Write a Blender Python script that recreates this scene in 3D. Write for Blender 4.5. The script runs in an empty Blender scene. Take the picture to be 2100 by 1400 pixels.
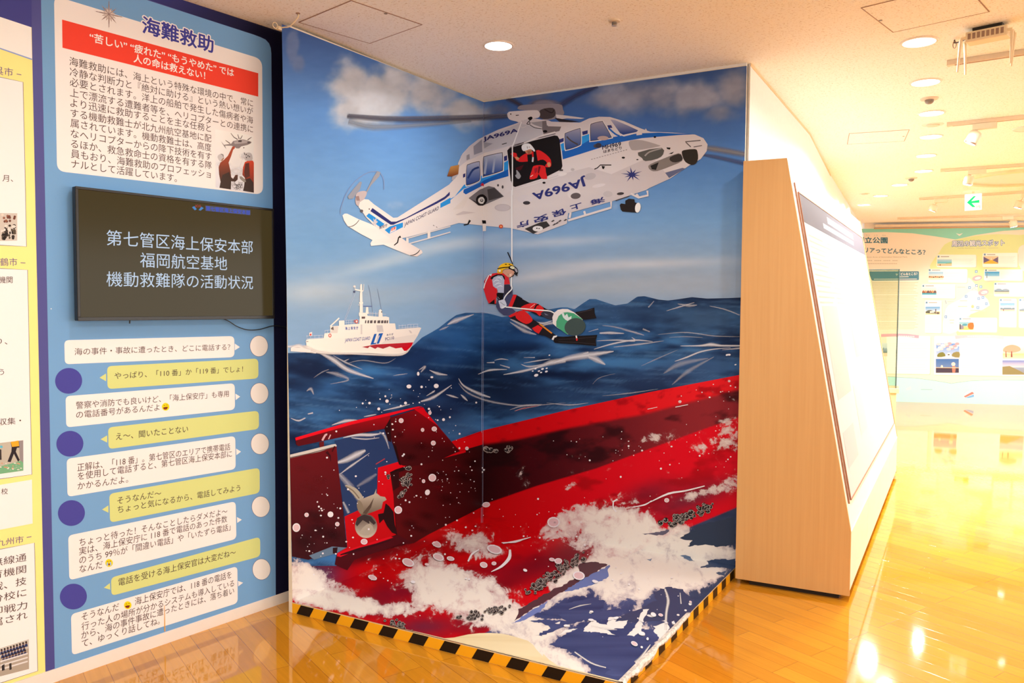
import bpy, math, random
import numpy as np
from mathutils import Vector, Matrix
from mathutils.geometry import tessellate_polygon

SC = bpy.context.scene
COL = SC.collection
random.seed(7)
PI = math.pi

# ------------------------------------------------------------------ camera
FPX, PITCH, ROLL, EYE = 1636.4, math.radians(2.6755), math.radians(.365), 1.6
_fw = np.array([0, math.cos(PITCH), -math.sin(PITCH)])
_up = np.array([0, math.sin(PITCH), math.cos(PITCH)])
_rt = np.array([1., 0, 0])
CR = _rt * math.cos(ROLL) + _up * math.sin(ROLL)
CU = -_rt * math.sin(ROLL) + _up * math.cos(ROLL)
EYEP = np.array([0, 0, EYE])
cam = bpy.data.objects.new('camera', bpy.data.cameras.new('camera'))
COL.objects.link(cam)
cam.data.sensor_width = 36
cam.data.lens = FPX / 2100 * 36
cam.data.clip_start = .05
M = Matrix.Identity(4)
for i in range(3):
    M[i][0], M[i][1], M[i][2], M[i][3] = CR[i], CU[i], -_fw[i], EYEP[i]
cam.matrix_world = M
SC.camera = cam

# ------------------------------------------------------------------ world, exposure
SC.view_settings.view_transform = 'Standard'
SC.view_settings.look = 'None'
SC.view_settings.gamma = 1
SC.view_settings.exposure = 0.5
SC.view_settings.use_curve_mapping = False
wd = bpy.data.worlds.new('hall_ambient')
SC.world = wd
wd.use_nodes = True
_nt = wd.node_tree
_bg = _nt.nodes['Background']
_bg.inputs[0].default_value = (1, .98, .94, 1)
# added ambient fill: low behind and to the left, raised towards the right
_tc = _nt.nodes.new('ShaderNodeTexCoord')
_dot = _nt.nodes.new('ShaderNodeVectorMath'); _dot.operation = 'DOT_PRODUCT'
_dot.inputs[1].default_value = (.94, .33, .05)
_mr = _nt.nodes.new('ShaderNodeMapRange'); _mr.interpolation_type = 'SMOOTHSTEP'
AMB_LOW, AMB_HIGH = 1.12, 4.0
for _k, _v in (('From Min', -.1), ('From Max', .95), ('To Min', AMB_LOW), ('To Max', AMB_HIGH)):
    _mr.inputs[_k].default_value = _v
_nt.links.new(_tc.outputs['Generated'], _dot.inputs[0])
_nt.links.new(_dot.outputs['Value'], _mr.inputs['Value'])
_nt.links.new(_mr.outputs[0], _bg.inputs[1])
SC.cycles.max_bounces = 8
SC.cycles.diffuse_bounces = 4
SC.cycles.glossy_bounces = 4
SC.cycles.transparent_max_bounces = 24
SC.cycles.caustics_reflective = False
SC.cycles.caustics_refractive = False
SC.cycles.sample_clamp_indirect = 4
LIGHT_NEAR, LIGHT_ROW, LIGHT_FAR, LIGHT_SPOT = 6, 9, 38, 20
LIGHT_RGB = (1, .965, .90)
LIGHT_RGB_ROW = (1, .98, .94)

# ------------------------------------------------------------------ projective geometry helpers
def ray(x, y):
    return _fw + CR * (x - 1050) / FPX - CU * (y - 700) / FPX
def onz(x, y, z):
    d = ray(x, y)
    return EYEP + d * ((z - EYE) / d[2])
def proj(P):
    d = np.asarray(P, float) - EYEP
    z = d @ _fw
    return 1050 + FPX * (d @ CR) / z, 700 - FPX * (d @ CU) / z
class Plane:
    def __init__(s, P, n):
        s.P = np.array(P, float)
        n = np.array(n, float)
        n /= np.linalg.norm(n)
        if n @ (EYEP - s.P) < 0:
            n = -n
        s.n = n
    def at(s, x, y, off=0):
        d = ray(x, y)
        return EYEP + d * (((s.P - EYEP) @ s.n) / (d @ s.n)) + s.n * off
def vplane(A, B):
    d = B - A
    return Plane(A, (d[1], -d[0], 0))
def unit(v):
    v = np.array(v, float)
    return v / np.linalg.norm(v)
def lerp(a, b, t):
    return np.asarray(a, float) * (1 - t) + np.asarray(b, float) * t

# ------------------------------------------------------------------ colours
def lin1(c):
    c = c / 255.
    return c / 12.92 if c <= .04045 else ((c + .055) / 1.055) ** 2.4
def lin(c):
    return np.array([lin1(x) for x in c[:3]])
WREF = lin((242, 229, 210))     # how white print on the info wall looks under this light
MREF = lin((226, 207, 184))     # how white print on the mural looks
def inkP(c):
    return np.clip(lin(c) / WREF * .80, .002, .86)
def inkM(c):
    return np.clip(lin(c) / MREF * .76, .002, .86)
def inkN(c):
    return lin(c)

# ------------------------------------------------------------------ materials
def mat(name, rgb=(.8, .8, .8), rough=.5, spec=.5, metal=0, emit=None, es=1):
    m = bpy.data.materials.new(name)
    m.use_nodes = True
    b = m.node_tree.nodes['Principled BSDF']
    b.inputs['Base Color'].default_value = (*rgb[:3], 1)
    b.inputs['Roughness'].default_value = rough
    b.inputs['Specular IOR Level'].default_value = spec
    b.inputs['Metallic'].default_value = metal
    if emit is not None:
        b.inputs['Emission Color'].default_value = (*emit[:3], 1)
        b.inputs['Emission Strength'].default_value = es
    return m
def nd(m, t, **kw):
    n = m.node_tree.nodes.new(t)
    for k, v in kw.items():
        if k.startswith('i_'):
            n.inputs[k[2:].replace('_', ' ')].default_value = v
        else:
            setattr(n, k, v)
    return n
def lk(m, a, b):
    m.node_tree.links.new(a, b)
def speckled(name, rgb, amount=.06, scale=40, rough=.55, bump=.0, spec=.4):
    """painted or laminated surface: base colour with a faint noise mottling"""
    m = mat(name, rgb, rough, spec)
    b = m.node_tree.nodes['Principled BSDF']
    tc = nd(m, 'ShaderNodeTexCoord')
    nz = nd(m, 'ShaderNodeTexNoise', i_Scale=scale, i_Detail=4.0)
    mr = nd(m, 'ShaderNodeMapRange')
    mr.inputs['From Min'].default_value = .3
    mr.inputs['From Max'].default_value = .7
    mr.inputs['To Min'].default_value = 1 - amount
    mr.inputs['To Max'].default_value = 1 + amount
    mx = nd(m, 'ShaderNodeVectorMath', operation='SCALE')
    mx.inputs[0].default_value = rgb[:3]
    lk(m, tc.outputs['Object'], nz.inputs['Vector'])
    lk(m, nz.outputs['Fac'], mr.inputs['Value'])
    lk(m, mr.outputs[0], mx.inputs['Scale'])
    lk(m, mx.outputs[0], b.inputs['Base Color'])
    if bump:
        bp = nd(m, 'ShaderNodeBump', i_Strength=bump, i_Distance=.002)
        lk(m, nz.outputs['Fac'], bp.inputs['Height'])
        lk(m, bp.outputs[0], b.inputs['Normal'])
    return m
def print_mat(name, rough=.5, soft=False, emit=0.0, spec=.10, lit=True):
    m = mat(name, rough=rough, spec=spec)
    nt = m.node_tree
    b = nt.nodes['Principled BSDF']
    at = nd(m, 'ShaderNodeAttribute', attribute_name='ink')
    if lit:
        lk(m, at.outputs['Color'], b.inputs['Base Color'])
    else:
        b.inputs['Base Color'].default_value = (.01, .01, .01, 1)
    if soft:
        lk(m, at.outputs['Alpha'], b.inputs['Alpha'])
    if emit:
        lk(m, at.outputs['Color'], b.inputs['Emission Color'])
        b.inputs['Emission Strength'].default_value = emit
    return m
PRINT = print_mat('printed_vinyl')
PRINT_SOFT = print_mat('printed_vinyl_soft', soft=True)
PRINT_GLOSS = print_mat('printed_laminate', rough=.28)
SCREEN_INK = print_mat('screen_pixels', rough=.3, emit=.60, lit=False)

# mural print: ink attribute, plus spray (foam) and grime broken up by noise in the print's own coordinates
def mural_mat():
    m = mat('mural_print', rough=.5, spec=.08)
    b = m.node_tree.nodes['Principled BSDF']
    ink = nd(m, 'ShaderNodeAttribute', attribute_name='ink')
    fx = nd(m, 'ShaderNodeAttribute', attribute_name='fx')
    sep = nd(m, 'ShaderNodeSeparateColor')
    lk(m, fx.outputs['Color'], sep.inputs[0])
    uv = nd(m, 'ShaderNodeUVMap', uv_map='print')
    n1 = nd(m, 'ShaderNodeTexNoise', i_Scale=26.0, i_Detail=9.0, i_Roughness=.66, i_Distortion=.5)
    n2 = nd(m, 'ShaderNodeTexNoise', i_Scale=48.0, i_Detail=7.0, i_Roughness=.7, i_Distortion=.2)
    lk(m, uv.outputs[0], n1.inputs['Vector'])
    lk(m, uv.outputs[0], n2.inputs['Vector'])
    def math_(op, a, c):
        n = nd(m, 'ShaderNodeMath', operation=op)
        for i, v in enumerate((a, c)):
            if isinstance(v, (int, float)):
                n.inputs[i].default_value = v
            else:
                lk(m, v, n.inputs[i])
        return n.outputs[0]
    def step(v, a, c):
        n = nd(m, 'ShaderNodeMapRange', interpolation_type='SMOOTHSTEP')
        n.inputs['From Min'].default_value = a
        n.inputs['From Max'].default_value = c
        lk(m, v, n.inputs['Value'])
        return n.outputs[0]
    f = math_('ADD', sep.outputs[0], math_('MULTIPLY', math_('SUBTRACT', n1.outputs['Fac'], .5), 2.5))
    f = math_('ADD', f, math_('MULTIPLY', math_('SUBTRACT', n2.outputs['Fac'], .5), 1.3))
    fm = math_('ADD', math_('MULTIPLY', step(f, .46, .62), .62), math_('MULTIPLY', step(f, .30, 1.05), .36))
    g = math_('ADD', sep.outputs[1], math_('MULTIPLY', math_('SUBTRACT', n2.outputs['Fac'], .5), 2.0))
    gm = step(g, .45, .95)
    mg = nd(m, 'ShaderNodeMix', data_type='RGBA', blend_type='MULTIPLY')
    lk(m, math_('MULTIPLY', gm, .55), mg.inputs['Factor'])
    lk(m, ink.outputs['Color'], mg.inputs['A'])
    mg.inputs['B'].default_value = (.12, .06, .06, 1)
    mf = nd(m, 'ShaderNodeMix', data_type='RGBA')
    lk(m, fm, mf.inputs['Factor'])
    lk(m, mg.outputs['Result'], mf.inputs['A'])
    tone = nd(m, 'ShaderNodeMix', data_type='RGBA')
    lk(m, step(f, .45, 1.15), tone.inputs['Factor'])
    tone.inputs['A'].default_value = (.60, .53, .55, 1)
    tone.inputs['B'].default_value = (.76, .73, .69, 1)
    lk(m, tone.outputs['Result'], mf.inputs['B'])
    lk(m, mf.outputs['Result'], b.inputs['Base Color'])
    return m
MURAL = mural_mat()

# ------------------------------------------------------------------ object helpers
def tag(o, label=None, cat=None, group=None, kind=None):
    if label: o['label'] = label
    if cat: o['category'] = cat
    if group: o['group'] = group
    if kind: o['kind'] = kind
    return o
def empty(name, loc=(0, 0, 0)):
    o = bpy.data.objects.new(name, None)
    COL.objects.link(o)
    o.location = Vector(loc)
    o.empty_display_size = .05
    return o
def link_mesh(name, me, parent=None, loc=None):
    o = bpy.data.objects.new(name, me)
    COL.objects.link(o)
    if loc is not None:
        o.location = Vector(loc)
    if parent is not None:
        o.parent = parent
        r = parent
        off = Vector((0, 0, 0))
        while r is not None:          # parents are only moved, never turned
            off += r.location
            r = r.parent
        o.location = -off if loc is None else Vector(loc) - off
    return o
class MB:
    """collects solids in world coordinates, then links them as one mesh object"""
    def __init__(s):
        s.v, s.f, s.sm = [], [], []
    def add(s, vs, fs, smooth=False):
        k = len(s.v)
        s.v += [tuple(map(float, p)) for p in vs]
        s.f += [tuple(i + k for i in f) for f in fs]
        s.sm += [smooth] * len(fs)
        return s
    def prism(s, bottom, top):
        n = len(bottom)
        fs = [tuple(range(n))[::-1], tuple(range(n, 2 * n))]
        fs += [(i, (i + 1) % n, n + (i + 1) % n, n + i) for i in range(n)]
        return s.add(list(bottom) + list(top), fs)
    def box(s, c, ax, ay, az, sx, sy, sz):
        c = np.array(c, float)
        ax, ay, az = (np.array(a, float) for a in (ax, ay, az))
        q = [(-1, -1), (1, -1), (1, 1), (-1, 1)]
        lo = [c + ax * sx / 2 * i + ay * sy / 2 * j - az * sz / 2 for i, j in q]
        hi = [p + az * sz for p in lo]
        return s.prism(lo, hi)
    def tube(s, pts, r, n=10, caps=True):
        pts = [np.array(p, float) for p in pts]
        rs = r if isinstance(r, (list, tuple)) else [r] * len(pts)
        rings = []
        ref = None
        for i, p in enumerate(pts):
            t = unit(pts[min(i + 1, len(pts) - 1)] - pts[max(i - 1, 0)])
            if ref is None:
                ref = np.array([0, 0, 1.]) if abs(t[2]) < .9 else np.array([1., 0, 0])
            a = unit(np.cross(t, ref))
            b_ = np.cross(a, t)
            ref = b_
            rings.append([p + rs[i] * (a * math.cos(2 * PI * k / n) + b_ * math.sin(2 * PI * k / n)) for k in range(n)])
        vs = [q for rg in rings for q in rg]
        fs = []
        for i in range(len(pts) - 1):
            for k in range(n):
                fs.append((i * n + k, i * n + (k + 1) % n, (i + 1) * n + (k + 1) % n, (i + 1) * n + k))
        s.add(vs, fs, True)
        if caps:
            s.add(rings[0], [tuple(range(n))])
            s.add(rings[-1], [tuple(range(n))[::-1]])
        return s
    def lathe(s, c, prof, n=24, ring=False):
        c = np.array(c, float)
        vs, fs = [], []
        for r, z in prof:
            for k in range(n):
                a = 2 * PI * k / n
                vs.append(c + np.array([r * math.cos(a), r * math.sin(a), z]))
        for i in range(len(prof) - 1):
            for k in range(n):
                fs.append((i * n + k, i * n + (k + 1) % n, (i + 1) * n + (k + 1) % n, (i + 1) * n + k))
        if ring:
            m = len(prof) - 1
            fs += [(m * n + k, m * n + (k + 1) % n, (k + 1) % n, k) for k in range(n)]
            return s.add(vs, fs)
        if prof[0][0] > 1e-5: fs.append(tuple(range(n))[::-1])
        if prof[-1][0] > 1e-5: fs.append(tuple(range((len(prof) - 1) * n, len(prof) * n)))
        return s.add(vs, fs)
    def build(s, name, m, parent=None, bevel=0, smooth=False):
        me = bpy.data.meshes.new(name)
        v = np.array(s.v)
        base = None
        if parent is None:
            base = np.array([(v[:, 0].min() + v[:, 0].max()) / 2, (v[:, 1].min() + v[:, 1].max()) / 2, v[:, 2].min()])
            v = v - base
        me.from_pydata([tuple(p) for p in v], [], s.f)
        me.materials.append(m)
        for p, q in zip(me.polygons, s.sm):
            p.use_smooth = q or smooth
        me.validate()
        me.update()
        o = link_mesh(name, me, parent, base)
        if bevel:
            md = o.modifiers.new('bevel', 'BEVEL')
            md.width = bevel
            md.segments = 2
            md.limit_method = 'ANGLE'
        return o

# ------------------------------------------------------------------ lettering
_TXT = {}
def glyphs(body):
    if body not in _TXT:
        cu = bpy.data.curves.new('lettering', 'FONT')
        cu.body = body
        cu.resolution_u = 3
        ob = bpy.data.objects.new('lettering', cu)
        COL.objects.link(ob)
        dg = bpy.context.evaluated_depsgraph_get()
        me = bpy.data.meshes.new_from_object(ob.evaluated_get(dg))
        vs = np.array([v.co[:2] for v in me.vertices]).reshape(-1, 2)
        fs = [tuple(p.vertices) for p in me.polygons]
        bpy.data.objects.remove(ob)
        bpy.data.curves.remove(cu)
        bpy.data.meshes.remove(me)
        _TXT[body] = (vs, fs)
    return _TXT[body]

# ------------------------------------------------------------------ printed artwork
def catmull(pts, n=6, closed=True):
    P = [np.array(p, float) for p in pts]
    m = len(P)
    out = []
    for i in range(m if closed else m - 1):
        if closed:
            a, b, c, d = P[i - 1], P[i], P[(i + 1) % m], P[(i + 2) % m]
        else:
            a, b, c, d = P[max(i - 1, 0)], P[i], P[i + 1], P[min(i + 2, m - 1)]
        for k in range(n):
            t = k / n
            out.append(.5 * (2 * b + (c - a) * t + (2 * a - 5 * b + 4 * c - d) * t * t + (3 * b - a - 3 * c + d) * t ** 3))
    if not closed:
        out.append(P[-1])
    return out
def clip_convex(tri, quad):
    """Sutherland-Hodgman on vertices carrying attributes (x, y, ...)"""
    out = tri
    n = len(quad)
    ar = sum(quad[i][0] * quad[(i + 1) % n][1] - quad[(i + 1) % n][0] * quad[i][1] for i in range(n))
    sg = 1 if ar > 0 else -1
    for i in range(n):
        a, b = quad[i], quad[(i + 1) % n]
        def side(p):
            return sg * ((b[0] - a[0]) * (p[1] - a[1]) - (b[1] - a[1]) * (p[0] - a[0]))
        inp, out = out, []
        for j in range(len(inp)):
            p, q = inp[j], inp[(j + 1) % len(inp)]
            sp, sq = side(p), side(q)
            if sp >= 0: out.append(p)
            if (sp >= 0) != (sq >= 0):
                t = sp / (sp - sq)
                out.append(p + (q - p) * t)
        if not out: return []
    return out
class Frame:
    """pixel frame of a magnified crop"""
    def __init__(s, ox, oy, k): s.o, s.k = (ox, oy), k
    def __call__(s, *pts):
        if len(pts) == 2 and not hasattr(pts[0], '__len__'):
            return (s.o[0] + pts[0] / s.k, s.o[1] + pts[1] / s.k)
        return [(s.o[0] + x / s.k, s.o[1] + y / s.k) for x, y in pts]
ID = Frame(0, 0, 1)
class Art:
    """flat print on one or more planes; every shape is laid a hair above the one before"""
    STEP = .000005
    def __init__(s, surf, ink=inkP, base=.0006, frame=ID):
        s.surf = surf if isinstance(surf, list) else [(surf, None)]
        s.ink, s.base, s.fr, s.k = ink, base, frame, 0
        s.v, s.f, s.c, s.mi, s.pk = [], [], [], [], []
    def off(s):
        s.k += 1
        return s.base + s.k * s.STEP
    def emit(s, poly, pl, off, soft):
        k = len(s.v)
        for p in poly:
            s.v.append(pl.at(p[0], p[1], off))
            s.c.append(p[2:6])
        s.f.append(tuple(range(k, k + len(poly))))
        s.mi.append(1 if soft else 0)
        s.pk.append(pl)
    def tris(s, verts, faces, soft=False):
        if soft: s.k += 4          # see-through ink needs a wider gap to what lies under it
        off = s.off()
        for pl, quad in s.surf:
            for f in faces:
                t = [verts[i] for i in f]
                if quad is not None:
                    t = clip_convex(t, quad)
                    if len(t) < 3: continue
                s.emit(t, pl, off, soft)
    def vert(s, x, y, col, a=1.0):
        c = col(x, y) if callable(col) else col
        return np.array([x, y, *s.ink(c), a], float)
    def poly(s, pts, col, smooth=0, raw=False):
        pts = pts if raw else s.fr(*pts)
        if smooth: pts = catmull(pts, smooth)
        vs = [s.vert(p[0], p[1], col) for p in pts]
        tr = tessellate_polygon([[Vector((p[0], p[1], 0)) for p in pts]])
        s.tris(vs, tr)
        return s
    def ell(s, cx, cy, rx, ry, col, rot=0, n=20, a=1.0, feather=0):
        (X, Y), k = s.fr(cx, cy), s.fr.k
        c_, s_ = math.cos(rot), math.sin(rot)
        ring = [(X + (rx * math.cos(t) * c_ - ry * math.sin(t) * s_) / k, Y + (rx * math.cos(t) * s_ + ry * math.sin(t) * c_) / k)
                for t in (2 * PI * i / n for i in range(n))]
        if feather:
            inner = [lerp((X, Y), p, 1 - feather) for p in ring]
            vs = [s.vert(X, Y, col, a)] + [s.vert(p[0], p[1], col, a) for p in inner] + [s.vert(p[0], p[1], col, 0) for p in ring]
            fs = [(0, 1 + i, 1 + (i + 1) % n) for i in range(n)] + \
                 [(1 + i, 1 + n + i, 1 + n + (i + 1) % n, 1 + (i + 1) % n) for i in range(n)]
            s.tris(vs, fs, True)
        else:
            vs = [s.vert(p[0], p[1], col, a) for p in ring]
            s.tris(vs, [tuple(range(n))], a < 1)
        return s
    def stroke(s, pts, w, col, smooth=0, a=1.0, soft=False, closed=False):
        pts = [np.array(p, float) for p in s.fr(*pts)]
        if smooth: pts = [np.array(p) for p in catmull(pts, smooth, closed)]
        if closed: pts.append(pts[0])
        n = len(pts)
        if hasattr(w, '__len__'):
            ws = np.interp(np.linspace(0, 1, n), np.linspace(0, 1, len(w)), w) / s.fr.k
        else:
            ws = np.full(n, w / s.fr.k)
        L, R_, Cc = [], [], []
        for i, p in enumerate(pts):
            t = pts[min(i + 1, n - 1)] - pts[max(i - 1, 0)]
            l = np.hypot(*t) or 1
            nn = np.array([-t[1], t[0]]) / l
            L.append(p + nn * ws[i] / 2); R_.append(p - nn * ws[i] / 2); Cc.append(p)
        if soft:
            vs = [s.vert(p[0], p[1], col, 0) for p in L] + [s.vert(p[0], p[1], col, a) for p in Cc] + [s.vert(p[0], p[1], col, 0) for p in R_]
            fs = []
            for i in range(n - 1):
                fs += [(i, i + 1, n + i + 1, n + i), (n + i, n + i + 1, 2 * n + i + 1, 2 * n + i)]
            s.tris(vs, fs, True)
        else:
            vs = [s.vert(p[0], p[1], col, a) for p in L + R_]
            s.tris(vs, [(i, i + 1, n + i + 1, n + i) for i in range(n - 1)], a < 1)
        return s
    def rquad(s, q, r, col):
        q = [np.array(p, float) for p in s.fr(*q)]
        r /= s.fr.k
        out = []
        for i in range(4):
            a, b, c = q[i - 1], q[i], q[(i + 1) % 4]
            p0 = b + (a - b) * min(.5, r / np.hypot(*(a - b)))
            p1 = b + (c - b) * min(.5, r / np.hypot(*(c - b)))
            for k in range(7):
                t = k / 6
                out.append((1 - t) ** 2 * p0 + 2 * t * (1 - t) * b + t * t * p1)
        return s.poly(out, col, raw=True)
    def text(s, body, p0, p1, pt, col, bold=0.0, ylo=-.08, yhi=.85, grow=0):
        vs, fs = glyphs(body)
        if not len(fs): return s
        p0, p1, pt = s.fr(p0, p1, pt)
        pl = s.surf[0][0]
        for q, quad in s.surf:
            if quad is None: continue
            mid = np.array([(p0[0] + p1[0]) / 2, (p0[1] + p1[1]) / 2])
            if len(clip_convex([mid, mid + (.5, 0), mid + (0, .5)], quad)) > 2: pl = q
        x0, x1 = vs[:, 0].min(), vs[:, 0].max()
        c = tuple(s.ink(col)) + (1.0,)
        # heavier weights: the same glyph struck several times around its place
        n = 0 if bold <= .004 else (8 if bold < .05 else 16)
        hits = [(0, 0)] + [(bold * math.cos(2 * PI * i / n), bold * math.sin(2 * PI * i / n)) for i in range(n)]
        for dx, dy in hits:
            off = s.off()
            A, B, T = (pl.at(*p, off) for p in (p0, p1, pt))
            k = len(s.v)
            for x, y in vs:
                s.v.append(A + (B - A) * ((x + dx - x0) / (x1 - x0)) + (T - A) * ((y + dy - ylo) / (yhi - ylo)))
                s.c.append(c)
            for f in fs:
                s.f.append(tuple(i + k for i in f)); s.mi.append(0); s.pk.append(pl)
        return s
    def build(s, name, parent=None, m=None, m2=None):
        me = bpy.data.meshes.new(name)
        v = np.array(s.v)
        base = None
        if parent is None:
            base = v.mean(0); v = v - base
        me.from_pydata([tuple(p) for p in v], [], s.f)
        me.materials.append(m or PRINT)
        if 1 in s.mi: me.materials.append(m2 or PRINT_SOFT)
        at = me.color_attributes.new('ink', 'FLOAT_COLOR', 'POINT')
        at.data.foreach_set('color', np.array(s.c, np.float32).ravel())
        me.polygons.foreach_set('material_index', np.array(s.mi, np.int32))
        me.update()
        return link_mesh(name, me, parent, base)

    def poly3(s, pts, col):
        k = len(s.v)
        for p in pts:
            s.v.append(np.array(p, float)); s.c.append(tuple(s.ink(col)) + (1.0,))
        s.f.append(tuple(range(k, k + len(pts)))); s.mi.append(0); s.pk.append(None)
        return s
    def split(s, name, parents, **kw):
        """one mesh per plane, each under the board it is printed on"""
        for (pl, _), par in zip(s.surf, parents):
            sel = [i for i, p in enumerate(s.pk) if p is pl]
            if not sel: continue
            a = Art(pl, s.ink)
            used = {}
            for i in sel:
                f = []
                for j in s.f[i]:
                    if j not in used:
                        used[j] = len(a.v); a.v.append(s.v[j]); a.c.append(s.c[j])
                    f.append(used[j])
                a.f.append(tuple(f)); a.mi.append(s.mi[i])
            a.build(name, par, **kw)

# ------------------------------------------------------------------ numpy value noise
def _hash(ix, iy, seed):
    h = (ix.astype(np.int64) * 374761393 + iy.astype(np.int64) * 668265263 + seed * 974711) & 0x7fffffff
    h = ((h ^ (h >> 13)) * 1274126177) & 0x7fffffff
    return ((h ^ (h >> 16)) & 0xffff) / 65535.
def vnoise(x, y, seed=0):
    ix, iy = np.floor(x), np.floor(y)
    fx, fy = x - ix, y - iy
    fx, fy = fx * fx * (3 - 2 * fx), fy * fy * (3 - 2 * fy)
    a, b = _hash(ix, iy, seed), _hash(ix + 1, iy, seed)
    c, d = _hash(ix, iy + 1, seed), _hash(ix + 1, iy + 1, seed)
    return (a * (1 - fx) + b * fx) * (1 - fy) + (c * (1 - fx) + d * fx) * fy
def fbm(x, y, seed=0, o=5):
    s, a, t = 0, .5, 0
    for i in range(o):
        s = s + a * vnoise(x * 2 ** i, y * 2 ** i, seed + i); t += a; a *= .5
    return s / t
def sstep(a, b, x):
    t = np.clip((x - a) / (b - a), 0, 1)
    return t * t * (3 - 2 * t)
def blob(x, y, cx, cy, rx, ry, rot=0):
    c, s_ = math.cos(rot), math.sin(rot)
    u, v = (x - cx) * c + (y - cy) * s_, -(x - cx) * s_ + (y - cy) * c
    return np.exp(-((u / rx) ** 2 + (v / ry) ** 2))
def ramp(t, stops):
    xs = [q[0] for q in stops]
    return np.stack([np.interp(t, xs, [q[1][i] for q in stops]) for i in range(3)], -1)
def mixc(c, col, w):
    return c + (np.array(col, float) - c) * w[..., None]
def linarr(c):
    c = np.clip(c, 0, 255) / 255.
    return np.where(c <= .04045, c / 12.92, ((c + .055) / 1.055) ** 2.4)
# ================================================================== planes of the place
ZC, ZB, HP = 3.0, 2.985, .055
A0, B0 = onz(105.7, 1400, 0), onz(588, 1233, 0)          # foot of the info wall
PANEL = vplane(A0, B0)
pdir = unit(B0 - A0)
C0, CL, CRt, CF = (onz(x, y, HP) for x, y in ((988, 1072), (599.5, 1234.5), (1510, 1161), (1272, 1400)))
ML, MR, MF = vplane(CL, C0), vplane(C0, CRt), Plane(C0, (0, 0, 1))
QL = [(577.8, 49.5), (992.3, 209.5), (988, 1072), (599.5, 1234.5)]
QR = [(992.3, 209.5), (1531.4, 134.8), (1510, 1161), (988, 1072)]
QF = [(599.5, 1234.5), (988, 1072), (1510, 1161), (1272, 1400)]
MUR = [(ML, QL), (MR, QR), (MF, QF)]
FA, FB = onz(1841, 823.5, 0), onz(2100, 831, 0)
FAR = vplane(FA, FB)
fdir = unit(FB - FA)
Z = np.array([0, 0, 1.])
def up(p, z): return np.array([p[0], p[1], z])

# ------------------------------------------------------------------ surfaces
def floor_mat():
    m = mat('orange_plank_floor', rough=.1, spec=.85)
    b = m.node_tree.nodes['Principled BSDF']
    b.inputs['IOR'].default_value = 1.55
    b.inputs['Coat Weight'].default_value = .2
    b.inputs['Coat Roughness'].default_value = .05
    tc = nd(m, 'ShaderNodeTexCoord')
    mp = nd(m, 'ShaderNodeMapping')
    mp.inputs['Rotation'].default_value = (0, 0, -math.radians(90 - 144.5))
    lk(m, tc.outputs['Object'], mp.inputs['Vector'])
    br = nd(m, 'ShaderNodeTexBrick', offset=.37, offset_frequency=3, squash_frequency=2)
    br.inputs['Scale'].default_value = 1
    br.inputs['Brick Width'].default_value = .92
    br.inputs['Row Height'].default_value = .0945
    br.inputs['Mortar Size'].default_value = .0010
    br.inputs['Mortar Smooth'].default_value = .3
    br.inputs['Bias'].default_value = 0
    br.inputs['Color1'].default_value = (.62, .268, .018, 1)
    br.inputs['Color2'].default_value = (.52, .205, .011, 1)
    br.inputs['Mortar'].default_value = (.20, .06, .004, 1)
    lk(m, mp.outputs[0], br.inputs['Vector'])
    mp2 = nd(m, 'ShaderNodeMapping')
    mp2.inputs['Scale'].default_value = (1.2, 26, 1)
    lk(m, mp.outputs[0], mp2.inputs['Vector'])
    nz = nd(m, 'ShaderNodeTexNoise', i_Scale=2.0, i_Detail=6.0, i_Roughness=.6, i_Distortion=.6)
    lk(m, mp2.outputs[0], nz.inputs['Vector'])
    mr = nd(m, 'ShaderNodeMapRange')
    mr.inputs['To Min'].default_value = .80
    mr.inputs['To Max'].default_value = 1.18
    lk(m, nz.outputs['Fac'], mr.inputs['Value'])
    mx = nd(m, 'ShaderNodeVectorMath', operation='SCALE')
    lk(m, br.outputs['Color'], mx.inputs[0])
    lk(m, mr.outputs[0], mx.inputs['Scale'])
    lk(m, mx.outputs[0], b.inputs['Base Color'])
    n3 = nd(m, 'ShaderNodeTexNoise', i_Scale=3.0, i_Detail=4.0)
    lk(m, tc.outputs['Object'], n3.inputs['Vector'])
    r3 = nd(m, 'ShaderNodeMapRange')
    r3.inputs['To Min'].default_value = .03
    r3.inputs['To Max'].default_value = .075
    lk(m, n3.outputs['Fac'], r3.inputs['Value'])
    lk(m, r3.outputs[0], b.inputs['Roughness'])
    bp = nd(m, 'ShaderNodeBump', i_Strength=.10, i_Distance=.002)
    lk(m, br.outputs['Fac'], bp.inputs['Height'])
    bp.invert = True
    lk(m, bp.outputs[0], b.inputs['Normal'])
    return m
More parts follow.
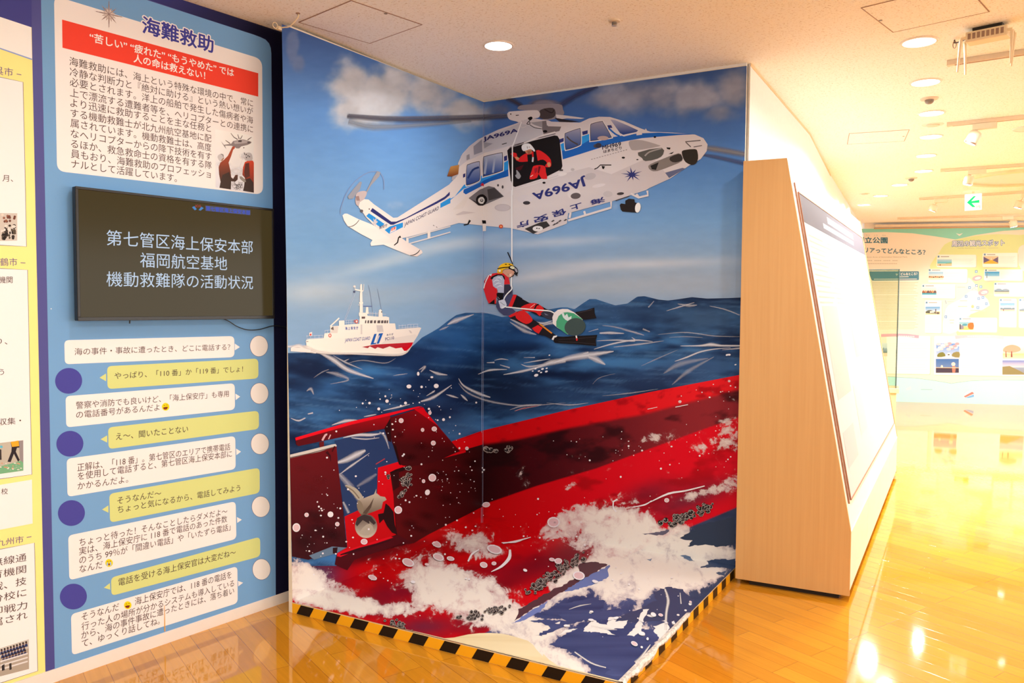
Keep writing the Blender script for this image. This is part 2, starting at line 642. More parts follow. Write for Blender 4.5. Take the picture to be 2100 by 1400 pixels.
def ceiling_mat():
    m = mat('pitted_ceiling_board', (.80, .77, .73), .8, .2)
    b = m.node_tree.nodes['Principled BSDF']
    tc = nd(m, 'ShaderNodeTexCoord')
    mp = nd(m, 'ShaderNodeMapping')
    mp.inputs['Rotation'].default_value = (0, 0, .7)
    mp.inputs['Scale'].default_value = (1, 1.9, 1)
    lk(m, tc.outputs['Object'], mp.inputs['Vector'])
    nz = nd(m, 'ShaderNodeTexNoise', i_Scale=60.0, i_Detail=3.0, i_Roughness=.6)
    vo = nd(m, 'ShaderNodeTexVoronoi', i_Scale=80.0)
    lk(m, mp.outputs[0], nz.inputs['Vector'])
    lk(m, mp.outputs[0], vo.inputs['Vector'])
    ad = nd(m, 'ShaderNodeMath', operation='ADD')
    lk(m, nz.outputs['Fac'], ad.inputs[0])
    sc = nd(m, 'ShaderNodeMath', operation='MULTIPLY')
    lk(m, vo.outputs['Distance'], sc.inputs[0]); sc.inputs[1].default_value = -.45
    lk(m, sc.outputs[0], ad.inputs[1])
    mr = nd(m, 'ShaderNodeMapRange', interpolation_type='SMOOTHSTEP')
    mr.inputs['From Min'].default_value = .37
    mr.inputs['From Max'].default_value = .49
    lk(m, ad.outputs[0], mr.inputs['Value'])
    mx = nd(m, 'ShaderNodeMix', data_type='RGBA')
    mx.inputs['A'].default_value = (.91, .94, .90, 1)
    mx.inputs['B'].default_value = (.66, .62, .53, 1)
    lk(m, mr.outputs[0], mx.inputs['Factor'])
    lk(m, mx.outputs['Result'], b.inputs['Base Color'])
    bp = nd(m, 'ShaderNodeBump', i_Strength=.35, i_Distance=.003)
    bp.invert = True
    lk(m, ad.outputs[0], bp.inputs['Height'])
    lk(m, bp.outputs[0], b.inputs['Normal'])
    return m
def wood_mat(name, a, c, rough=.4, rot=0.0):
    m = mat(name, a, rough, .4)
    b = m.node_tree.nodes['Principled BSDF']
    tc = nd(m, 'ShaderNodeTexCoord')
    mp = nd(m, 'ShaderNodeMapping')
    mp.inputs['Scale'].default_value = (60, 60, 1.6)
    lk(m, tc.outputs['Object'], mp.inputs['Vector'])
    nz = nd(m, 'ShaderNodeTexNoise', i_Scale=1.0, i_Detail=6.0, i_Roughness=.55, i_Distortion=.3)
    lk(m, mp.outputs[0], nz.inputs['Vector'])
    mx = nd(m, 'ShaderNodeMix', data_type='RGBA')
    mx.inputs['A'].default_value = (*a, 1)
    mx.inputs['B'].default_value = (*c, 1)
    mr = nd(m, 'ShaderNodeMapRange')
    mr.inputs['From Min'].default_value = .35
    mr.inputs['From Max'].default_value = .68
    lk(m, nz.outputs['Fac'], mr.inputs['Value'])
    lk(m, mr.outputs[0], mx.inputs['Factor'])
    lk(m, mx.outputs['Result'], b.inputs['Base Color'])
    return m
WHITE = speckled('white_wall_paint', (.80, .78, .75), .02, 30, .6)
WHITE_EDGE = speckled('white_board_edge', (.80, .72, .58), .05, 25, .6)
CEIL = ceiling_mat()
SKIRT = speckled('white_vinyl_skirting', (.78, .73, .68), .02, 12, .45)
BEECH = wood_mat('beech_laminate', (.60, .35, .135), (.565, .32, .118))
BEECH_PALE = wood_mat('pale_beech', (.75, .55, .33), (.70, .49, .28))
PLY = wood_mat('bare_plywood', (.80, .66, .42), (.74, .58, .34), .7)
BLACK = speckled('black_plastic', (.012, .011, .010), .2, 60, .35)
DARK = speckled('dark_recess', (.02, .013, .008), .1, 20, .8)
IVORY = speckled('ivory_plastic', (.78, .66, .44), .03, 30, .45)
TRACKM = speckled('cream_track_metal', (.72, .62, .47), .03, 30, .45)
GREYPL = speckled('grey_sensor_plastic', (.20, .17, .14), .1, 30, .4)
CREAMPL = speckled('cream_sensor_plastic', (.66, .58, .46), .05, 30, .5)
SEAM = speckled('dark_hatch_seam', (.30, .19, .13), .1, 30, .6)
METAL = mat('brushed_steel', (.55, .5, .45), .35, .5, 1)

# ------------------------------------------------------------------ the shell
m_ = MB(); m_.prism([(-9, -5, -.1), (15, -5, -.1), (15, 19, -.1), (-9, 19, -.1)], [(-9, -5, 0), (15, -5, 0), (15, 19, 0), (-9, 19, 0)])
tag(m_.build('floor', floor_mat()), kind='structure')
m_ = MB(); m_.prism([(-9, -5, ZC), (15, -5, ZC), (15, 19, ZC), (-9, 19, ZC)], [(-9, -5, ZC + .1), (15, -5, ZC + .1), (15, 19, ZC + .1), (-9, 19, ZC + .1)])
tag(m_.build('ceiling', CEIL), kind='structure')
def wall(name, a, b, z0, z1, t, m, kind='structure'):
    """vertical slab whose seen face runs a-b; thickness goes away from the camera"""
    pl = vplane(a, b)
    back = -pl.n * t
    q = [a, b, b + back, a + back]
    o = MB().prism([up(p, z0) for p in q], [up(p, z1) for p in q]).build(name, m)
    return tag(o, kind=kind) if kind else o
wall('wall_left', A0 - pdir * 3.5, B0 + pdir * .55, 0, ZC, .12, WHITE)
wall('baseboard_left', A0 - pdir * 3.5 + PANEL.n * .004, B0 + pdir * .02 + PANEL.n * .004, 0, .056, .004, SKIRT)
W0, W1, W2 = onz(1536, 126, ZC), onz(1661, 273, ZC), onz(1703, 358, ZC)
W3 = FAR.at(1764, 470)
W0 = W0 + unit(W1 - W0) * .04
pts = [W0, W1, W2, W3]
pts = pts[:3] + [lerp(W2, W3, k / 5) for k in range(1, 6)]
bk = [np.array([-.055, .12, 0])] + [np.array([-.10, .06, 0])] * 7
for i in range(7):
    q = [up(pts[i], 0), up(pts[i + 1], 0), up(pts[i + 1], 0) + bk[i + 1], up(pts[i], 0) + bk[i]]
    tag(MB().prism(q, [up(p, ZC) for p in q]).build('wall_right', WHITE), kind='structure')
wall('wall_back', up(FA - fdir * .6, 0), up(FA + fdir * 7.5, 0), 0, ZC, .12, WHITE)
wall('trim_1', up(FA - fdir * .45, 0) + FAR.n * .09, up(FA + fdir * 7.5, 0) + FAR.n * .09, 2.925, 2.965, .09, TRACKM)
wall('trim_2', up(FA - fdir * .45, 0) + FAR.n * .02, up(FA + fdir * 7.5, 0) + FAR.n * .02, 2.897, 2.912, .02, BEECH)
# white filler strip closing the gap between mural and ceiling on the right
wall('trim_3', up(lerp(C0, CRt, .12), 0) - MR.n * .006, up(CRt, 0) - MR.n * .006, ZB - .05, ZC, .02, WHITE)
tb = up(W0, ZC - .006)
for p_, q_ in ((pts[0], pts[1]), (pts[1], pts[2])):
    pl_ = vplane(up(p_, 0), up(q_, 0))
    wall('trim_4', up(p_, 0) + pl_.n * .004, up(q_, 0) + pl_.n * .004, ZC - .016, ZC, .004, BEECH_PALE)
# ================================================================== the trick-art mural
TB = .026
def board(name, a, b, label):
    pl = vplane(a, b)
    back = -pl.n * TB
    root = empty(name, up((a + b) / 2, 0))
    tag(root, label, 'mural')
    q = [a, b, b + back, a + back]
    MB().prism([up(p, 0) for p in q], [up(p, ZB) for p in q]).build('backing_board', WHITE_EDGE, root)
    return root
BL = board('mural_board', up(CL, 0), up(C0, 0), 'tall mural board with patrol ship, helicopter tail and red rudder')
BR = board('mural_board', up(C0, 0), up(CRt, 0), 'tall mural board with helicopter cabin and rescuer hanging on a rope')
PF = tag(empty('floor_platform', up((CL + CRt) / 2, 0)), 'low floor platform printed with foam and splashes, striped tape round it', 'platform')
q = [CL, C0, CRt, CF]
MB().prism([up(p, 0) for p in q], [up(p, HP - .0003) for p in q]).build('platform_board', PLY, PF)

def xl(y): return 577.8 + (599.5 - 577.8) * (y - 49.5) / 1185
def xc(y): return 992.3 - 4.3 * (y - 209.5) / 862.5
def xr(y): return 1531.4 - 21.4 * (y - 134.8) / 1026.2
def yLf(x): return 1234.5 + (1072 - 1234.5) * (x - 599.5) / (988 - 599.5)
def yRf(x): return 1072 + 89 * (x - 988) / 522
def yLt(x): return 49.5 + 160 * (x - 577.8) / 414.5
def yRt(x): return 209.5 - 74.7 * (x - 992.3) / 539.1

def sky_ink(x, y):
    tL = (y - 50) / 600; tR = (y - 140) / 520
    cL = ramp(tL, [(0, (66, 88, 134)), (.15, (88, 120, 170)), (.3, (106, 150, 204)), (.5, (120, 160, 202)), (.75, (134, 166, 194)), (1, (144, 168, 190))])
    cR = ramp(tR, [(0, (66, 88, 132)), (.2, (74, 108, 164)), (.4, (92, 132, 182)), (.6, (122, 156, 190)), (.8, (152, 162, 174)), (1, (142, 158, 176))])
    w = sstep(960, 1030, x)[..., None]
    c = cL * (1 - w) + cR * w
    n = fbm(x / 70, y / 60, 3); nf = fbm(x / 34, y / 30, 9)
    def cloud(c, blobs, col, lo, hi, amt):
        d = 0
        for b in blobs: d = np.maximum(d, blob(x, y, *b))
        k = sstep(lo, hi, d + (n - .5) * .9 + (nf - .5) * .45) * amt
        cc = np.array(col, float) + (nf[..., None] - .5) * 50 + (n[..., None] - .5) * 40
        return c + (cc - c) * k[..., None]
    c = cloud(c, [(800, 190, 110, 76), (740, 222, 72, 52), (880, 190, 100, 62), (720, 170, 60, 55), (950, 225, 70, 44)], (214, 200, 192), .26, .86, .95)
    c = cloud(c, [(600, 95, 18, 55), (612, 130, 20, 28)], (128, 130, 152), .45, .85, .6)
    c = cloud(c, [(1330, 195, 120, 46), (1420, 200, 80, 40), (1260, 205, 80, 24), (1510, 180, 50, 60), (1480, 235, 50, 26)], (170, 158, 160), .22, 1.05, .85)
    c = cloud(c, [(1030, 225, 50, 22), (1100, 195, 50, 20)], (128, 118, 124), .5, .9, .6)
    # long flat streaks
    for cx, cy, rx, ry, rot, col, k in [
        (800, 534, 120, 12, -.24, (204, 206, 204), .8), (930, 500, 110, 13, -.14, (198, 200, 202), .8), (1120, 497, 140, 10, -.05, (196, 194, 196), .8),
        (700, 545, 130, 9, -.12, (160, 176, 190), .5), (650, 598, 110, 26, -.05, (204, 200, 194), .75), (780, 610, 140, 20, -.10, (172, 176, 178), .6),
        (940, 575, 120, 14, -.15, (170, 172, 180), .55), (1110, 566, 120, 13, -.16, (206, 194, 188), .85), (1300, 542, 200, 11, -.03, (204, 194, 190), .85),
        (1300, 585, 220, 20, -.02, (176, 172, 172), .7), (1160, 595, 110, 15, -.1, (176, 174, 172), .6), (1430, 580, 110, 28, 0, (166, 164, 168), .5),
        (640, 490, 90, 40, 0, (120, 160, 196), .5), (900, 600, 160, 10, -.1, (158, 178, 196), .5), (970, 625, 60, 18, 0, (172, 160, 166), .5)]:
        c = mixc(c, col, blob(x, y, cx, cy, rx, ry, rot) * k * (.75 + .5 * fbm(x / 90, y / 9, 21)).clip(0, 1))
    return c * np.array([.90, .915, .89]) + (fbm(x / 26, y / 8, 5)[..., None] - .5) * 7

CREST = [(560, 724), (700, 722), (830, 722), (850, 706), (865, 692), (885, 681), (900, 672), (918, 658), (935, 646), (955, 641), (975, 641), (990, 640), (1012, 645), (1030, 650),
         (1060, 646), (1090, 640), (1128, 634), (1150, 630), (1164, 630), (1178, 634), (1195, 622), (1209, 613), (1222, 613), (1240, 619), (1262, 626),
         (1287, 622), (1307, 608), (1322, 607), (1350, 614), (1370, 616), (1393, 613), (1419, 609), (1450, 612), (1493, 611), (1540, 609)]
CX, CYs = np.array([c[0] for c in CREST], float), np.array([c[1] for c in CREST], float)
def crest(x): return np.interp(x, CX, CYs)
def sea_ink(x, y):
    yy = y + .25 * np.where(x < 990, (990 - x) * .35, (x - 990) * -.10)
    n = fbm(x / 150, yy / 46, 11, 6); n2 = fbm(x / 60, yy / 15, 17, 5)
    c = lerp(np.array([15, 27, 56.]), np.array([72, 114, 164.]), sstep(.34, .70, n * .7 + n2 * .35)[..., None])
    for cx, cy, rx, ry, rot, col, k in [
        (935, 690, 62, 40, .1, (42, 84, 140), .75), (1010, 680, 70, 30, 0, (40, 74, 124), .6), (930, 740, 60, 30, 0, (38, 76, 130), .6),
        (1020, 795, 90, 40, .2, (14, 22, 44), .85), (1060, 810, 60, 30, 0, (18, 26, 50), .8), (920, 800, 60, 34, 0, (24, 40, 78), .7),
        (760, 765, 60, 15, -.1, (66, 116, 172), .7), (660, 795, 60, 18, 0, (60, 104, 160), .55), (630, 760, 40, 40, 0, (22, 32, 60), .8),
        (850, 735, 60, 24, -.5, (30, 50, 92), .7), (820, 775, 40, 30, 0, (40, 70, 120), .5), (700, 830, 90, 30, 0, (44, 70, 112), .6),
        (1150, 810, 120, 26, 0, (30, 46, 80), .7), (1200, 690, 120, 30, 0, (44, 74, 122), .55), (1300, 640, 80, 26, .1, (46, 64, 98), .7),
        (1450, 650, 90, 40, 0, (54, 66, 92), .75), (1440, 760, 110, 50, -.3, (52, 66, 102), .6), (1320, 780, 130, 30, -.2, (46, 60, 96), .6),
        (1230, 640, 50, 25, 0, (56, 76, 112), .6), (1080, 690, 60, 16, 0, (36, 72, 122), .6), (890, 850, 80, 40, 0, (26, 34, 66), .7)]:
        c = mixc(c, col, blob(x, y, cx, cy, rx, ry, rot) * k)
    c = mixc(c, (120, 150, 188), sstep(.60, .78, fbm(x / 90, yy / 7, 31, 4)) * .28)
    return c * np.array([.86, .93, .86])

def yTop(x):   # upper edge of the red hull
    return np.interp(x, [560, 925, 988, 1171, 1331, 1540], [905, 905, 883, 838.6, 804, 764])
def yMid(x):   # foot of the sunlit top band
    return np.interp(x, [560, 925, 988, 1054, 1171, 1314, 1540], [985, 938, 912, 903, 877, 851, 792])
def yLow(x):   # foot of the dark side band
    return np.interp(x, [560, 700, 848, 874, 988, 1100, 1223, 1343, 1428, 1540], [1160, 1150, 1112, 1097, 1035, 996, 960, 916, 885, 846])
def hull_ink(x, y):
    n = fbm(x / 60, y / 26, 41); n2 = fbm(x / 24, y / 14, 43)
    top = lerp(np.array([188, 0, 10.]), np.array([216, 24, 28.]), sstep(1000, 1500, x)[..., None])
    top = mixc(top, (120, 0, 12), sstep(.55, .75, n2) * .55)
    side = lerp(np.array([52, 2, 8.]), np.array([134, 34, 36.]), sstep(1000, 1480, x)[..., None])
    side = lerp(side, np.array([92, 4, 8.]), (1 - sstep(760, 960, x))[..., None] * .8)
    side = mixc(side, (18, 2, 6), sstep(.5, .72, n) * .6)
    side = mixc(side, (26, 2, 6), blob(x, y, 965, 980, 50, 80) * .7)
    low = lerp(np.array([186, 0, 8.]), np.array([206, 8, 24.]), sstep(900, 1400, x)[..., None])
    low = mixc(low, (138, 0, 10), sstep(.52, .70, n) * .6)
    ym, yl = yMid(x), yLow(x)
    w1 = sstep(-5, 5, y - ym)[..., None]; w2 = sstep(-1.5, 1.5, y - yl)[..., None]
    c = top * (1 - w1) + side * w1
    c = c * (1 - w2) + low * w2
    # keel shade under the stern, wet dark belly
    for cx, cy, rx, ry, rot, col, k in [(760, 1140, 90, 10, -.28, (70, 4, 10), .8), (1100, 1160, 120, 26, -.25, (110, 8, 20), .9), (1180, 1130, 60, 30, -.4, (100, 14, 28), .7),
        (840, 1210, 130, 22, -.2, (110, 10, 28), .85), (1420, 1020, 90, 24, -.35, (96, 30, 42), .85), (1330, 1010, 60, 22, -.3, (110, 22, 34), .7), (1030, 1200, 60, 16, -.3, (110, 6, 16), .8),
        (1210, 1170, 40, 14, -.45, (70, 34, 42), .8), (870, 1285, 60, 20, 0, (90, 30, 48), .8), (790, 1250, 60, 16, 0, (100, 20, 40), .7), (1000, 1275, 70, 20, 0, (100, 30, 40), .7),
        (660, 1180, 50, 30, 0, (60, 60, 90), .7), (640, 1165, 30, 18, 0, (40, 40, 60), .6), (1490, 950, 40, 18, -.2, (200, 10, 30), .6)]:
        c = mixc(c, col, blob(x, y, cx, cy, rx, ry, rot) * k)
    # open water beyond the keel line
    kl = np.interp(x, [560, 900, 1083, 1251, 1423, 1511, 1560], [1400, 1345, 1254, 1156, 1077, 1040, 1020])
    nav = lerp(np.array([56, 60, 90.]), np.array([48, 54, 72.]), sstep(1250, 1480, x)[..., None]) + (fbm(x / 70, y / 22, 51)[..., None] - .5) * 34
    nav = mixc(nav, (104, 110, 150), blob(x, y, 1150, 1215, 120, 10, -.5) * .7)
    w = sstep(-2, 2, y - kl)[..., None]
    return c * (1 - w) + nav * w
FOAM = [(1300, 1120, 120, 46, .1, .95), (1215, 1072, 62, 32, -.6, .62), (1172, 1052, 34, 20, -.5, .5), (1130, 1092, 40, 24, -.4, .5), (1258, 1060, 46, 30, 0, .55), (1300, 1070, 40, 26, 0, .45),
        (1486, 996, 46, 16, -.4, .62), (1430, 1012, 44, 10, -.3, .48), (1446, 916, 50, 18, -.1, .48), (1495, 900, 26, 50, -.3, .42), (1343, 896, 18, 13, -.3, .5), (1376, 892, 20, 12, 0, .45), (1275, 912, 22, 7, -.1, .4),
        (1495, 862, 26, 10, -.5, .42), (1265, 958, 34, 8, -.3, .36), (1165, 993, 20, 9, -.2, .4), (960, 1114, 62, 26, .2, .85), (1012, 1142, 26, 12, -.3, .5), (880, 1190, 70, 32, .3, .8),
        (612, 1190, 46, 34, 0, 1.1), (665, 1215, 80, 26, .2, 1.0), (620, 1160, 26, 12, .4, .45), (710, 1240, 100, 18, .2, .85), (810, 1250, 90, 18, .1, .62), (940, 1200, 100, 42, .3, .9), (1010, 1200, 60, 16, .2, .45),
        (960, 1240, 80, 26, .2, .75), (890, 1230, 50, 16, 0, .5), (1060, 1270, 90, 26, .2, .75), (1100, 1300, 90, 24, .3, .8), (1180, 1190, 80, 22, -.5, .7), (1250, 1180, 110, 30, -.1, .95), (1360, 1160, 120, 34, 0, .95), (1380, 1090, 70, 24, .2, .6),
        (1460, 1130, 60, 20, 0, .7), (1420, 1190, 60, 24, -.5, .9), (1300, 1210, 90, 20, -.2, .75), (1150, 1225, 60, 10, -.5, .5), (1110, 1340, 70, 18, .3, .9), (1180, 1370, 60, 20, .4, .9),
        (1170, 1270, 70, 12, -.1, .55), (1290, 1270, 60, 10, -.2, .55), (1310, 1240, 14, 34, .4, .6), (1362, 1250, 10, 50, -.1, .62), (1340, 1300, 40, 30, 0, .6), (1300, 1320, 22, 40, .7, .55), (1230, 1350, 30, 14, .3, .3)]
DRY = [(1215, 1318, 66, 28, 0, .8), (1250, 1370, 50, 22, 0, .9), (1180, 1240, 40, 16, -.3, .6), (1120, 1262, 46, 7, 0, .6), (1385, 1238, 26, 30, 0, .75), (1470, 1080, 40, 26, -.3, .8), (1472, 1152, 34, 9, 0, .7), (1330, 1255, 12, 30, 0, .5),
       (1345, 1215, 22, 14, 0, .5), (1120, 1155, 50, 18, -.5, .6), (1060, 1180, 40, 14, -.5, .5), (788, 1222, 40, 10, .1, .5), (830, 1275, 34, 10, .2, .55), (870, 1300, 20, 8, 0, .5), (1000, 1262, 40, 7, .2, .45), (1115, 1300, 16, 6, .3, .2), (1405, 1060, 46, 12, -.4, .5), (1270, 1285, 50, 14, 0, .5), (1000, 1160, 40, 16, -.3, .6), (690, 1210, 40, 10, .2, .45)]
def foam_den(x, y):
    d = .02 + 0 * x
    for b in FOAM: d = d + blob(x, y, *b[:5]) * b[5]
    for b in DRY: d = d - blob(x, y, *b[:5]) * b[5]
    kl = np.interp(x, [560, 900, 1083, 1251, 1423, 1511, 1560], [1400, 1345, 1254, 1156, 1077, 1040, 1020])
    d = d + .16 * sstep(0, 40, y - kl)
    d = np.clip(d, -.2, 1.1)
    return d

def gridmesh(name, pl, X, Y, ink, fx, parent, off):
    """a printed sheet: rows x columns of points on one plane, coloured by the artwork functions"""
    r, c = X.shape
    d = (_fw[None] + CR[None] * ((X.ravel() - 1050) / FPX)[:, None] - CU[None] * ((Y.ravel() - 700) / FPX)[:, None])
    t = ((pl.P - EYEP) @ pl.n) / (d @ pl.n)
    V = EYEP + d * t[:, None] + pl.n * off
    idx = np.arange(r * c).reshape(r, c)
    F = np.stack([idx[:-1, :-1], idx[:-1, 1:], idx[1:, 1:], idx[1:, :-1]], -1).reshape(-1, 4)
    a = V[F[0]]
    if np.cross(a[1] - a[0], a[2] - a[0]) @ pl.n < 0: F = F[:, ::-1]
    me = bpy.data.meshes.new(name)
    me.from_pydata(V.tolist(), [], F.tolist())
    col = np.clip(linarr(ink) / MREF * .76, .002, .86).reshape(-1, 3)
    at = me.color_attributes.new('ink', 'FLOAT_COLOR', 'POINT')
    at.data.foreach_set('color', np.concatenate([col, np.ones((len(col), 1))], 1).astype(np.float32).ravel())
    at = me.color_attributes.new('fx', 'FLOAT_COLOR', 'POINT')
    f4 = np.zeros((len(col), 4), np.float32)
    f4[:, 0] = fx[0].ravel(); f4[:, 1] = fx[1].ravel(); f4[:, 3] = 1
    at.data.foreach_set('color', f4.ravel())
    uv = me.uv_layers.new(name='print')
    li = np.array(F).ravel()
    uvs = np.stack([X.ravel()[li] / 100, Y.ravel()[li] / 100], -1).astype(np.float32) / 10
    uv.data.foreach_set('uv', uvs.ravel())
    me.materials.append(MURAL)
    me.update()
    return link_mesh(name, me, parent)
def sheet(name, side, top, bot, inkf, fxf, parent, off, step=3.0, x0=None, x1=None):
    e0, e1 = (xl, xc) if side == 'L' else (xc, xr)
    pl = ML if side == 'L' else MR
    yt = 600.
    a = x0 if x0 is not None else None
    n = int(((x1 or e1(600)) - (x0 or e0(600))) / step) + 1
    S = np.linspace(0, 1, n)
    xa, xb = (x0 or e0(600)), (x1 or e1(600))
    xm = xa + (xb - xa) * S
    for it in range(3):
        if it == 0: XT = XB = xm
        T, B = top(XT), bot(XB)
        XT = (x0 if x0 is not None else e0(T)) * (1 - S) + (x1 if x1 is not None else e1(T)) * S
        XB = (x0 if x0 is not None else e0(B)) * (1 - S) + (x1 if x1 is not None else e1(B)) * S
    rows = int(np.max(B - T) / step) + 2
    R_ = np.linspace(0, 1, rows)[:, None]
    Y = T[None] * (1 - R_) + B[None] * R_
    X = (x0 if x0 is not None else e0(Y)) * (1 - S[None]) + (x1 if x1 is not None else e1(Y)) * S[None]
    return gridmesh(name, pl, X, Y, inkf(X, Y), fxf(X, Y), parent, off)
zero = lambda x, y: (x * 0 - 1., x * 0 - 1.)
for side, par, yt, yf in (('L', BL, yLt, yLf), ('R', BR, yRt, yRf)):
    sheet('printed_sky', side, yt, lambda x: crest(x) + 12, sky_ink, zero, par, .0004)
    sheet('printed_sea', side, crest, (lambda x: yLf(x)) if side == 'L' else (lambda x: yTop(x) + 12),
          sea_ink, lambda x, y: (foam_den(x, y) * sstep(1040, 1100, y) - sstep(1100, 1040, y) * .5, x * 0 - 1), par, .0008)
hull_fx = lambda x, y: (foam_den(x, y), .06 + .22 * sstep(-30, 0, y - yMid(x)) * sstep(30, 0, y - yLow(x)))
sheet('printed_hull', 'R', yTop, yRf, hull_ink, hull_fx, BR, .0010)
# left part of the hull, from the fin to the corner, and the lower red belly
sheet('printed_hull', 'L', lambda x: np.where(x > 924, yTop(x), np.interp(x, [560, 690, 700, 800, 924], [1160, 1160, 1155, 960, 925])), yLf, hull_ink, hull_fx, BL, .0010)
n = 150
U = np.linspace(0, 1, 220)[None]; V_ = np.linspace(0, 1, 150)[:, None]
Q = [onp for onp in (C0, CRt, CF, CL)]
P3 = (Q[0][None, None] * ((1 - U) * (1 - V_))[..., None] + Q[1][None, None] * (U * (1 - V_))[..., None] + Q[2][None, None] * (U * V_)[..., None] + Q[3][None, None] * ((1 - U) * V_)[..., None])
dd = P3 - EYEP
dz = dd @ _fw
XF, YF = 1050 + FPX * (dd @ CR) / dz, 700 - FPX * (dd @ CU) / dz
gridmesh('printed_foam', MF, XF, YF, hull_ink(XF, YF), (foam_den(XF, YF), 0 * XF), PF, .0008)
# ------------------------------------------------------------------ figures printed on the mural
def mural_art(frame, base): return Art(MUR, inkM, base, frame)
PAR = [BL, BR, PF]
NAVY, LBLUE, DBLUE, BLK, WHT = (44, 46, 94), (42, 134, 186), (28, 86, 150), (20, 15, 14), (226, 207, 184)
def body_c(x, y):       # white paint, greyer towards the belly and the nose side
    t = sstep(700, 1100, np.float64(x))
    return tuple(lerp((232, 212, 188), (202, 184, 170), t))
def belly_c(x, y):
    t = sstep(860, 1250, np.float64(x))
    return tuple(lerp((222, 202, 180), (190, 172, 160), t))
hA, hB, hT, hC = Frame(680, 160, 3.5), Frame(980, 160, 3.5), Frame(680, 340, 7), Frame(1000, 190, 6.667)

# whitecaps and drifting spray on the sea
a = mural_art(Frame(560, 500, 3.5), .0012)
W_ = (222, 208, 196)
for pts, w, al in [
    ([(330, 780), (430, 830), (540, 905), (720, 965)], (8, 34, 30, 6), .9), ([(430, 800), (520, 850), (640, 900)], (2, 16, 2), .55), ([(500, 845), (545, 825)], (3, 9, 2), .6),
    ([(520, 860), (640, 835), (800, 855), (880, 820)], (2, 8, 8, 1), .4), ([(90, 735), (240, 745), (400, 780), (700, 778), (940, 785)], (14, 30, 26, 22, 8), .95),
    ([(860, 945), (965, 930)], (1, 7, 1), .7), ([(1045, 905), (1090, 880), (1060, 920)], (2, 20, 6), .6), ([(1120, 905), (1180, 930), (1250, 940)], (2, 22, 4), .8),
    ([(1060, 1130), (1150, 1100), (1280, 1012)], (10, 22, 4), .9), ([(1100, 1090), (1150, 1060), (1160, 1050)], (3, 14, 2), .8), ([(1240, 1080), (1330, 1105)], (2, 18, 2), .8), ([(1345, 1080), (1395, 1125)], (2, 20, 4), .8),
    ([(1330, 965), (1370, 1020), (1480, 1075), (1560, 1100)], (3, 14, 22, 8), .85), ([(1330, 1000), (1400, 1070), (1560, 1130), (1800, 1160), (2100, 1140)], (2, 12, 16, 10, 2), .5),
    ([(1250, 580), (1310, 550), (1440, 505)], (4, 34, 4), .85), ([(1190, 620), (1260, 590)], (2, 18, 2), .5), ([(1640, 495), (1540, 495), (1440, 492)], (2, 6, 4), .35),
    ([(290, 960), (350, 920), (400, 900)], (2, 10, 4), .35), ([(380, 920), (460, 935), (540, 975), (410, 1005)], (4, 30, 14, 2), .4), ([(240, 1055), (270, 1040), (290, 1080)], (4, 24, 4), .5),
    ([(790, 1195), (900, 1170), (980, 1150)], (4, 14, 3), .95), ([(650, 1240), (740, 1222)], (3, 12, 3), .9), ([(420, 1300), (520, 1270), (605, 1265)], (4, 24, 8), .9), ([(125, 1250), (180, 1268), (230, 1248)], (3, 14, 8), .8), ([(248, 1220), (285, 1212)], (8, 14), .8),
    ([(1470, 935), (1560, 905), (1680, 900)], (3, 16, 4), .95), ([(1535, 852), (1590, 850)], (4, 12), .9), ([(1590, 835), (1640, 825), (1690, 832)], (2, 9, 2), .9), ([(1630, 868), (1700, 888)], (4, 12), .8), ([(1655, 938), (1780, 915), (1900, 885), (2000, 850), (2100, 835)], (4, 18, 16, 36, 30), .95), ([(1800, 855), (1900, 838), (1990, 825)], (2, 10, 3), .9), ([(1800, 815), (1880, 815)], (2, 8), .8), ([(1780, 862), (1840, 880), (1960, 860)], (2, 14, 6), .8),
    ([(1700, 1190), (1800, 1160), (1930, 1150)], (2, 16, 2), .5), ([(1700, 560), (1800, 620), (1890, 650)], (4, 30, 6), .6), ([(1920, 590), (2000, 568), (2100, 560)], (6, 20, 8), .7)]:
    a.stroke(pts, [q * 1.35 for q in w], W_, 5, al * .85, soft=True)
a.fr = Frame(950, 480, 3.5)
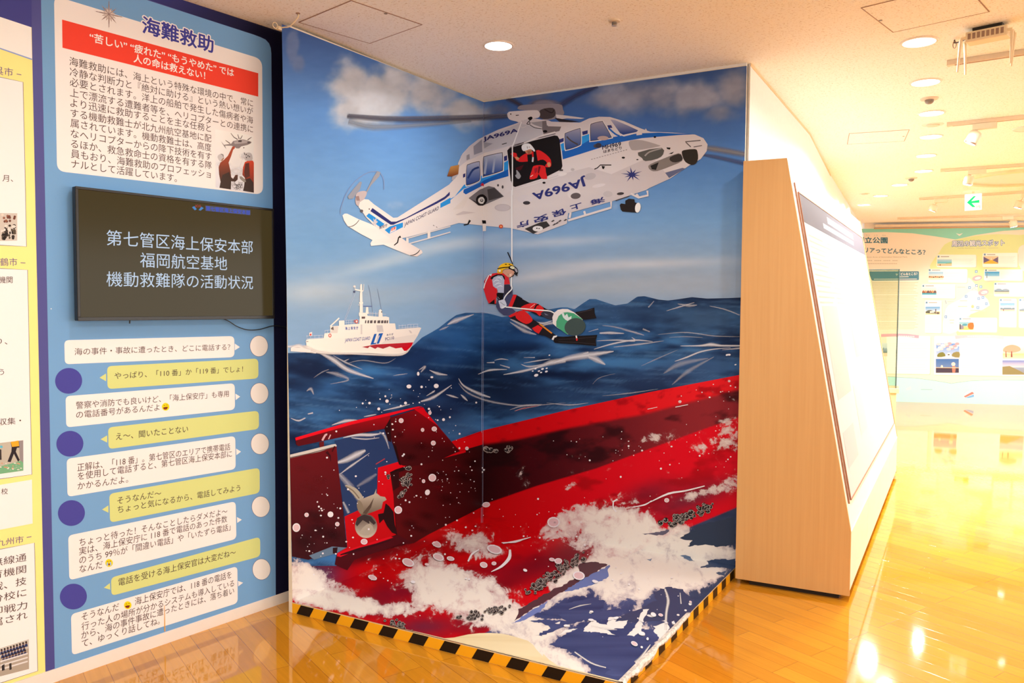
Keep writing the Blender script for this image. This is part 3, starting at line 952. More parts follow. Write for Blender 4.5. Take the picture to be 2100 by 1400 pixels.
for pts, w, al in [
    ([(640, 925), (760, 890), (880, 870), (1080, 840)], (10, 36, 46, 6), .95), ([(900, 880), (960, 900), (1020, 935)], (20, 40, 8), .9), ([(860, 860), (900, 850)], (10, 20), .8), ([(940, 825), (1080, 785), (1230, 760), (1360, 770)], (4, 12, 12, 3), .9), ([(960, 765), (1100, 760), (1230, 765), (1210, 740)], (3, 9, 12, 3), .85), ([(1080, 810), (1260, 790), (1440, 765)], (3, 14, 2), .6),
    ([(980, 710), (1060, 708), (1155, 712)], (10, 20, 4), .85), ([(900, 700), (970, 680)], (3, 8), .6), ([(1140, 685), (1250, 710), (1300, 725)], (2, 14, 4), .5), ([(1290, 680), (1340, 700)], (14, 8), .45), ([(1000, 655), (1100, 668), (1250, 705)], (3, 12, 3), .4),
    ([(1560, 802), (1700, 800), (1780, 792), (1860, 800), (1990, 800)], (3, 12, 26, 14, 12), .95), ([(1520, 912), (1600, 885), (1700, 845), (1800, 825), (1920, 815)], (3, 12, 12, 8, 3), .9), ([(1860, 830), (1990, 818)], (3, 14), .7), ([(1280, 945), (1400, 890), (1540, 830)], (3, 10, 2), .35), ([(1480, 740), (1600, 735), (1720, 742)], (2, 6, 2), .5), ([(1400, 720), (1600, 705), (1800, 730), (1985, 735)], (2, 8, 8, 3), .45),
    ([(1460, 550), (1560, 520), (1660, 490)], (3, 12, 4), .5), ([(1540, 500), (1620, 512), (1680, 508)], (4, 22, 4), .45), ([(1770, 515), (1880, 540), (1985, 580)], (3, 10, 8), .5), ([(1330, 525), (1370, 480)], (12, 5), .4), ([(1440, 1000), (1560, 930), (1760, 890)], (6, 40, 6), .3), ([(1500, 1080), (1620, 980), (1800, 880)], (4, 30, 4), .3), ([(500, 620), (570, 640), (640, 620)], (3, 16, 5), .85), ([(340, 610), (420, 645), (495, 690)], (6, 30, 4), .8),
    ([(930, 1075), (980, 1030), (1090, 1000)], (2, 7, 2), .3), ([(1000, 1160), (1200, 1140), (1400, 1110)], (2, 10, 2), .4), ([(600, 1210), (760, 1225), (900, 1210)], (2, 10, 2), .6), ([(370, 1268), (440, 1248), (560, 1228)], (2, 12, 2), .6)]:
    a.stroke(pts, [q * 1.35 for q in w], W_, 5, al * .85, soft=True)
for x, y, r in [(520, 965, 6), (545, 982, 7), (570, 967, 8), (598, 985, 8), (600, 962, 6), (525, 1012, 12), (560, 992, 6), (500, 982, 5), (620, 868, 5), (1895, 866, 8), (1955, 936, 6)]: a.ell(x, y, r * 1.3, r * .8, W_, -.3)
a.stroke([(372, 1270), (440, 1248), (540, 1230)], (2, 5, 2), (150, 30, 44), 4)
a.split('printed_whitecaps', PAR)

# ---- patrol ship
a = mural_art(Frame(620, 570, 8.077), .0028)
hull_w = lambda x, y: tuple(lerp((236, 218, 190), (222, 202, 178), sstep(760, 860, np.float64(x))))
sh = (200, 184, 166)
for p in [[(692, 690), (850, 250)], [(712, 690), (868, 255)]]: a.stroke(p, 5, (196, 198, 200))
for p in [[(1090, 115), (1130, 300), (1160, 560)], [(1240, 180), (1275, 350), (1310, 560)]]: a.stroke(p, 6, (132, 140, 150), 3)
a.stroke([(970, 570), (970, 100)], (54, 40, 30, 24), hull_w)
a.stroke([(870, 190), (1000, 215)], 22, hull_w).stroke([(868, 200), (866, 140)], 10, WHT).ell(858, 138, 20, 18, WHT).stroke([(1005, 210), (1012, 100)], 9, WHT).stroke([(955, 200), (955, 120)], 9, WHT)
a.stroke([(935, 410), (1000, 410)], 30, hull_w).stroke([(920, 445), (995, 445)], 10, WHT).stroke([(950, 240), (948, 380)], 6, WHT)
a.poly([(836, 212), (874, 210), (870, 244), (840, 244)], (84, 84, 100)).stroke([(1000, 463), (1145, 467)], 9, (70, 80, 130))
a.poly([(1050, 480), (1085, 480), (1090, 590), (1040, 600)], hull_w)
for x in (1100, 1130, 1160, 1210, 1250): a.stroke([(x, 640), (x, 560)], 5, WHT)
a.stroke([(1085, 580), (1380, 600)], 4, WHT)
a.poly([(1262, 530), (1290, 515), (1315, 545), (1325, 640), (1258, 640)], hull_w).ell(1308, 560, 8, 12, (40, 34, 30))
a.stroke([(455, 800), (605, 660)], 22, hull_w)
for p in [[(60, 960), (340, 945)], [(65, 1005), (340, 985)], [(705, 700), (930, 690)], [(705, 740), (930, 730)], [(1590, 790), (1700, 780)], [(1735, 770), (1915, 762)], [(1590, 830), (1920, 800)], [(365, 870), (455, 860)]]: a.stroke(p, 5, (214, 206, 196))
for x in (70, 130, 200, 270, 330, 370, 410, 720, 760, 800, 850, 1595, 1650, 1705, 1740, 1790, 1840, 1900): a.stroke([(x, {0: 945, 1: 870, 2: 700}.get(0 if x < 340 else 1 if x < 500 else 2, 765) if x < 900 else 770), (x, 1000 if x < 340 else 910 if x < 500 else 790 if x < 900 else 835)], 4, (214, 206, 196))
a.poly([(50, 1050), (60, 1020), (110, 1010), (345, 995), (360, 915), (455, 905), (455, 800), (500, 795), (600, 790), (600, 705), (690, 700), (692, 775), (850, 760), (935, 755), (945, 640), (930, 620), (930, 570), (1060, 575), (1075, 625), (1250, 640), (1380, 635), (1430, 650), (1432, 750), (1530, 750), (1545, 850), (1930, 815), (1965, 825),
        (1900, 960), (1830, 1070), (1800, 1130), (1690, 1250), (1550, 1275), (1100, 1240), (700, 1235), (400, 1250), (200, 1240), (60, 1230), (60, 1090)], hull_w)
a.poly([(1220, 780), (1320, 780), (1340, 890), (1235, 895)], (196, 180, 164)).poly([(960, 770), (985, 770), (985, 930), (960, 930)], sh).poly([(1755, 860), (1790, 870), (1815, 915), (1780, 910)], (196, 178, 160))
a.poly([(1400, 1010), (1860, 930), (1900, 960), (1830, 1065), (1300, 1085)], (214, 196, 174)).poly([(500, 800), (590, 800), (575, 910), (460, 910)], (214, 196, 172)).poly([(465, 830), (505, 800), (515, 860), (470, 850)], (110, 96, 84))
a.poly([(975, 638), (1035, 638), (1032, 672), (975, 672)], (92, 74, 66))
for x0, x1 in [(1030, 1050), (1070, 1096), (1112, 1154), (1176, 1212), (1235, 1282), (1296, 1334), (1344, 1380), (1388, 1412)]: a.poly([(x0 + 4, 702), (x1 + 4, 698), (x1, 748), (x0, 748)], (88, 76, 70))
a.poly([(980, 1140), (1200, 1100), (1830, 1064), (1800, 1130), (1720, 1205), (1680, 1205), (1640, 1150), (1540, 1165), (1440, 1130), (1330, 1170), (1240, 1145), (1200, 1172), (1110, 1130), (1080, 1160)], lambda x, y: tuple(lerp((160, 40, 46), (190, 0, 22), sstep(800, 815, np.float64(x)))))
a.poly([(1120, 1105), (1185, 925), (1225, 922), (1175, 1075), (1215, 1070), (1262, 918), (1332, 910), (1262, 1085), (1222, 1088), (1275, 950), (1260, 952), (1212, 1092)], (30, 84, 146))
a.text('JAPAN COAST GUARD', (696, 1060), (1112, 1022), (704, 1000), (46, 66, 122), .012, -.02, .72)
a.text('PC110', (1368, 1036), (1512, 1012), (1366, 985), (60, 62, 100), .02, -.02, .72)
a.text('あそぎ', (1390, 958), (1500, 945), (1390, 925), (70, 70, 100), .02)
a.text('海 上 保 安 庁', (706, 858), (918, 850), (704, 808), (62, 84, 142), .03)
for x, y in [(450, 950), (892, 718)]: a.ell(x, y, 26, 32, (206, 74, 50)).ell(x, y, 14, 19, WHT)
a.stroke([(852, 690), (852, 740)], 8, (206, 74, 50)).poly([(105, 905), (155, 890), (155, 955), (105, 955)], WHT).ell(130, 936, 14, 16, (206, 40, 34)).ell(75, 1050, 20, 7, (150, 136, 124))
a.stroke([(0, 1130), (60, 1150), (300, 1230), (800, 1250), (1500, 1275), (1700, 1240), (1800, 1130), (1860, 1050)], (60, 90, 70, 40, 50, 40, 14, 5), WHT, 5, .9, soft=True)
a.stroke([(-180, 1150), (-60, 1130), (60, 1190), (220, 1235)], (70, 110, 90, 40), WHT, 5, 1, soft=True)
a.stroke([(-200, 1180), (-20, 1190), (130, 1210)], (60, 70, 40), WHT, 5, 1)
a.split('printed_patrol_ship', PAR)

# ---- helicopter
a = mural_art(hA, .0032)
# blurred rotor blades behind the body
a.stroke([(110, 275), (500, 300), (1000, 290), (1290, 275)], (44, 56, 50, 40), (86, 80, 84), 4, .95, soft=True)
a.stroke([(120, 310), (300, 350), (650, 335), (1000, 310)], (60, 70, 50, 16), (140, 140, 138), 4, .75, soft=True)
a.stroke([(120, 262), (500, 282), (1270, 262)], (14, 24, 22), (112, 104, 108), 4, .7, soft=True)
a.fr = hB
a.stroke([(560, 215), (700, 130), (860, 55)], (70, 56, 50), (62, 64, 92), 4, .9, soft=True)
a.stroke([(210, 140), (300, 190), (330, 205)], (60, 50, 20), (70, 62, 70), 4, .9, soft=True)
a.stroke([(1560, 495), (1700, 510), (1920, 548)], (30, 60, 56), (126, 118, 112), 4, .95, soft=True)
a.stroke([(1560, 545), (1700, 565), (1910, 612)], (10, 40, 48), (74, 80, 106), 4, .9, soft=True)
a.ell(480, 190, 130, 46, (126, 114, 116), 0, 20, .95, .5)
a.poly([(295, 205), (350, 192), (580, 186), (612, 225), (618, 262), (560, 292), (470, 300), (440, 240), (300, 228)], (140, 126, 122), 3)
a.poly([(450, 230), (540, 215), (560, 260), (530, 290), (450, 290)], (70, 58, 54), 3).stroke([(480, 225), (530, 250), (548, 230)], 8, (44, 36, 34), 3)
a.poly([(560, 262), (640, 270), (768, 288), (740, 294), (640, 290), (570, 300)], (206, 188, 172))
a.poly([(550, 285), (640, 300), (730, 312), (600, 325)], (40, 34, 38))
# tail rotor
a.fr = hT
for pts, w in [([(120, 690), (130, 600), (190, 430), (290, 270), (420, 150), (540, 90), (650, 80)], 12), ([(690, 100), (740, 190), (745, 340)], 12)]: a.stroke(pts, w, (134, 146, 166), 5, .8)
a.poly([(480, 385), (600, 150), (650, 75), (695, 90), (680, 150), (560, 280), (500, 390)], (150, 142, 136))
a.poly([(225, 440), (300, 340), (400, 225), (430, 235), (400, 340), (300, 470), (240, 475)], (146, 142, 140))
a.poly([(340, 430), (380, 375), (470, 360), (500, 395), (460, 480), (390, 575), (340, 540)], (190, 166, 152), 3).poly([(338, 440), (385, 430), (400, 500), (350, 500)], (150, 118, 104))
# stabiliser, fin and boom
a.poly([(150, 710), (180, 685), (215, 685), (380, 765), (520, 820), (700, 900), (900, 960), (1060, 1080), (1290, 1215), (1300, 1250), (1220, 1300), (1120, 1285), (880, 1190), (740, 1130), (560, 1148), (550, 1110), (580, 1065), (400, 970), (220, 860), (170, 780)], lambda x, y: tuple(lerp((238, 222, 198), (220, 196, 174), sstep(780, 850, np.float64(x)))))
a.stroke([(237, 872), (290, 865), (345, 830), (390, 775)], (4, 9, 9, 7), BLK, 4).stroke([(1122, 1285), (1180, 1275), (1230, 1245), (1262, 1205)], (5, 12, 12, 8), BLK, 4)
a.fr = hA
a.poly([(190, 925), (200, 890), (232, 869), (262, 872), (300, 905), (440, 1003), (470, 1000), (840, 765), (900, 700), (905, 610), (935, 545), (985, 490), (1050, 440), (1200, 370), (1350, 318), (1430, 288), (1560, 305), (1650, 345), (1790, 318), (1850, 290), (1920, 278), (2000, 280), (2100, 310), (2220, 362), (2290, 386), (2450, 392), (2610, 406),
        (2670, 432), (2700, 476), (2694, 524), (2650, 582), (2570, 627), (2430, 722), (2280, 790), (2262, 802), (2010, 886), (1700, 970), (1690, 1045), (1480, 1122), (1400, 1102), (1280, 1076), (1100, 1060), (910, 1040), (700, 1100), (540, 1142), (430, 1160), (330, 1085), (245, 1000), (215, 955)], body_c)
# belly, a tone greyer
a.poly([(910, 1035), (860, 945), (960, 850), (1060, 915), (1240, 850), (1290, 800), (1650, 690), (1850, 640), (2010, 690), (2300, 560), (2430, 720), (2280, 790), (2010, 886), (1700, 970), (1690, 1045), (1480, 1122), (1400, 1102), (1280, 1076), (1100, 1060)], belly_c)
a.poly([(925, 560), (985, 492), (1050, 442), (1100, 428), (1380, 352), (1420, 420), (1560, 400), (1600, 390), (1560, 400), (1270, 490), (1090, 540), (960, 600), (910, 640)], (190, 178, 170))
a.fr = hC
a.poly([(215, 515), (440, 420), (560, 450), (740, 500), (765, 575), (500, 690), (0, 780), (-60, 760), (-60, 640)], (186, 174, 164)).poly([(750, 390), (805, 385), (830, 460), (1010, 465), (985, 525), (770, 575), (748, 500)], (112, 98, 92)).poly([(805, 395), (960, 400), (1250, 410), (1010, 465), (815, 450)], (200, 182, 168)).poly([(590, 410), (750, 390), (752, 480), (640, 440)], (150, 138, 130))
a.ell(790, 530, 30, 18, BLK)
# hoist
a.poly([(272, 300), (290, 268), (340, 256), (640, 240), (700, 255), (722, 300), (690, 345), (560, 360), (440, 405), (400, 395), (300, 365)], (216, 198, 180), 3)
a.ell(320, 293, 9, 9, BLK).stroke([(388, 312), (430, 308)], 10, BLK).poly([(555, 345), (600, 328), (618, 350), (590, 380), (560, 365)], BLK, 3).stroke([(600, 360), (560, 400), (540, 430), (580, 430), (575, 395)], 10, BLK, 3).stroke([(580, 440), (650, 480), (745, 495)], 9, BLK, 3)
a.stroke([(480, 380), (450, 440), (480, 480), (530, 460)], 14, (200, 184, 168), 3)
# tail stripes
a.fr = hT
a.poly([(550, 650), (580, 605), (850, 800), (920, 800), (1060, 745), (1500, 510), (1620, 440), (1690, 370), (1690, 420), (1620, 478), (1500, 545), (1000, 790), (880, 845), (840, 845)], NAVY)
a.poly([(490, 720), (530, 680), (600, 725), (755, 835), (690, 880), (640, 845)], LBLUE).poly([(755, 920), (830, 870), (1018, 812), (1018, 880), (820, 975)], LBLUE).poly([(828, 965), (850, 900), (920, 865), (920, 920)], WHT)
a.text('危険', (842, 938), (908, 912), (850, 892), (214, 66, 40), .03)
a.poly([(560, 840), (600, 800), (590, 750), (612, 780), (640, 735), (634, 790), (660, 800), (632, 830), (625, 875), (605, 840)], (204, 186, 172))
a.text('保安庁', (676, 912), (795, 872), (674, 868), (52, 52, 84), .02)
a.ell(425, 648, 22, 22, (96, 84, 78)).ell(534, 620, 9, 11, (96, 84, 78))
a.poly([(1555, 540), (1700, 455), (1700, 535), (1555, 605)], LBLUE)
a.text('JAPAN COAST GUARD', (1035, 872), (1530, 628), (1040, 815), (60, 52, 78), .012, -.02, .72)
a.stroke([(985, 1015), (955, 1030), (940, 1100), (890, 1140)], (34, 18, 18, 14), BLK)
a.stroke([(1450, 850), (1468, 862)], 7, BLK).stroke([(1495, 872), (1510, 886)], 7, BLK)
for p in [[(1110, 1115), (1400, 1035), (1700, 950)], [(1100, 1035), (1370, 958), (1700, 868)]]: a.stroke(p, 16, (214, 196, 176))
a.stroke([(1390, 940), (1392, 1040)], 40, (226, 206, 182)).stroke([(1080, 1030), (1082, 1100)], 34, (226, 206, 182))
# cabin stripes
a.fr = hA
a.poly([(780, 903), (880, 850), (945, 768), (1075, 700), (1270, 590), (1270, 660), (1085, 740), (945, 795), (870, 860), (780, 928)], LBLUE)
a.poly([(945, 800), (1085, 740), (1270, 655), (1272, 704), (1140, 742), (1075, 775), (960, 835), (942, 822)], DBLUE)
a.poly([(940, 690), (960, 682), (958, 708), (940, 716)], NAVY).poly([(1210, 575), (1262, 555), (1262, 590), (1215, 605)], NAVY)
a.fr = hB
a.poly([(595, 476), (640, 455), (745, 420), (805, 400), (812, 440), (745, 480), (605, 528)], LBLUE).poly([(605, 524), (745, 478), (812, 440), (945, 428), (1010, 418), (1150, 398), (1300, 392), (1560, 404), (1440, 410), (1180, 432), (960, 472), (880, 500), (740, 545), (612, 584)], DBLUE)
a.poly([(588, 440), (618, 430), (618, 456), (590, 466)], NAVY).poly([(750, 385), (790, 375), (790, 400), (754, 410)], NAVY).poly([(930, 340), (958, 338), (968, 358), (938, 360)], NAVY)
a.stroke([(940, 360), (985, 400), (1020, 418)], 12, DBLUE, 3)
# windows
glass = lambda x, y: tuple(lerp((150, 146, 160), (40, 62, 112), sstep(0, 1, (np.float64(y) - 230) / 60)))
def window(pts, top, bot):
    P = a.fr(*pts)
    y0, y1 = min(p[1] for p in P), max(p[1] for p in P)
    cx, cy = sum(p[0] for p in P) / len(P), sum(p[1] for p in P) / len(P)
    Pm = catmull(P, 4)
    a.poly([lerp((cx, cy), p, 1.16) for p in Pm], (214, 196, 178), raw=True)
    a.poly([lerp((cx, cy), p, 1.06) for p in Pm], (58, 48, 46), raw=True)
    a.poly(Pm, lambda x, y: tuple(lerp(top, bot, np.clip((y - y0) / (y1 - y0), 0, 1))), raw=True)
a.fr = hA
window([(968, 640), (985, 620), (1048, 602), (1058, 616), (1060, 716), (1040, 742), (978, 764), (964, 750)], (170, 166, 172), (38, 60, 112))
window([(1088, 582), (1106, 564), (1212, 540), (1226, 550), (1228, 648), (1212, 668), (1098, 702), (1088, 690)], (184, 176, 172), (36, 62, 118))
a.stroke([(1118, 570), (1100, 690)], 16, (190, 190, 204), a=.6).stroke([(1175, 560), (1160, 680)], 14, (190, 190, 204), a=.6).stroke([(975, 720), (1010, 660), (1055, 640)], 14, (34, 52, 96), 3)
a.fr = hB
window([(628, 410), (642, 394), (724, 366), (736, 376), (739, 462), (724, 484), (648, 510), (632, 500)], (150, 140, 146), (44, 64, 108))
a.stroke([(640, 420), (670, 450), (720, 478)], 10, (74, 62, 56), 3)
window([(812, 346), (828, 328), (888, 314), (900, 322), (952, 412), (944, 428), (824, 448), (812, 438)], (150, 136, 136), (58, 72, 112))
a.ell(900, 432, 40, 16, (170, 140, 124))
a.poly([(942, 290), (985, 292), (1080, 330), (1170, 372), (1150, 395), (1050, 420), (1018, 408)], (206, 188, 172))
a.poly([(952, 298), (985, 302), (1080, 342), (1152, 376), (1140, 388), (1045, 408), (1022, 396)], lambda x, y: tuple(lerp((160, 150, 156), (40, 60, 108), sstep(248, 274, np.float64(y)))))
a.stroke([(1140, 405), (1180, 400)], 14, (206, 188, 172)).stroke([(1205, 365), (1215, 385)], 8, (206, 188, 172))
# nose and sensors
a.poly([(1085, 460), (1110, 447), (1180, 447), (1290, 478), (1300, 492), (1130, 520), (1095, 500)], (160, 144, 132), 3)
a.poly([(1150, 535), (1320, 500), (1332, 548), (1290, 580), (1205, 597), (1180, 575)], (84, 78, 68), 2).stroke([(1200, 560), (1235, 530), (1320, 505)], 10, (150, 138, 124), 3)
a.poly([(1225, 640), (1240, 618), (1330, 580), (1440, 540), (1466, 560), (1468, 595), (1400, 628), (1290, 668), (1245, 664)], (124, 110, 98), 2).poly([(1240, 630), (1300, 605), (1280, 660), (1250, 655)], (36, 30, 26))
a.poly([(1380, 570), (1440, 545), (1466, 560), (1468, 590), (1420, 606), (1385, 596)], (52, 44, 38), 2)
a.poly([(1465, 535), (1480, 518), (1560, 510), (1578, 530), (1582, 580), (1565, 615), (1535, 624), (1495, 606), (1475, 575)], (44, 36, 28), 2)
a.poly([(1345, 680), (1470, 645), (1490, 650), (1375, 718)], (92, 92, 110)).stroke([(1490, 458), (1600, 448)], 7, (90, 80, 74)).stroke([(1495, 462), (1530, 495)], 7, (90, 80, 74)).stroke([(1550, 495), (1610, 485)], 6, (90, 80, 74))
a.poly([(1355, 498), (1385, 500), (1380, 514), (1360, 510)], BLK).poly([(1370, 545), (1410, 528), (1395, 545)], BLK).ell(1272, 424, 9, 7, BLK).ell(1046, 572, 12, 7, BLK).ell(1147, 586, 8, 4, BLK)
star = []
for i in range(20):
    r = (1, .36)[i % 2] * (1.15 if i % 4 == 0 else .85)
    t = 2 * PI * i / 20 - PI / 2 - .15
    star.append((1108 + 62 * r * math.cos(t) * 1.15, 694 + 50 * r * math.sin(t)))
a.poly(star, NAVY)
a.stroke([(838, 655), (860, 645), (880, 625), (960, 625)], 7, BLK).poly([(890, 630), (915, 635), (905, 655), (895, 650)], BLK)
a.ell(850, 488, 18, 14, (70, 60, 58)).ell(868, 484, 22, 18, (50, 46, 56)).ell(682, 657, 14, 10, (176, 160, 148)).ell(808, 706, 42, 24, (176, 160, 150), -.2).ell(870, 772, 48, 12, (206, 188, 174), -.2)
a.ell(692, 832, 48, 38, (206, 188, 172)).ell(704, 846, 36, 22, (92, 78, 72), -.1).ell(1025, 830, 26, 10, (60, 50, 46), -.1).ell(935, 833, 34, 22, (182, 166, 154))
a.ell(340, 868, 56, 30, (204, 186, 172)).ell(352, 896, 26, 13, (60, 52, 50)).ell(180, 930, 58, 26, (182, 164, 152)).ell(180, 930, 50, 21, (190, 172, 160))
a.ell(147, 770, 7, 9, (70, 60, 56)).ell(180, 782, 7, 12, (70, 60, 56)).ell(168, 1065, 15, 14, (196, 70, 42)).ell(168, 1065, 6, 6, (236, 160, 90)).poly([(12, 770), (28, 752), (44, 760), (46, 778)], (186, 30, 40))
for k in range(14): a.stroke([(815 + k * 19, 585 - k * 5.2), (826 + k * 19, 582 - k * 5.2)], 4, (128, 112, 104))
# door opening and crewman
a.stroke([(230, 500), (400, 440), (560, 400)], 5, (80, 68, 64))
a.poly([(213, 520), (228, 504), (400, 450), (552, 412), (574, 416), (588, 440), (609, 632), (600, 656), (480, 716), (270, 782), (256, 776), (238, 735)], (24, 18, 17))
a.fr = hC
RED = (208, 32, 30)
a.poly([(320, 840), (345, 815), (400, 830), (410, 880), (460, 910), (445, 945), (400, 930), (370, 885)], RED).poly([(375, 880), (412, 878), (455, 905), (440, 930), (400, 915)], (196, 128, 84))
a.poly([(450, 880), (540, 825), (620, 805), (700, 785), (770, 820), (820, 860), (868, 920), (872, 1005), (830, 1020), (790, 1010), (800, 960), (760, 930), (690, 930), (560, 940), (430, 945)], RED, 2)
a.poly([(545, 850), (610, 840), (620, 960), (690, 1000), (560, 1010)], BLK).poly([(630, 800), (665, 790), (690, 940), (700, 1005), (640, 985)], BLK).poly([(690, 935), (760, 915), (810, 950), (800, 985), (700, 990)], BLK, 2)
a.poly([(615, 880), (635, 885), (628, 950), (608, 945)], (206, 198, 186)).poly([(820, 965), (850, 950), (868, 985), (850, 1015), (825, 1005)], (196, 128, 84), 2)
a.poly([(630, 1005), (720, 990), (790, 1010), (800, 1080), (820, 1170), (790, 1180), (740, 1175), (700, 1110), (680, 1165), (590, 1187), (580, 1150), (610, 1060)], RED, 2).poly([(700, 1005), (730, 1010), (705, 1110), (690, 1090)], (96, 16, 22))
a.poly([(640, 1040), (690, 1020), (680, 1080), (650, 1110)], (150, 26, 36)).stroke([(590, 1150), (625, 1125)], 8, (240, 200, 180))
a.poly([(510, 790), (600, 770), (606, 820), (580, 838), (545, 835)], (190, 122, 82), 2).poly([(540, 800), (600, 790), (590, 835), (560, 840)], (150, 86, 58))
a.poly([(468, 750), (480, 715), (530, 695), (580, 700), (620, 740), (652, 790), (640, 805), (590, 772), (505, 800), (480, 785)], (222, 210, 194), 3).stroke([(545, 735), (548, 765)], 8, (110, 98, 90)).ell(572, 745, 5, 8, (110, 98, 90))
a.poly([(395, 1060), (415, 1068), (460, 1140), (430, 1180), (400, 1165), (380, 1130), (400, 1115)], (150, 142, 132), 2).poly([(385, 1030), (440, 1010), (500, 985), (460, 1060), (400, 1060)], (70, 18, 20))
a.stroke([(985, 1062), (1035, 1060)], 22, (70, 60, 54)).poly([(965, 1125), (1000, 1090), (1090, 1100), (1060, 1130), (1000, 1145)], (216, 198, 180), 2).ell(775, 1232, 22, 14, BLK)
# sliding door rail, hoist rope over the door
a.stroke([(300, 1345), (500, 1290), (980, 1145)], 9, (214, 196, 178)).stroke([(200, 708), (265, 690)], 10, BLK).stroke([(370, 715), (470, 690), (720, 605)], 8, (66, 54, 50)).stroke([(500, 690), (770, 580), (930, 540)], 18, (214, 196, 178))
# undercarriage
a.fr = hA
a.poly([(980, 862), (1060, 800), (1130, 775), (1172, 785), (1240, 850), (1090, 915), (1060, 918)], (110, 100, 94)).poly([(1000, 870), (1080, 910), (1050, 915)], (46, 38, 36)).poly([(1120, 800), (1170, 788), (1235, 850), (1130, 880)], (66, 58, 54))
a.ell(1076, 874, 44, 40, BLK).ell(1074, 878, 27, 25, (206, 192, 174)).ell(1074, 878, 12, 11, (60, 52, 48)).ell(1074, 876, 6, 5, (206, 192, 174))
a.poly([(865, 945), (960, 850), (980, 860), (940, 935)], (214, 194, 172)).poly([(885, 980), (940, 955), (1030, 965), (900, 985)], (196, 176, 160))
a.poly([(1388, 1082), (1500, 1035), (1545, 1028), (1570, 1060), (1450, 1118)], (52, 46, 42)).ell(1482, 1081, 37, 20, (214, 200, 182)).ell(1476, 1078, 6, 4, BLK).ell(1492, 1080, 5, 4, BLK)
for x, y in [(1590, 1025), (1620, 1040), (1640, 1025), (1600, 1050), (1680, 1018)]: a.poly([(x - 14, y + 6), (x + 4, y - 8), (x + 14, y - 2), (x - 2, y + 8)], (70, 62, 58))
a.poly([(1075, 1020), (1110, 1022), (1112, 1045), (1080, 1045)], BLK).poly([(1078, 1045), (1112, 1045), (1110, 1098), (1082, 1098)], (214, 196, 176)).stroke([(990, 1020), (975, 1048), (945, 1055)], (16, 10, 8), BLK)
a.fr = hB
for p in [[(650, 1022), (958, 930), (958, 885)], [(660, 1005), (668, 965)], [(765, 955), (772, 978)], [(1100, 830), (1155, 858), (1222, 842), (1218, 808)], [(1160, 862), (1140, 832)]]: a.stroke(p, 15, (206, 188, 172))
a.poly([(1020, 912), (1030, 900), (1060, 905), (1060, 880), (1085, 866), (1125, 870), (1128, 892), (1168, 905), (1172, 935), (1142, 966), (1040, 958), (1028, 945)], (36, 28, 24)).ell(1150, 930, 20, 36, (226, 214, 196), .15)
a.stroke([(990, 880), (1090, 846)], 6, (70, 60, 56))
# writing
a.text('JA969A', (44, 452), (290, 388), (40, 424), (48, 44, 84), .035, -.02, .72)
a.text('MH969', (896, 515), (1030, 488), (894, 484), (48, 40, 52), .02, -.02, .72)
a.text('はまちどり', (905, 540), (1034, 512), (904, 518), (60, 50, 58), .02)
a.text('JA969A', (772, 716), (393, 826), (790, 772), NAVY, .03, -.02, .72)
for ch, p0, p1, pt in [('海', (902, 852), (806, 880), (918, 886)), ('上', (742, 893), (664, 916), (752, 930)), ('保', (626, 934), (532, 960), (640, 976)), ('安', (498, 974), (402, 1000), (508, 1018)), ('庁', (364, 1018), (278, 1042), (374, 1056))]:
    a.text(ch, p0, p1, pt, NAVY, .03)
# exhaust and boom light
a.fr = hA
a.poly([(825, 705), (850, 635), (912, 622), (905, 690), (880, 706)], lambda x, y: tuple(lerp((186, 128, 66), (120, 60, 26), sstep(348, 360, np.float64(y)))))
a.poly([(862, 706), (905, 690), (880, 725), (855, 735)], (170, 160, 154)).poly([(965, 555), (985, 545), (988, 580), (965, 590)], (140, 130, 126)).poly([(1015, 490), (1075, 440), (1078, 530), (1018, 552)], (134, 128, 130)).poly([(1095, 460), (1160, 470), (1100, 505)], (150, 142, 140))
a.split('printed_helicopter', PAR)

# ---- winch rope and rescuer
a = mural_art(Frame(980, 500, 6.366), .0064)
ROPE = (228, 214, 198)
a.fr = hC
a.stroke([(470, 400), (365, 690), (345, 730), (345, 1400)], 16, ROPE)
a.fr = Frame(980, 500, 6.366)
a.stroke([(449, -700), (450, 240)], 18, ROPE).stroke([(445, 430), (442, 560)], 16, ROPE)
SUIT, SLV = (66, 64, 84), (172, 166, 168)
a.stroke([(395, 108), (430, 185), (462, 270)], (13, 13, 10), BLK)
# far fin and leg
a.poly([(1280, 890), (1430, 860), (1525, 830), (1530, 905), (1552, 968), (1400, 990), (1300, 960)], (30, 23, 22)).stroke([(1300, 905), (1500, 855)], 6, (62, 52, 50))
a.poly([(470, 680), (510, 665), (690, 770), (800, 790), (900, 850), (1000, 880), (1000, 1000), (900, 960), (800, 940), (700, 890), (560, 850), (440, 830)], (24, 18, 20))
a.poly([(590, 706), (700, 760), (680, 770), (585, 718)], (150, 148, 150)).poly([(560, 840), (610, 800), (690, 775), (755, 772), (820, 800), (868, 850), (850, 900), (810, 940), (770, 900), (700, 880), (600, 870)], RED, 2).stroke([(745, 850), (770, 800), (800, 790)], 20, BLK).stroke([(690, 830), (750, 785)], 5, (236, 190, 170))
a.poly([(830, 900), (900, 870), (990, 905), (970, 990), (860, 950)], (52, 48, 54), 2).poly([(870, 900), (930, 930), (890, 930)], (110, 104, 112))
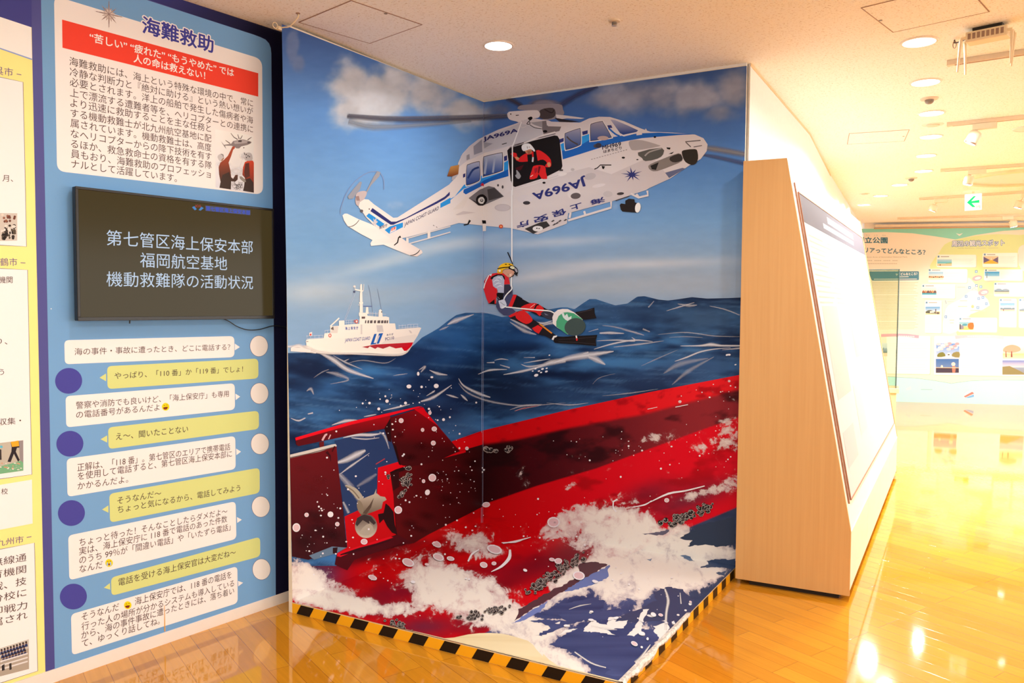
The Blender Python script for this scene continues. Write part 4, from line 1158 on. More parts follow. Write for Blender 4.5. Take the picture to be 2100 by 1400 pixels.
# near leg
a.poly([(420, 960), (500, 900), (560, 870), (640, 900), (720, 980), (800, 1030), (850, 1090), (900, 1120), (1040, 1200), (1000, 1240), (960, 1240), (880, 1200), (800, 1180), (720, 1110), (640, 1060), (560, 1030), (480, 990)], (30, 24, 26), 2)
a.poly([(500, 920), (540, 880), (610, 870), (690, 940), (720, 990), (700, 1020), (640, 1045), (560, 1010), (505, 965)], RED, 2).poly([(712, 1100), (790, 1058), (850, 1095), (800, 1172), (745, 1140)], RED).poly([(800, 1045), (830, 1045), (980, 1160), (965, 1172)], (214, 124, 34))
a.stroke([(980, 1250), (1000, 1210), (1040, 1205)], 24, ROPE)
# torso
a.poly([(245, 790), (270, 700), (330, 640), (345, 530), (420, 530), (460, 590), (460, 660), (500, 660), (470, 760), (440, 830), (500, 880), (430, 940), (340, 930), (280, 880), (245, 820)], SUIT, 1)
a.poly([(340, 540), (410, 530), (455, 590), (440, 650), (350, 690)], (52, 46, 54)).poly([(470, 660), (515, 665), (450, 830), (405, 815)], RED).poly([(405, 940), (500, 890), (520, 875), (505, 930), (430, 960)], RED).poly([(140, 780), (240, 700), (245, 790), (200, 785)], BLK)
a.poly([(82, 590), (92, 480), (140, 410), (200, 385), (270, 376), (340, 380), (410, 440), (425, 525), (345, 530), (300, 500), (255, 560), (262, 640), (250, 700), (150, 780), (120, 720)], (204, 36, 38), 1)
a.stroke([(150, 410), (105, 500), (84, 580)], 12, ROPE, 3).poly([(85, 490), (105, 470), (100, 515)], (170, 20, 30)).poly([(148, 405), (190, 390), (180, 420)], (226, 210, 196))
a.poly([(168, 450), (190, 425), (250, 398), (320, 398), (355, 425), (362, 465), (330, 470), (240, 440), (185, 465)], BLK, 1)
a.poly([(192, 470), (215, 435), (270, 412), (325, 415), (352, 470), (345, 640), (268, 640), (265, 600), (205, 550)], SLV, 1)
for p in [[(205, 500), (250, 470), (290, 490)], [(220, 540), (270, 510), (310, 520)], [(250, 570), (300, 545), (330, 560)], [(240, 450), (290, 440), (320, 470)]]: a.stroke(p, (3, 11, 3), (222, 212, 202), 3)
a.poly([(248, 650), (270, 635), (345, 640), (335, 720), (290, 735), (262, 715)], BLK, 1).stroke([(265, 690), (290, 720)], 5, (150, 144, 144))
a.stroke([(235, 710), (235, 780)], 20, RED).poly([(222, 575), (255, 580), (240, 650), (228, 640)], RED)
a.stroke([(442, 540), (448, 590), (400, 640), (360, 690), (345, 730)], 15, ROPE, 4)
a.poly([(275, 745), (300, 735), (345, 725), (365, 745), (382, 790), (375, 815), (330, 845), (300, 835), (292, 800)], (198, 190, 184), 2).stroke([(300, 760), (340, 790), (360, 800)], 6, (110, 104, 108), 2).stroke([(320, 830), (370, 815)], 14, (226, 214, 200))
a.stroke([(370, 822), (700, 855), (900, 870), (960, 880), (1005, 905)], 15, ROPE, 3)
# head
a.poly([(330, 370), (350, 338), (420, 330), (480, 360), (482, 390), (460, 420), (430, 440), (395, 430), (360, 400)], (198, 140, 106), 2).stroke([(395, 395), (430, 400)], 5, (120, 72, 54)).poly([(415, 395), (450, 385), (440, 430), (425, 435)], (226, 176, 144))
a.poly([(262, 380), (264, 330), (290, 285), (340, 253), (400, 247), (450, 262), (480, 290), (520, 320), (500, 340), (400, 320), (345, 335), (325, 360), (330, 385), (290, 385)], (232, 172, 26), 2).poly([(264, 360), (330, 345), (330, 385), (275, 385)], (214, 140, 20))
a.stroke([(262, 325), (330, 310), (400, 305), (440, 290)], 13, BLK, 3).ell(372, 266, 14, 6, BLK).ell(420, 268, 14, 6, BLK).ell(292, 352, 14, 14, (236, 220, 190))
a.poly([(405, 310), (430, 280), (470, 285), (515, 315), (532, 350), (525, 385), (510, 395), (470, 350), (420, 330)], BLK, 2).poly([(425, 300), (455, 288), (490, 312), (470, 330), (435, 318)], (214, 198, 150), 2).poly([(490, 315), (515, 330), (525, 365), (508, 370), (485, 335)], (150, 140, 138), 2)
a.poly([(470, 380), (490, 375), (525, 405), (520, 420), (495, 405)], (40, 32, 30)).stroke([(425, 440), (460, 420), (472, 400)], 9, BLK, 3)
# near fin, marker buoy
a.poly([(1000, 1240), (1040, 1205), (1120, 1210), (1300, 1200), (1565, 1186), (1545, 1255), (1550, 1332), (1300, 1310), (1100, 1298), (1010, 1290), (992, 1265)], (26, 20, 19), 1).stroke([(1060, 1245), (1300, 1235), (1540, 1215)], 5, (58, 48, 46)).stroke([(1060, 1275), (1300, 1285), (1540, 1305)], 5, (58, 48, 46))
a.poly([(978, 960), (1000, 900), (1050, 860), (1110, 848), (1180, 850), (1260, 890), (1370, 980), (1380, 1080), (1180, 1180), (1040, 1090), (985, 1040)], (222, 204, 184), 1)
a.poly([(1030, 1080), (1030, 1010), (1060, 940), (1120, 895), (1180, 890), (1260, 905), (1370, 980), (1300, 1100), (1170, 1180), (1100, 1130)], (72, 148, 100), 1)
a.poly([(1100, 910), (1125, 895), (1140, 940), (1170, 910), (1190, 960), (1230, 940), (1225, 980), (1250, 960), (1190, 1010), (1150, 990), (1120, 960)], (206, 206, 186), 1)
a.ell(1274, 1082, 138, 114, (62, 72, 64), -.25, 32)
a.stroke([(1288, 1195), (1296, 1230)], 18, ROPE).ell(1298, 1246, 12, 18, (196, 40, 34))
a.split('printed_rescuer', PAR)
# ---- stern of the capsized ship: rudder, fin, propeller
fH = Frame(560, 800, 3.5)
a = mural_art(fH, .0028)
dk = lambda x, y: tuple(lerp((104, 12, 16), (52, 10, 14), np.clip((np.float64(y) - 900) / 220, 0, 1)))
W_ = (222, 208, 196)
# water seen through the opening
a.poly([(440, 360), (830, 270), (930, 540), (750, 560), (740, 800), (510, 905), (460, 520)], (36, 52, 82))
for pts, w, al in [([(455, 520), (520, 500), (600, 460), (660, 430)], (20, 50, 60, 20), .8), ([(480, 600), (560, 540), (690, 450)], (6, 22, 4), .7), ([(500, 340), (600, 320), (700, 320), (770, 310)], (6, 30, 30, 6), .9), ([(560, 340), (660, 350), (760, 340)], (8, 14, 4), .8), ([(470, 600), (560, 700), (620, 800)], (40, 60, 30), .4), ([(760, 300), (800, 330), (830, 420)], (10, 26, 6), .5), ([(600, 690), (680, 640), (740, 600)], (20, 40, 20), .25), ([(735, 530), (800, 490)], (3, 5), 0.1), ([(500, 800), (540, 880)], (20, 30), .5)]:
    a.stroke(pts, w, W_, 4, al, soft=True)
a.stroke([(735, 530), (800, 490)], 7, (160, 50, 50))
# stern block, sunlit
red = lambda x, y: tuple(lerp((206, 6, 18), (184, 0, 12), np.clip((np.float64(y) - 950) / 130, 0, 1)))
a.poly([(750, 555), (905, 510), (965, 540), (850, 595), (880, 1035), (840, 1052), (455, 1170), (530, 1125), (510, 905), (742, 800)], red)
# dark side of the hull below the fin
sidec = lambda x, y: tuple(lerp((84, 4, 8), (40, 2, 6), np.clip((np.float64(x) - 810) / 170, 0, 1)))
a.poly([(838, 595), (985, 538), (1340, 435), (1503, 388), (1500, 835), (1100, 1040), (1010, 1095), (885, 1100), (886, 1040), (862, 760)], sidec)
a.poly([(1340, 435), (1503, 388), (1503, 300), (1275, 372)], (196, 0, 12)).poly([(1200, 492), (1340, 437), (1380, 425), (1380, 445)], (190, 0, 14))
a.stroke([(840, 600), (880, 580), (990, 545)], 26, (30, 4, 6)).poly([(838, 598), (900, 575), (905, 690), (860, 720)], (44, 6, 8))
for x, y, rx, ry in [(1430, 520, 60, 40), (1360, 620, 70, 40), (1180, 600, 90, 30), (1250, 780, 80, 40), (1100, 900, 60, 30), (980, 960, 60, 40), (1060, 1000, 50, 24)]: a.ell(x, y, rx * 1.3, ry * 1.2, (26, 2, 6), .2, 16, .35, .95)
for x, y, rx, ry in [(1180, 700, 60, 30), (960, 880, 50, 24), (1320, 540, 50, 14)]: a.ell(x, y, rx, ry, (120, 8, 18), .2, 16, .3, .95)
# keel foot
a.poly([(455, 1172), (845, 1050), (888, 1036), (1010, 1096), (900, 1106), (580, 1216), (530, 1290), (440, 1250)], (70, 8, 14)).poly([(455, 1190), (460, 1165), (840, 1048), (860, 1056), (640, 1130), (480, 1195)], (206, 10, 24))
a.stroke([(480, 1180), (620, 1140), (840, 1075)], (8, 24, 6), (52, 6, 12), 3)
# fin and tiller bar
fin = lambda x, y: tuple(lerp((150, 4, 14), (62, 4, 8), np.clip((np.float64(y) - 835) / 70 + (910 - np.float64(x)) / 260, 0, 1)))
a.poly([(835, 195), (1075, 122), (1092, 150), (1335, 435), (1150, 520), (990, 545), (930, 540), (905, 530), (855, 385), (828, 290)], fin)
a.poly([(1010, 135), (1075, 122), (1092, 150), (1180, 255), (1130, 220)], (196, 4, 18)).ell(980, 480, 60, 34, (34, 2, 6), 0, 16, .5, .95).ell(1060, 400, 70, 40, (54, 2, 8), 0, 16, .4, .95).ell(910, 320, 40, 30, (54, 2, 8), 0, 16, .4, .95)
a.poly([(784, 205), (838, 192), (842, 300), (845, 372), (822, 362), (790, 255)], (36, 4, 8)).poly([(855, 380), (880, 400), (915, 540), (900, 530)], (30, 2, 6))
a.poly([(158, 342), (560, 228), (835, 165), (838, 200), (795, 275), (600, 312), (360, 362), (180, 400), (162, 388)], lambda x, y: tuple(lerp((150, 6, 14), (84, 6, 12), np.clip((np.float64(y) - 855) / 40, 0, 1))))
a.poly([(155, 340), (560, 222), (1040, 115), (1070, 118), (840, 180), (560, 246), (160, 360)], (214, 10, 24))
a.poly([(328, 372), (362, 365), (362, 410), (332, 412)], (96, 20, 22)).stroke([(350, 360), (372, 320), (385, 318)], 14, (206, 150, 140), 2).stroke([(395, 350), (410, 318)], 8, (206, 150, 140))
# rudder
a.poly([(105, 488), (330, 442), (452, 398), (462, 520), (528, 1125), (420, 1160), (250, 1215), (125, 1190)], dk)
a.poly([(104, 465), (240, 432), (420, 388), (446, 385), (455, 400), (330, 440), (105, 490)], (196, 180, 158)).stroke([(110, 485), (250, 455), (440, 405)], 6, (90, 70, 60))
a.stroke([(380, 440), (405, 470), (410, 510)], (20, 12, 3), (50, 4, 10)).stroke([(440, 400), (420, 440)], 10, (50, 4, 10))
for x, y, rx, ry in [(250, 700, 90, 60), (330, 640, 60, 40), (200, 560, 60, 30)]: a.ell(x, y, rx, ry, (112, 22, 24), .2, 16, .3, .95)
for x, y, rx, ry in [(330, 1000, 110, 60), (220, 1080, 90, 60), (430, 1040, 60, 40), (300, 900, 80, 40)]: a.ell(x, y, rx * 1.2, ry * 1.3, (34, 12, 14), .2, 16, .4, .95)
a.poly([(255, 1185), (420, 1120), (525, 1128), (440, 1172), (290, 1215)], (96, 110, 118)).poly([(425, 1130), (460, 1125), (455, 1170), (425, 1170)], (40, 12, 14))
# propeller
a.poly([(750, 888), (790, 880), (805, 810), (830, 830), (862, 872), (870, 960), (888, 1036), (850, 1020), (815, 975), (790, 925), (760, 955)], (36, 8, 10), 1)
a.poly([(512, 683), (548, 684), (595, 705), (630, 745), (645, 780), (605, 785), (575, 750)], (168, 150, 122), 2).stroke([(520, 690), (570, 720), (615, 775)], 9, (120, 100, 76), 3)
a.poly([(655, 890), (680, 830), (715, 760), (738, 705), (735, 770), (770, 770), (730, 800), (690, 850)], (176, 156, 128), 1)
a.poly([(600, 800), (625, 782), (740, 738), (768, 760), (800, 765), (812, 785), (785, 800), (775, 848), (660, 892), (630, 896), (605, 860)], lambda x, y: tuple(lerp((182, 160, 130), (104, 84, 64), np.clip((np.float64(y) - 1014) / 38, 0, 1))), 1)
a.ell(622, 838, 22, 50, (128, 108, 82), -.25).poly([(640, 880), (690, 820), (720, 770), (700, 840), (665, 890)], (84, 64, 48))
a.ell(664, 974, 80, 86, lambda x, y: tuple(lerp((90, 74, 62), (190, 168, 136), np.clip((np.float64(y) - 1062) / 34, 0, 1))), 0, 28)
a.poly([(588, 960), (600, 915), (650, 890), (700, 905), (735, 950), (720, 965), (685, 935), (690, 960), (640, 930), (600, 975)], (56, 44, 40), 1).poly([(640, 985), (690, 955), (720, 1000), (680, 1040), (620, 1030)], (170, 150, 122), 2)
a.split('printed_stern', PAR)

# ---- dark water and wet hull showing between the foam on the floor
def jag(pts, amp, seed, step=5.):
    P = [np.array(p, float) for p in pts]
    out = []
    for i in range(len(P)):
        a_, b_ = P[i], P[(i + 1) % len(P)]
        n_ = max(1, int(np.hypot(*(b_ - a_)) / step))
        for k in range(n_):
            p = a_ + (b_ - a_) * (k / n_)
            j = np.array([float(fbm(p[0] / 9, p[1] / 5, seed, 4)) - .5, float(fbm(p[0] / 11, p[1] / 6, seed + 9, 4)) - .5])
            out.append(p + j * amp * np.array([2.6, 1.1]))
    return out
FZ = Frame(1000, 1060, 2.636)
a = mural_art(FZ, .0013)
NV = (58, 62, 92)
nvc = lambda x, y: tuple(np.array((58, 62, 92.)) + (float(fbm(x / 50, y / 14, 71)) - .5) * 40)
for sd_, pts_, col, amp in [
    (1, [(500, 255), (560, 240), (650, 255), (560, 315), (420, 395), (235, 500), (150, 560), (170, 500), (330, 405), (480, 330)], (80, 46, 48), 5),
    (2, [(410, 405), (500, 345), (662, 258), (650, 330), (560, 370), (450, 400)], (98, 106, 142), 4), (3, [(130, 575), (240, 505), (330, 450), (300, 500), (200, 560)], (104, 110, 148), 4),
    (4, [(340, 690), (420, 632), (500, 604), (560, 645), (700, 648), (760, 625), (800, 596), (870, 610), (925, 600), (935, 650), (900, 690), (860, 720), (830, 762), (742, 852), (700, 862), (630, 850), (665, 822), (600, 802), (540, 792), (500, 752), (430, 742), (505, 732), (480, 714), (420, 716)], nvc, 6),
    (5, [(220, 562), (300, 555), (420, 560), (390, 532), (288, 522), (350, 490), (450, 460), (560, 440), (645, 455), (620, 490), (590, 515), (700, 495), (745, 500), (720, 535), (620, 560), (520, 560), (430, 584), (380, 606), (300, 640), (260, 640), (350, 600), (300, 575)], nvc, 6),
    (6, [(900, 410), (940, 385), (1000, 380), (1060, 400), (1108, 450), (1125, 490), (1085, 545), (1010, 604), (985, 612), (970, 560), (900, 560), (760, 570), (690, 560), (760, 520), (840, 490), (900, 450)], lambda x, y: (56, 57, 78), 7),
    (7, [(1040, 115), (1150, 40), (1335, 0), (1335, 150), (1250, 160), (1180, 148), (1080, 158), (1110, 130)], (48, 54, 66), 6),
    (8, [(1180, 235), (1260, 225), (1335, 228), (1335, 285), (1250, 272), (1150, 275), (1200, 255)], (56, 66, 84), 6), (9, [(1040, 205), (1080, 205), (1120, 240), (1060, 225)], (96, 106, 118), 5), (10, [(830, 90), (900, 85), (980, 65), (960, 100), (900, 95)], (96, 84, 90), 5), (11, [(865, 230), (890, 225), (880, 240)], (110, 116, 124), 4), (12, [(1235, 300), (1290, 295), (1280, 318), (1250, 312)], (66, 74, 90), 4)]:
    a.poly([(p[0], p[1]) for p in jag(pts_, amp * 2.636, sd_, 12)], col)
FOAMC = (222, 204, 182)
for sd_, pts_, amp in [(21, [(510, 620), (560, 560), (640, 585), (660, 545), (700, 540), (690, 565), (760, 560), (730, 600), (640, 610), (690, 640), (600, 625)], 5), (22, [(420, 610), (490, 602), (440, 622), (380, 640)], 4), (23, [(760, 640), (800, 590), (840, 500), (870, 500), (840, 560), (830, 620), (790, 645)], 4), (24, [(900, 590), (960, 570), (985, 600), (930, 660), (900, 620)], 5), (25, [(360, 575), (390, 565), (385, 580)], 3)]:
    a.poly(jag(pts_, amp * 2, sd_, 10), FOAMC)
for p_, w_ in [([(958, 388), (976, 450), (966, 520), (962, 612)], (12, 22, 18, 16)), ([(1040, 410), (1046, 470)], (6, 10)), ([(560, 470), (500, 480), (440, 500)], (2, 10, 3)), ([(700, 610), (640, 605), (560, 590)], (3, 14, 8)), ([(880, 690), (830, 760), (800, 790)], (6, 22, 30)), ([(470, 730), (560, 790), (640, 815)], (10, 12, 8))]:
    a.stroke(p_, w_, FOAMC, 4, .95, soft=True)
for x, y, rx, ry in [(793, 686, 15, 9), (834, 635, 18, 9), (865, 662, 6, 5), (833, 708, 6, 4), (1005, 577, 10, 7), (935, 530, 12, 7), (1095, 470, 9, 8), (1030, 530, 8, 5), (675, 552, 24, 10), (556, 518, 8, 5), (585, 352, 16, 9), (430, 588, 16, 6), (570, 562, 20, 6), (880, 535, 20, 6), (1070, 505, 7, 5)]: a.ell(x, y, rx, ry, FOAMC, .2, 12)
a.split('printed_dark_water', PAR)

# ---- barnacles and spray drops
a = mural_art(ID, .0052)
rnd = random.Random(3)
def barnacle(x, y, r):
    a.k %= 160
    a.ell(x, y, r * 1.15, r * 1.05, (28, 20, 18), rnd.uniform(0, 3), 10)
    a.stroke([(x + r * math.cos(t) * rnd.uniform(.8, 1.1), y + r * .9 * math.sin(t) * rnd.uniform(.8, 1.1)) for t in np.linspace(0, 5.2, 8) + rnd.uniform(0, 6)], max(.7, r * .24), (158, 138, 120), 2)
    a.ell(x - r * .15, y - r * .1, r * .45, r * .4, (60, 48, 44), 0, 9)
    a.ell(x - r * .3, y - r * .35, r * .18, r * .14, (214, 196, 172), 0, 7)
for cx, cy, rx, ry, rot, n_, r0, r1 in [(1000, 921, 9, 4, 0, 5, 3.5, 7), (1018, 924, 4, 3, 0, 3, 3, 4.5), (1041, 920, 7, 5, 0, 5, 3.5, 7), (833, 985, 14, 9, -.6, 22, 2, 5), (824, 1012, 9, 4, -.6, 10, 2, 4.5), (836, 960, 4, 3, 0, 3, 3, 5), (794, 980, 3, 3, 0, 2, 2.5, 4),
        (1165, 1160, 40, 10, -.45, 44, 2, 5.5), (1120, 1190, 34, 9, -.45, 40, 2, 5), (1100, 1210, 24, 7, -.4, 20, 2, 4), (1395, 1062, 36, 11, -.25, 44, 2, 5.5), (1440, 1045, 22, 10, -.4, 26, 2, 5), (1020, 1250, 34, 7, -.1, 30, 1.6, 4), (970, 1265, 30, 6, -.1, 18, 1.6, 4), (815, 1282, 24, 8, .2, 22, 1.6, 4), (1010, 1256, 20, 5, 0, 12, 1.5, 3)]:
    for _ in range(n_):
        u, v = rnd.gauss(0, .5), rnd.gauss(0, .5)
        barnacle(cx + rx * u * math.cos(rot) - ry * v * math.sin(rot), cy + rx * u * math.sin(rot) + ry * v * math.cos(rot), rnd.uniform(r0, r1))
PINK, DROP = (212, 168, 156), (224, 206, 190)
def drop(x, y, rx, ry, rot=0, ring=False):
    a.k = 200 + a.k % 8
    a.ell(x, y, rx, ry, DROP, rot, 14)
    if ring: a.ell(x, y, rx * .78, ry * .76, PINK, rot, 12)
for x, y, rx, ry, rot, rg in [(889, 879, 5.5, 5, 0, 1), (887, 908, 5, 5, 0, 1), (865, 881, 3.5, 4, 0, 1), (885, 979, 8, 8, .2, 1), (875, 1009, 5, 6, .3, 0), (867, 986, 3.5, 4, 0, 1), (821, 862, 5, 5, 0, 1), (815, 1045, 8, 8, 0, 1), (998, 1034, 8, 5.5, -.1, 1), (676, 1054, 6, 6, 0, 0), (690, 1074, 4.5, 4.5, 0, 1), (606, 1081, 8, 9, .1, 1), (627, 1055, 4.5, 4.5, 0, 1), (745, 1110, 7, 6, 0, 1), (956, 1086, 0.1, .1, 0, 0), (895, 1117, 11, 6, .5, 1), (899, 1144, 12, 7, .4, 1), (837, 1155, 13, 8, .4, 1), (924, 1147, 8, 4.5, .2, 1), (764, 1186, 9.5, 5, .35, 1), (847, 1195, 5, 3, .2, 0), (875, 1159, 4, 2.6, .2, 1), (992, 1160, 8, 6, .3, 1), (1014, 1128, 16, 9, .3, 1), (1132, 1149, 6, 3.6, .2, 1), (1145, 1152, 8, 6, 0, 1), (1187, 1182, 12.5, 9, .2, 1), (1220, 1194, 6, 3, .3, 0), (1136, 1070, 13, 11, 0, 1), (1210, 1010, .1, .1, 0, 0), (1368, 1025, 5, 4.5, 0, 1),
        (893, 791, 5, 4.5, 0, 0), (837, 792, 5, 4, 0, 0), (856, 766, 2.6, 4, 0, 0), (884, 773, 3, 2, 0, 0), (792, 822, 3.5, 3.5, 0, 0), (756, 826, 2.6, 2.6, 0, 0), (775, 838, 3, 3, 0, 0), (863, 793, 2.6, 2.6, 0, 0), (908, 860, 3, 3, 0, 0), (921, 855, 2, 2, 0, 0), (880, 846, 3.4, 4.2, 0, 1), (956, 919, 3.6, 3.6, 0, 1), (878, 838, 2.4, 2.4, 0, 0), (830, 826, 3, 3, 0, 0), (941, 889, 2, 2, 0, 0), (1013, 1157, 5, 4, 0, 1), (1077, 1171, 4.4, 2.8, .4, 0), (1301, 1322, 7.5, 4.2, .5, 1), (1316, 1301, 7, 4, .2, 0), (1328, 1312, 2.4, 3, 0, 0), (1340, 1262, 6, 4, .5, 0), (1355, 1263, 5, 3, .3, 1), (1316, 1329, 2.6, 2, .4, 0), (1381, 1279, 4, 2.5, .6, 0), (1318, 1276, 2.4, 1.6, .4, 0), (1416, 1236, 3, 2, .4, 1), (1213, 1256, 4, 2, .2, 0), (1264, 1269, 5, 2.6, -.2, 0), (1250, 1272, 4, 2, -.3, 0), (1212, 1273, 6, 2.4, .1, 0), (1160, 1285, 4, 2.4, 0, 0), (1165, 1020, .1, .1, 0, 0), (1395, 823, 3.2, 2.6, 0, 1), (1496, 781, 2.6, 2.2, 0, 1), (1496, 727, 3, 2, 0, 0)]:
    drop(x, y, rx, ry, rot, rg)
for _ in range(420):
    cx, cy, sx, sy = rnd.choice([(780, 1000, 90, 90), (860, 900, 60, 60), (660, 1080, 40, 70), (900, 1060, 70, 60), (800, 1150, 90, 40), (840, 820, 60, 40), (950, 1000, 50, 50), (1480, 860, 40, 50), (1300, 930, 90, 30), (1150, 1090, 90, 40), (1350, 1260, 60, 40)])
    x, y = rnd.gauss(cx, sx), rnd.gauss(cy, sy)
    if y < 775 and x < 1400: continue
    r = rnd.choice((.7, .8, .9, 1.0, 1.2, 1.5, 2.0))
    drop(x, y, r, r * rnd.uniform(.75, 1.1))
# curling ropes of spray
a.stroke(fH((1565, 1310), (1640, 1270), (1695, 1210), (1700, 1150)), (1, 5, 7, 4), DROP, 4).stroke(fH((1400, 1235), (1430, 1180), (1480, 1150)), (3, 4, 2), DROP, 3).stroke(fH((1650, 1105), (1760, 1085), (1850, 1060)), (2, 3, 1.5), DROP, 3)
f2 = Frame(1000, 780, 3.5)
for p, w in [([(900, 870), (935, 850)], 3), ([(905, 870), (905, 910), (925, 940)], 2.6), ([(1170, 870), (1300, 810), (1420, 790), (1560, 755)], (1.5, 4, 3, 2)), ([(1035, 908), (1130, 890), (1180, 860)], (1, 3, 1.5)), ([(100, 1170), (200, 1165), (270, 1140)], (1.5, 3, 2)), ([(1150, 205), (1220, 190)], 1), ([(1350, 190), (1440, 172)], 1.4)]: a.stroke(f2(*p), w, DROP, 3)
f2b = Frame(1000, 1050, 3.5)
a.split('printed_spray', PAR)

# pale cut edge of the two prints meeting in the corner
a = mural_art(ID, .0090)
a.stroke([(992.3, 212), (990.2, 640), (988.1, 1071)], 1.3, (170, 172, 184))
a.split('corner_seam', PAR)
# ---- torn corner, hazard tape, curling print edge
a = Art([(MF, QF)], inkM, .0030)
cream = lambda x, y: tuple(lerp((222, 194, 146), (198, 162, 106), np.clip(fbm(np.float64(x) / 30, np.float64(y) / 8, 61) * 1.2 - .4, 0, 1)))
f1 = Frame(560, 1100, 3.5)
tear = f1((1180, 738), (1300, 728), (1400, 706), (1480, 697), (1560, 695), (1640, 700), (1700, 712), (1760, 730), (1830, 752), (1868, 782), (1890, 815), (1935, 862)) + f2b((400, 1020), (440, 1062), (510, 1110), (560, 1140), (640, 1172), (740, 1206), (850, 1213), (960, 1216), (990, 1240), (500, 1160), (300, 1100), (60, 1020))
a.poly(tear, cream, raw=True)
a.stroke([lerp(CLp, CFp, t) for CLp, CFp in [((599.5, 1236.5), (1271, 1398.6))] for t in (.22, .4, .6, .8, 1)], (1, 4, 5, 4, 3), (206, 176, 128))
a.build('torn_bare_patch', PF)
tape = Art(vplane(CL, CF), inkM, .0006)
ORG, TBK = (238, 158, 24), (34, 22, 14)
def taped(A, B, n, w, slant, start):
    d = unit(B - A); L = np.linalg.norm(B - A)
    nrm = np.array([d[1], -d[0], 0]); nrm = nrm if nrm @ (EYEP - A) > 0 else -nrm
    A = A + nrm * .0012
    P = lambda u, z: up(A + d * min(max(u, 0), L), z)
    hz = HP - .004
    tape.poly3([P(0, .001), P(L, .001), P(L, hz), P(0, hz)], ORG)
    A = A + nrm * .0004
    for i in range(n):
        u = start + i * w * 2
        if u > L: break
        tape.poly3([P(u - slant, .001), P(u + w - slant, .001), P(u + w, hz), P(u, hz)], TBK)
taped(CL, CF, 14, .088, .030, .060)
taped(CRt, CF, 16, .082, .004, .055)
tape.build('hazard_tape', PF, print_mat('hazard_tape_gloss', rough=.3))
rnd = random.Random(11)
mb = MB()
d = unit(CF - CRt); L = np.linalg.norm(CF - CRt)
nrm = np.array([d[1], -d[0], 0]); nrm = nrm if nrm @ (EYEP - CRt) > 0 else -nrm
prev = None
us = np.linspace(L * .50, L * 1.0, 60)
rows = []
for u in us:
    k = (u / L - .5) * 2
    o = .004 + .016 * abs(math.sin(u * 17)) * k + rnd.uniform(0, .004)
    drp = .004 + .03 * k * abs(math.sin(u * 9 + 1)) + rnd.uniform(0, .006)
    p = CRt + d * u
    rows.append([p + Z * .0045 - nrm * .012, p + Z * (.006 + rnd.uniform(0, .003)) + nrm * o * .5, p + Z * (.002 - drp * .4) + nrm * (o + .002), p - Z * drp + nrm * (o * .7 + .003)])
vs = [q for r in rows for q in r]
fs = [(i * 4 + j, i * 4 + j + 1, i * 4 + j + 5, i * 4 + j + 4) for i in range(len(rows) - 1) for j in range(3)]
mb.add(vs, fs).build('curling_print_edge', speckled('curled_print_back', (.62, .60, .56), .35, 60, .4), PF)
# ================================================================== info wall: two printed sheets, the screen, cords
P1, P2, P3_, P4 = Frame(0, 0, 3.5), Frame(0, 350, 3.5), Frame(0, 650, 3.5), Frame(0, 1000, 3.5)
NAVYP, BLUEP, CREAMP, GREENP, TXT = (70, 68, 128), (118, 160, 192), (244, 230, 212), (214, 213, 126), (88, 66, 58)
IP = tag(empty('information_panel', up(lerp(A0, B0, .5), .06)), 'blue information panel with chat bubbles and a red banner', 'information panel')
SHEET_U0, SHEET_U1 = -.013, 1.24
# sheet itself: a thin printed film over the wall
def film(root, name, u0, u1, z0, z1, col, t=.0012):
    a_, b_ = A0 + pdir * u0, A0 + pdir * u1
    q = [up(a_, z0), up(b_, z0), up(b_, z1), up(a_, z1)]
    mb = MB().prism(q, [p + PANEL.n * t for p in q])
    return mb.build(name, speckled(name + '_ink', tuple(inkP(col)), .015, 8, .5), root)
def ucoord(x, y):
    return (PANEL.at(x, y) - A0) @ pdir
UN = .5 * (ucoord(64.3, 0) + ucoord(92.5, 1372))
film(IP, 'navy_sheet', UN, np.linalg.norm(B0 - A0) + .10, .057, ZC - .002, NAVYP)
a = Art(PANEL, inkP, .0016, P1)
blue = lambda x, y: BLUEP
a.poly([(293, 0), (290, -246), (1400, 113), (1820, 249), (1870, 268), (1905, 285), (1930, 312), (1942, 345), (1946, 385), (1974, 3500), (1978, 4300), (392, 4800)], BLUEP)
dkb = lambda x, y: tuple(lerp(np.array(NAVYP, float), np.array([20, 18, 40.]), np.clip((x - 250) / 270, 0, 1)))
b_ = [(1050, -6), (1400, 112), (1820, 248), (1870, 267), (1905, 284), (1930, 311), (1943, 345), (1947, 385), (1975, 3500), (1979, 4300)]
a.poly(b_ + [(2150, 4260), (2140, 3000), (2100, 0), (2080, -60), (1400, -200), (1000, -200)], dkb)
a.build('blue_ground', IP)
# header card
a = Art(PANEL, inkP, .0019, P1)
a.rquad([(386, -30), (1880, 425), (1886, 1398), (408, 1228)], 60, CREAMP)
a.build('header_card', IP)
a = Art(PANEL, inkP, .0022, P1)
a.poly([(444, 141), (1852, 526), (1852, 694), (447, 343)], (240, 68, 46))
RB = a.build('red_banner', IP)
a = Art(PANEL, inkP, .0028, P1)
a.text('“苦しい” “疲れた” “もうやめた” では', (642, 298), (1676, 552), (642, 232), (252, 244, 232), .016)
a.text('人の命は救えない！', (957, 447), (1470, 572), (957, 384), (252, 244, 232), .016)
a.build('banner_text', RB)
a = Art(PANEL, inkP, .0026, P1)
a.text('海難救助', (1020, 236), (1528, 382), (1020, 112), CREAMP, .085)
a.text('海難救助', (1020, 236), (1528, 382), (1020, 112), (66, 64, 140), .022)
a.build('title_lettering', IP)
a = Art(PANEL, inkP, .0022, P1)
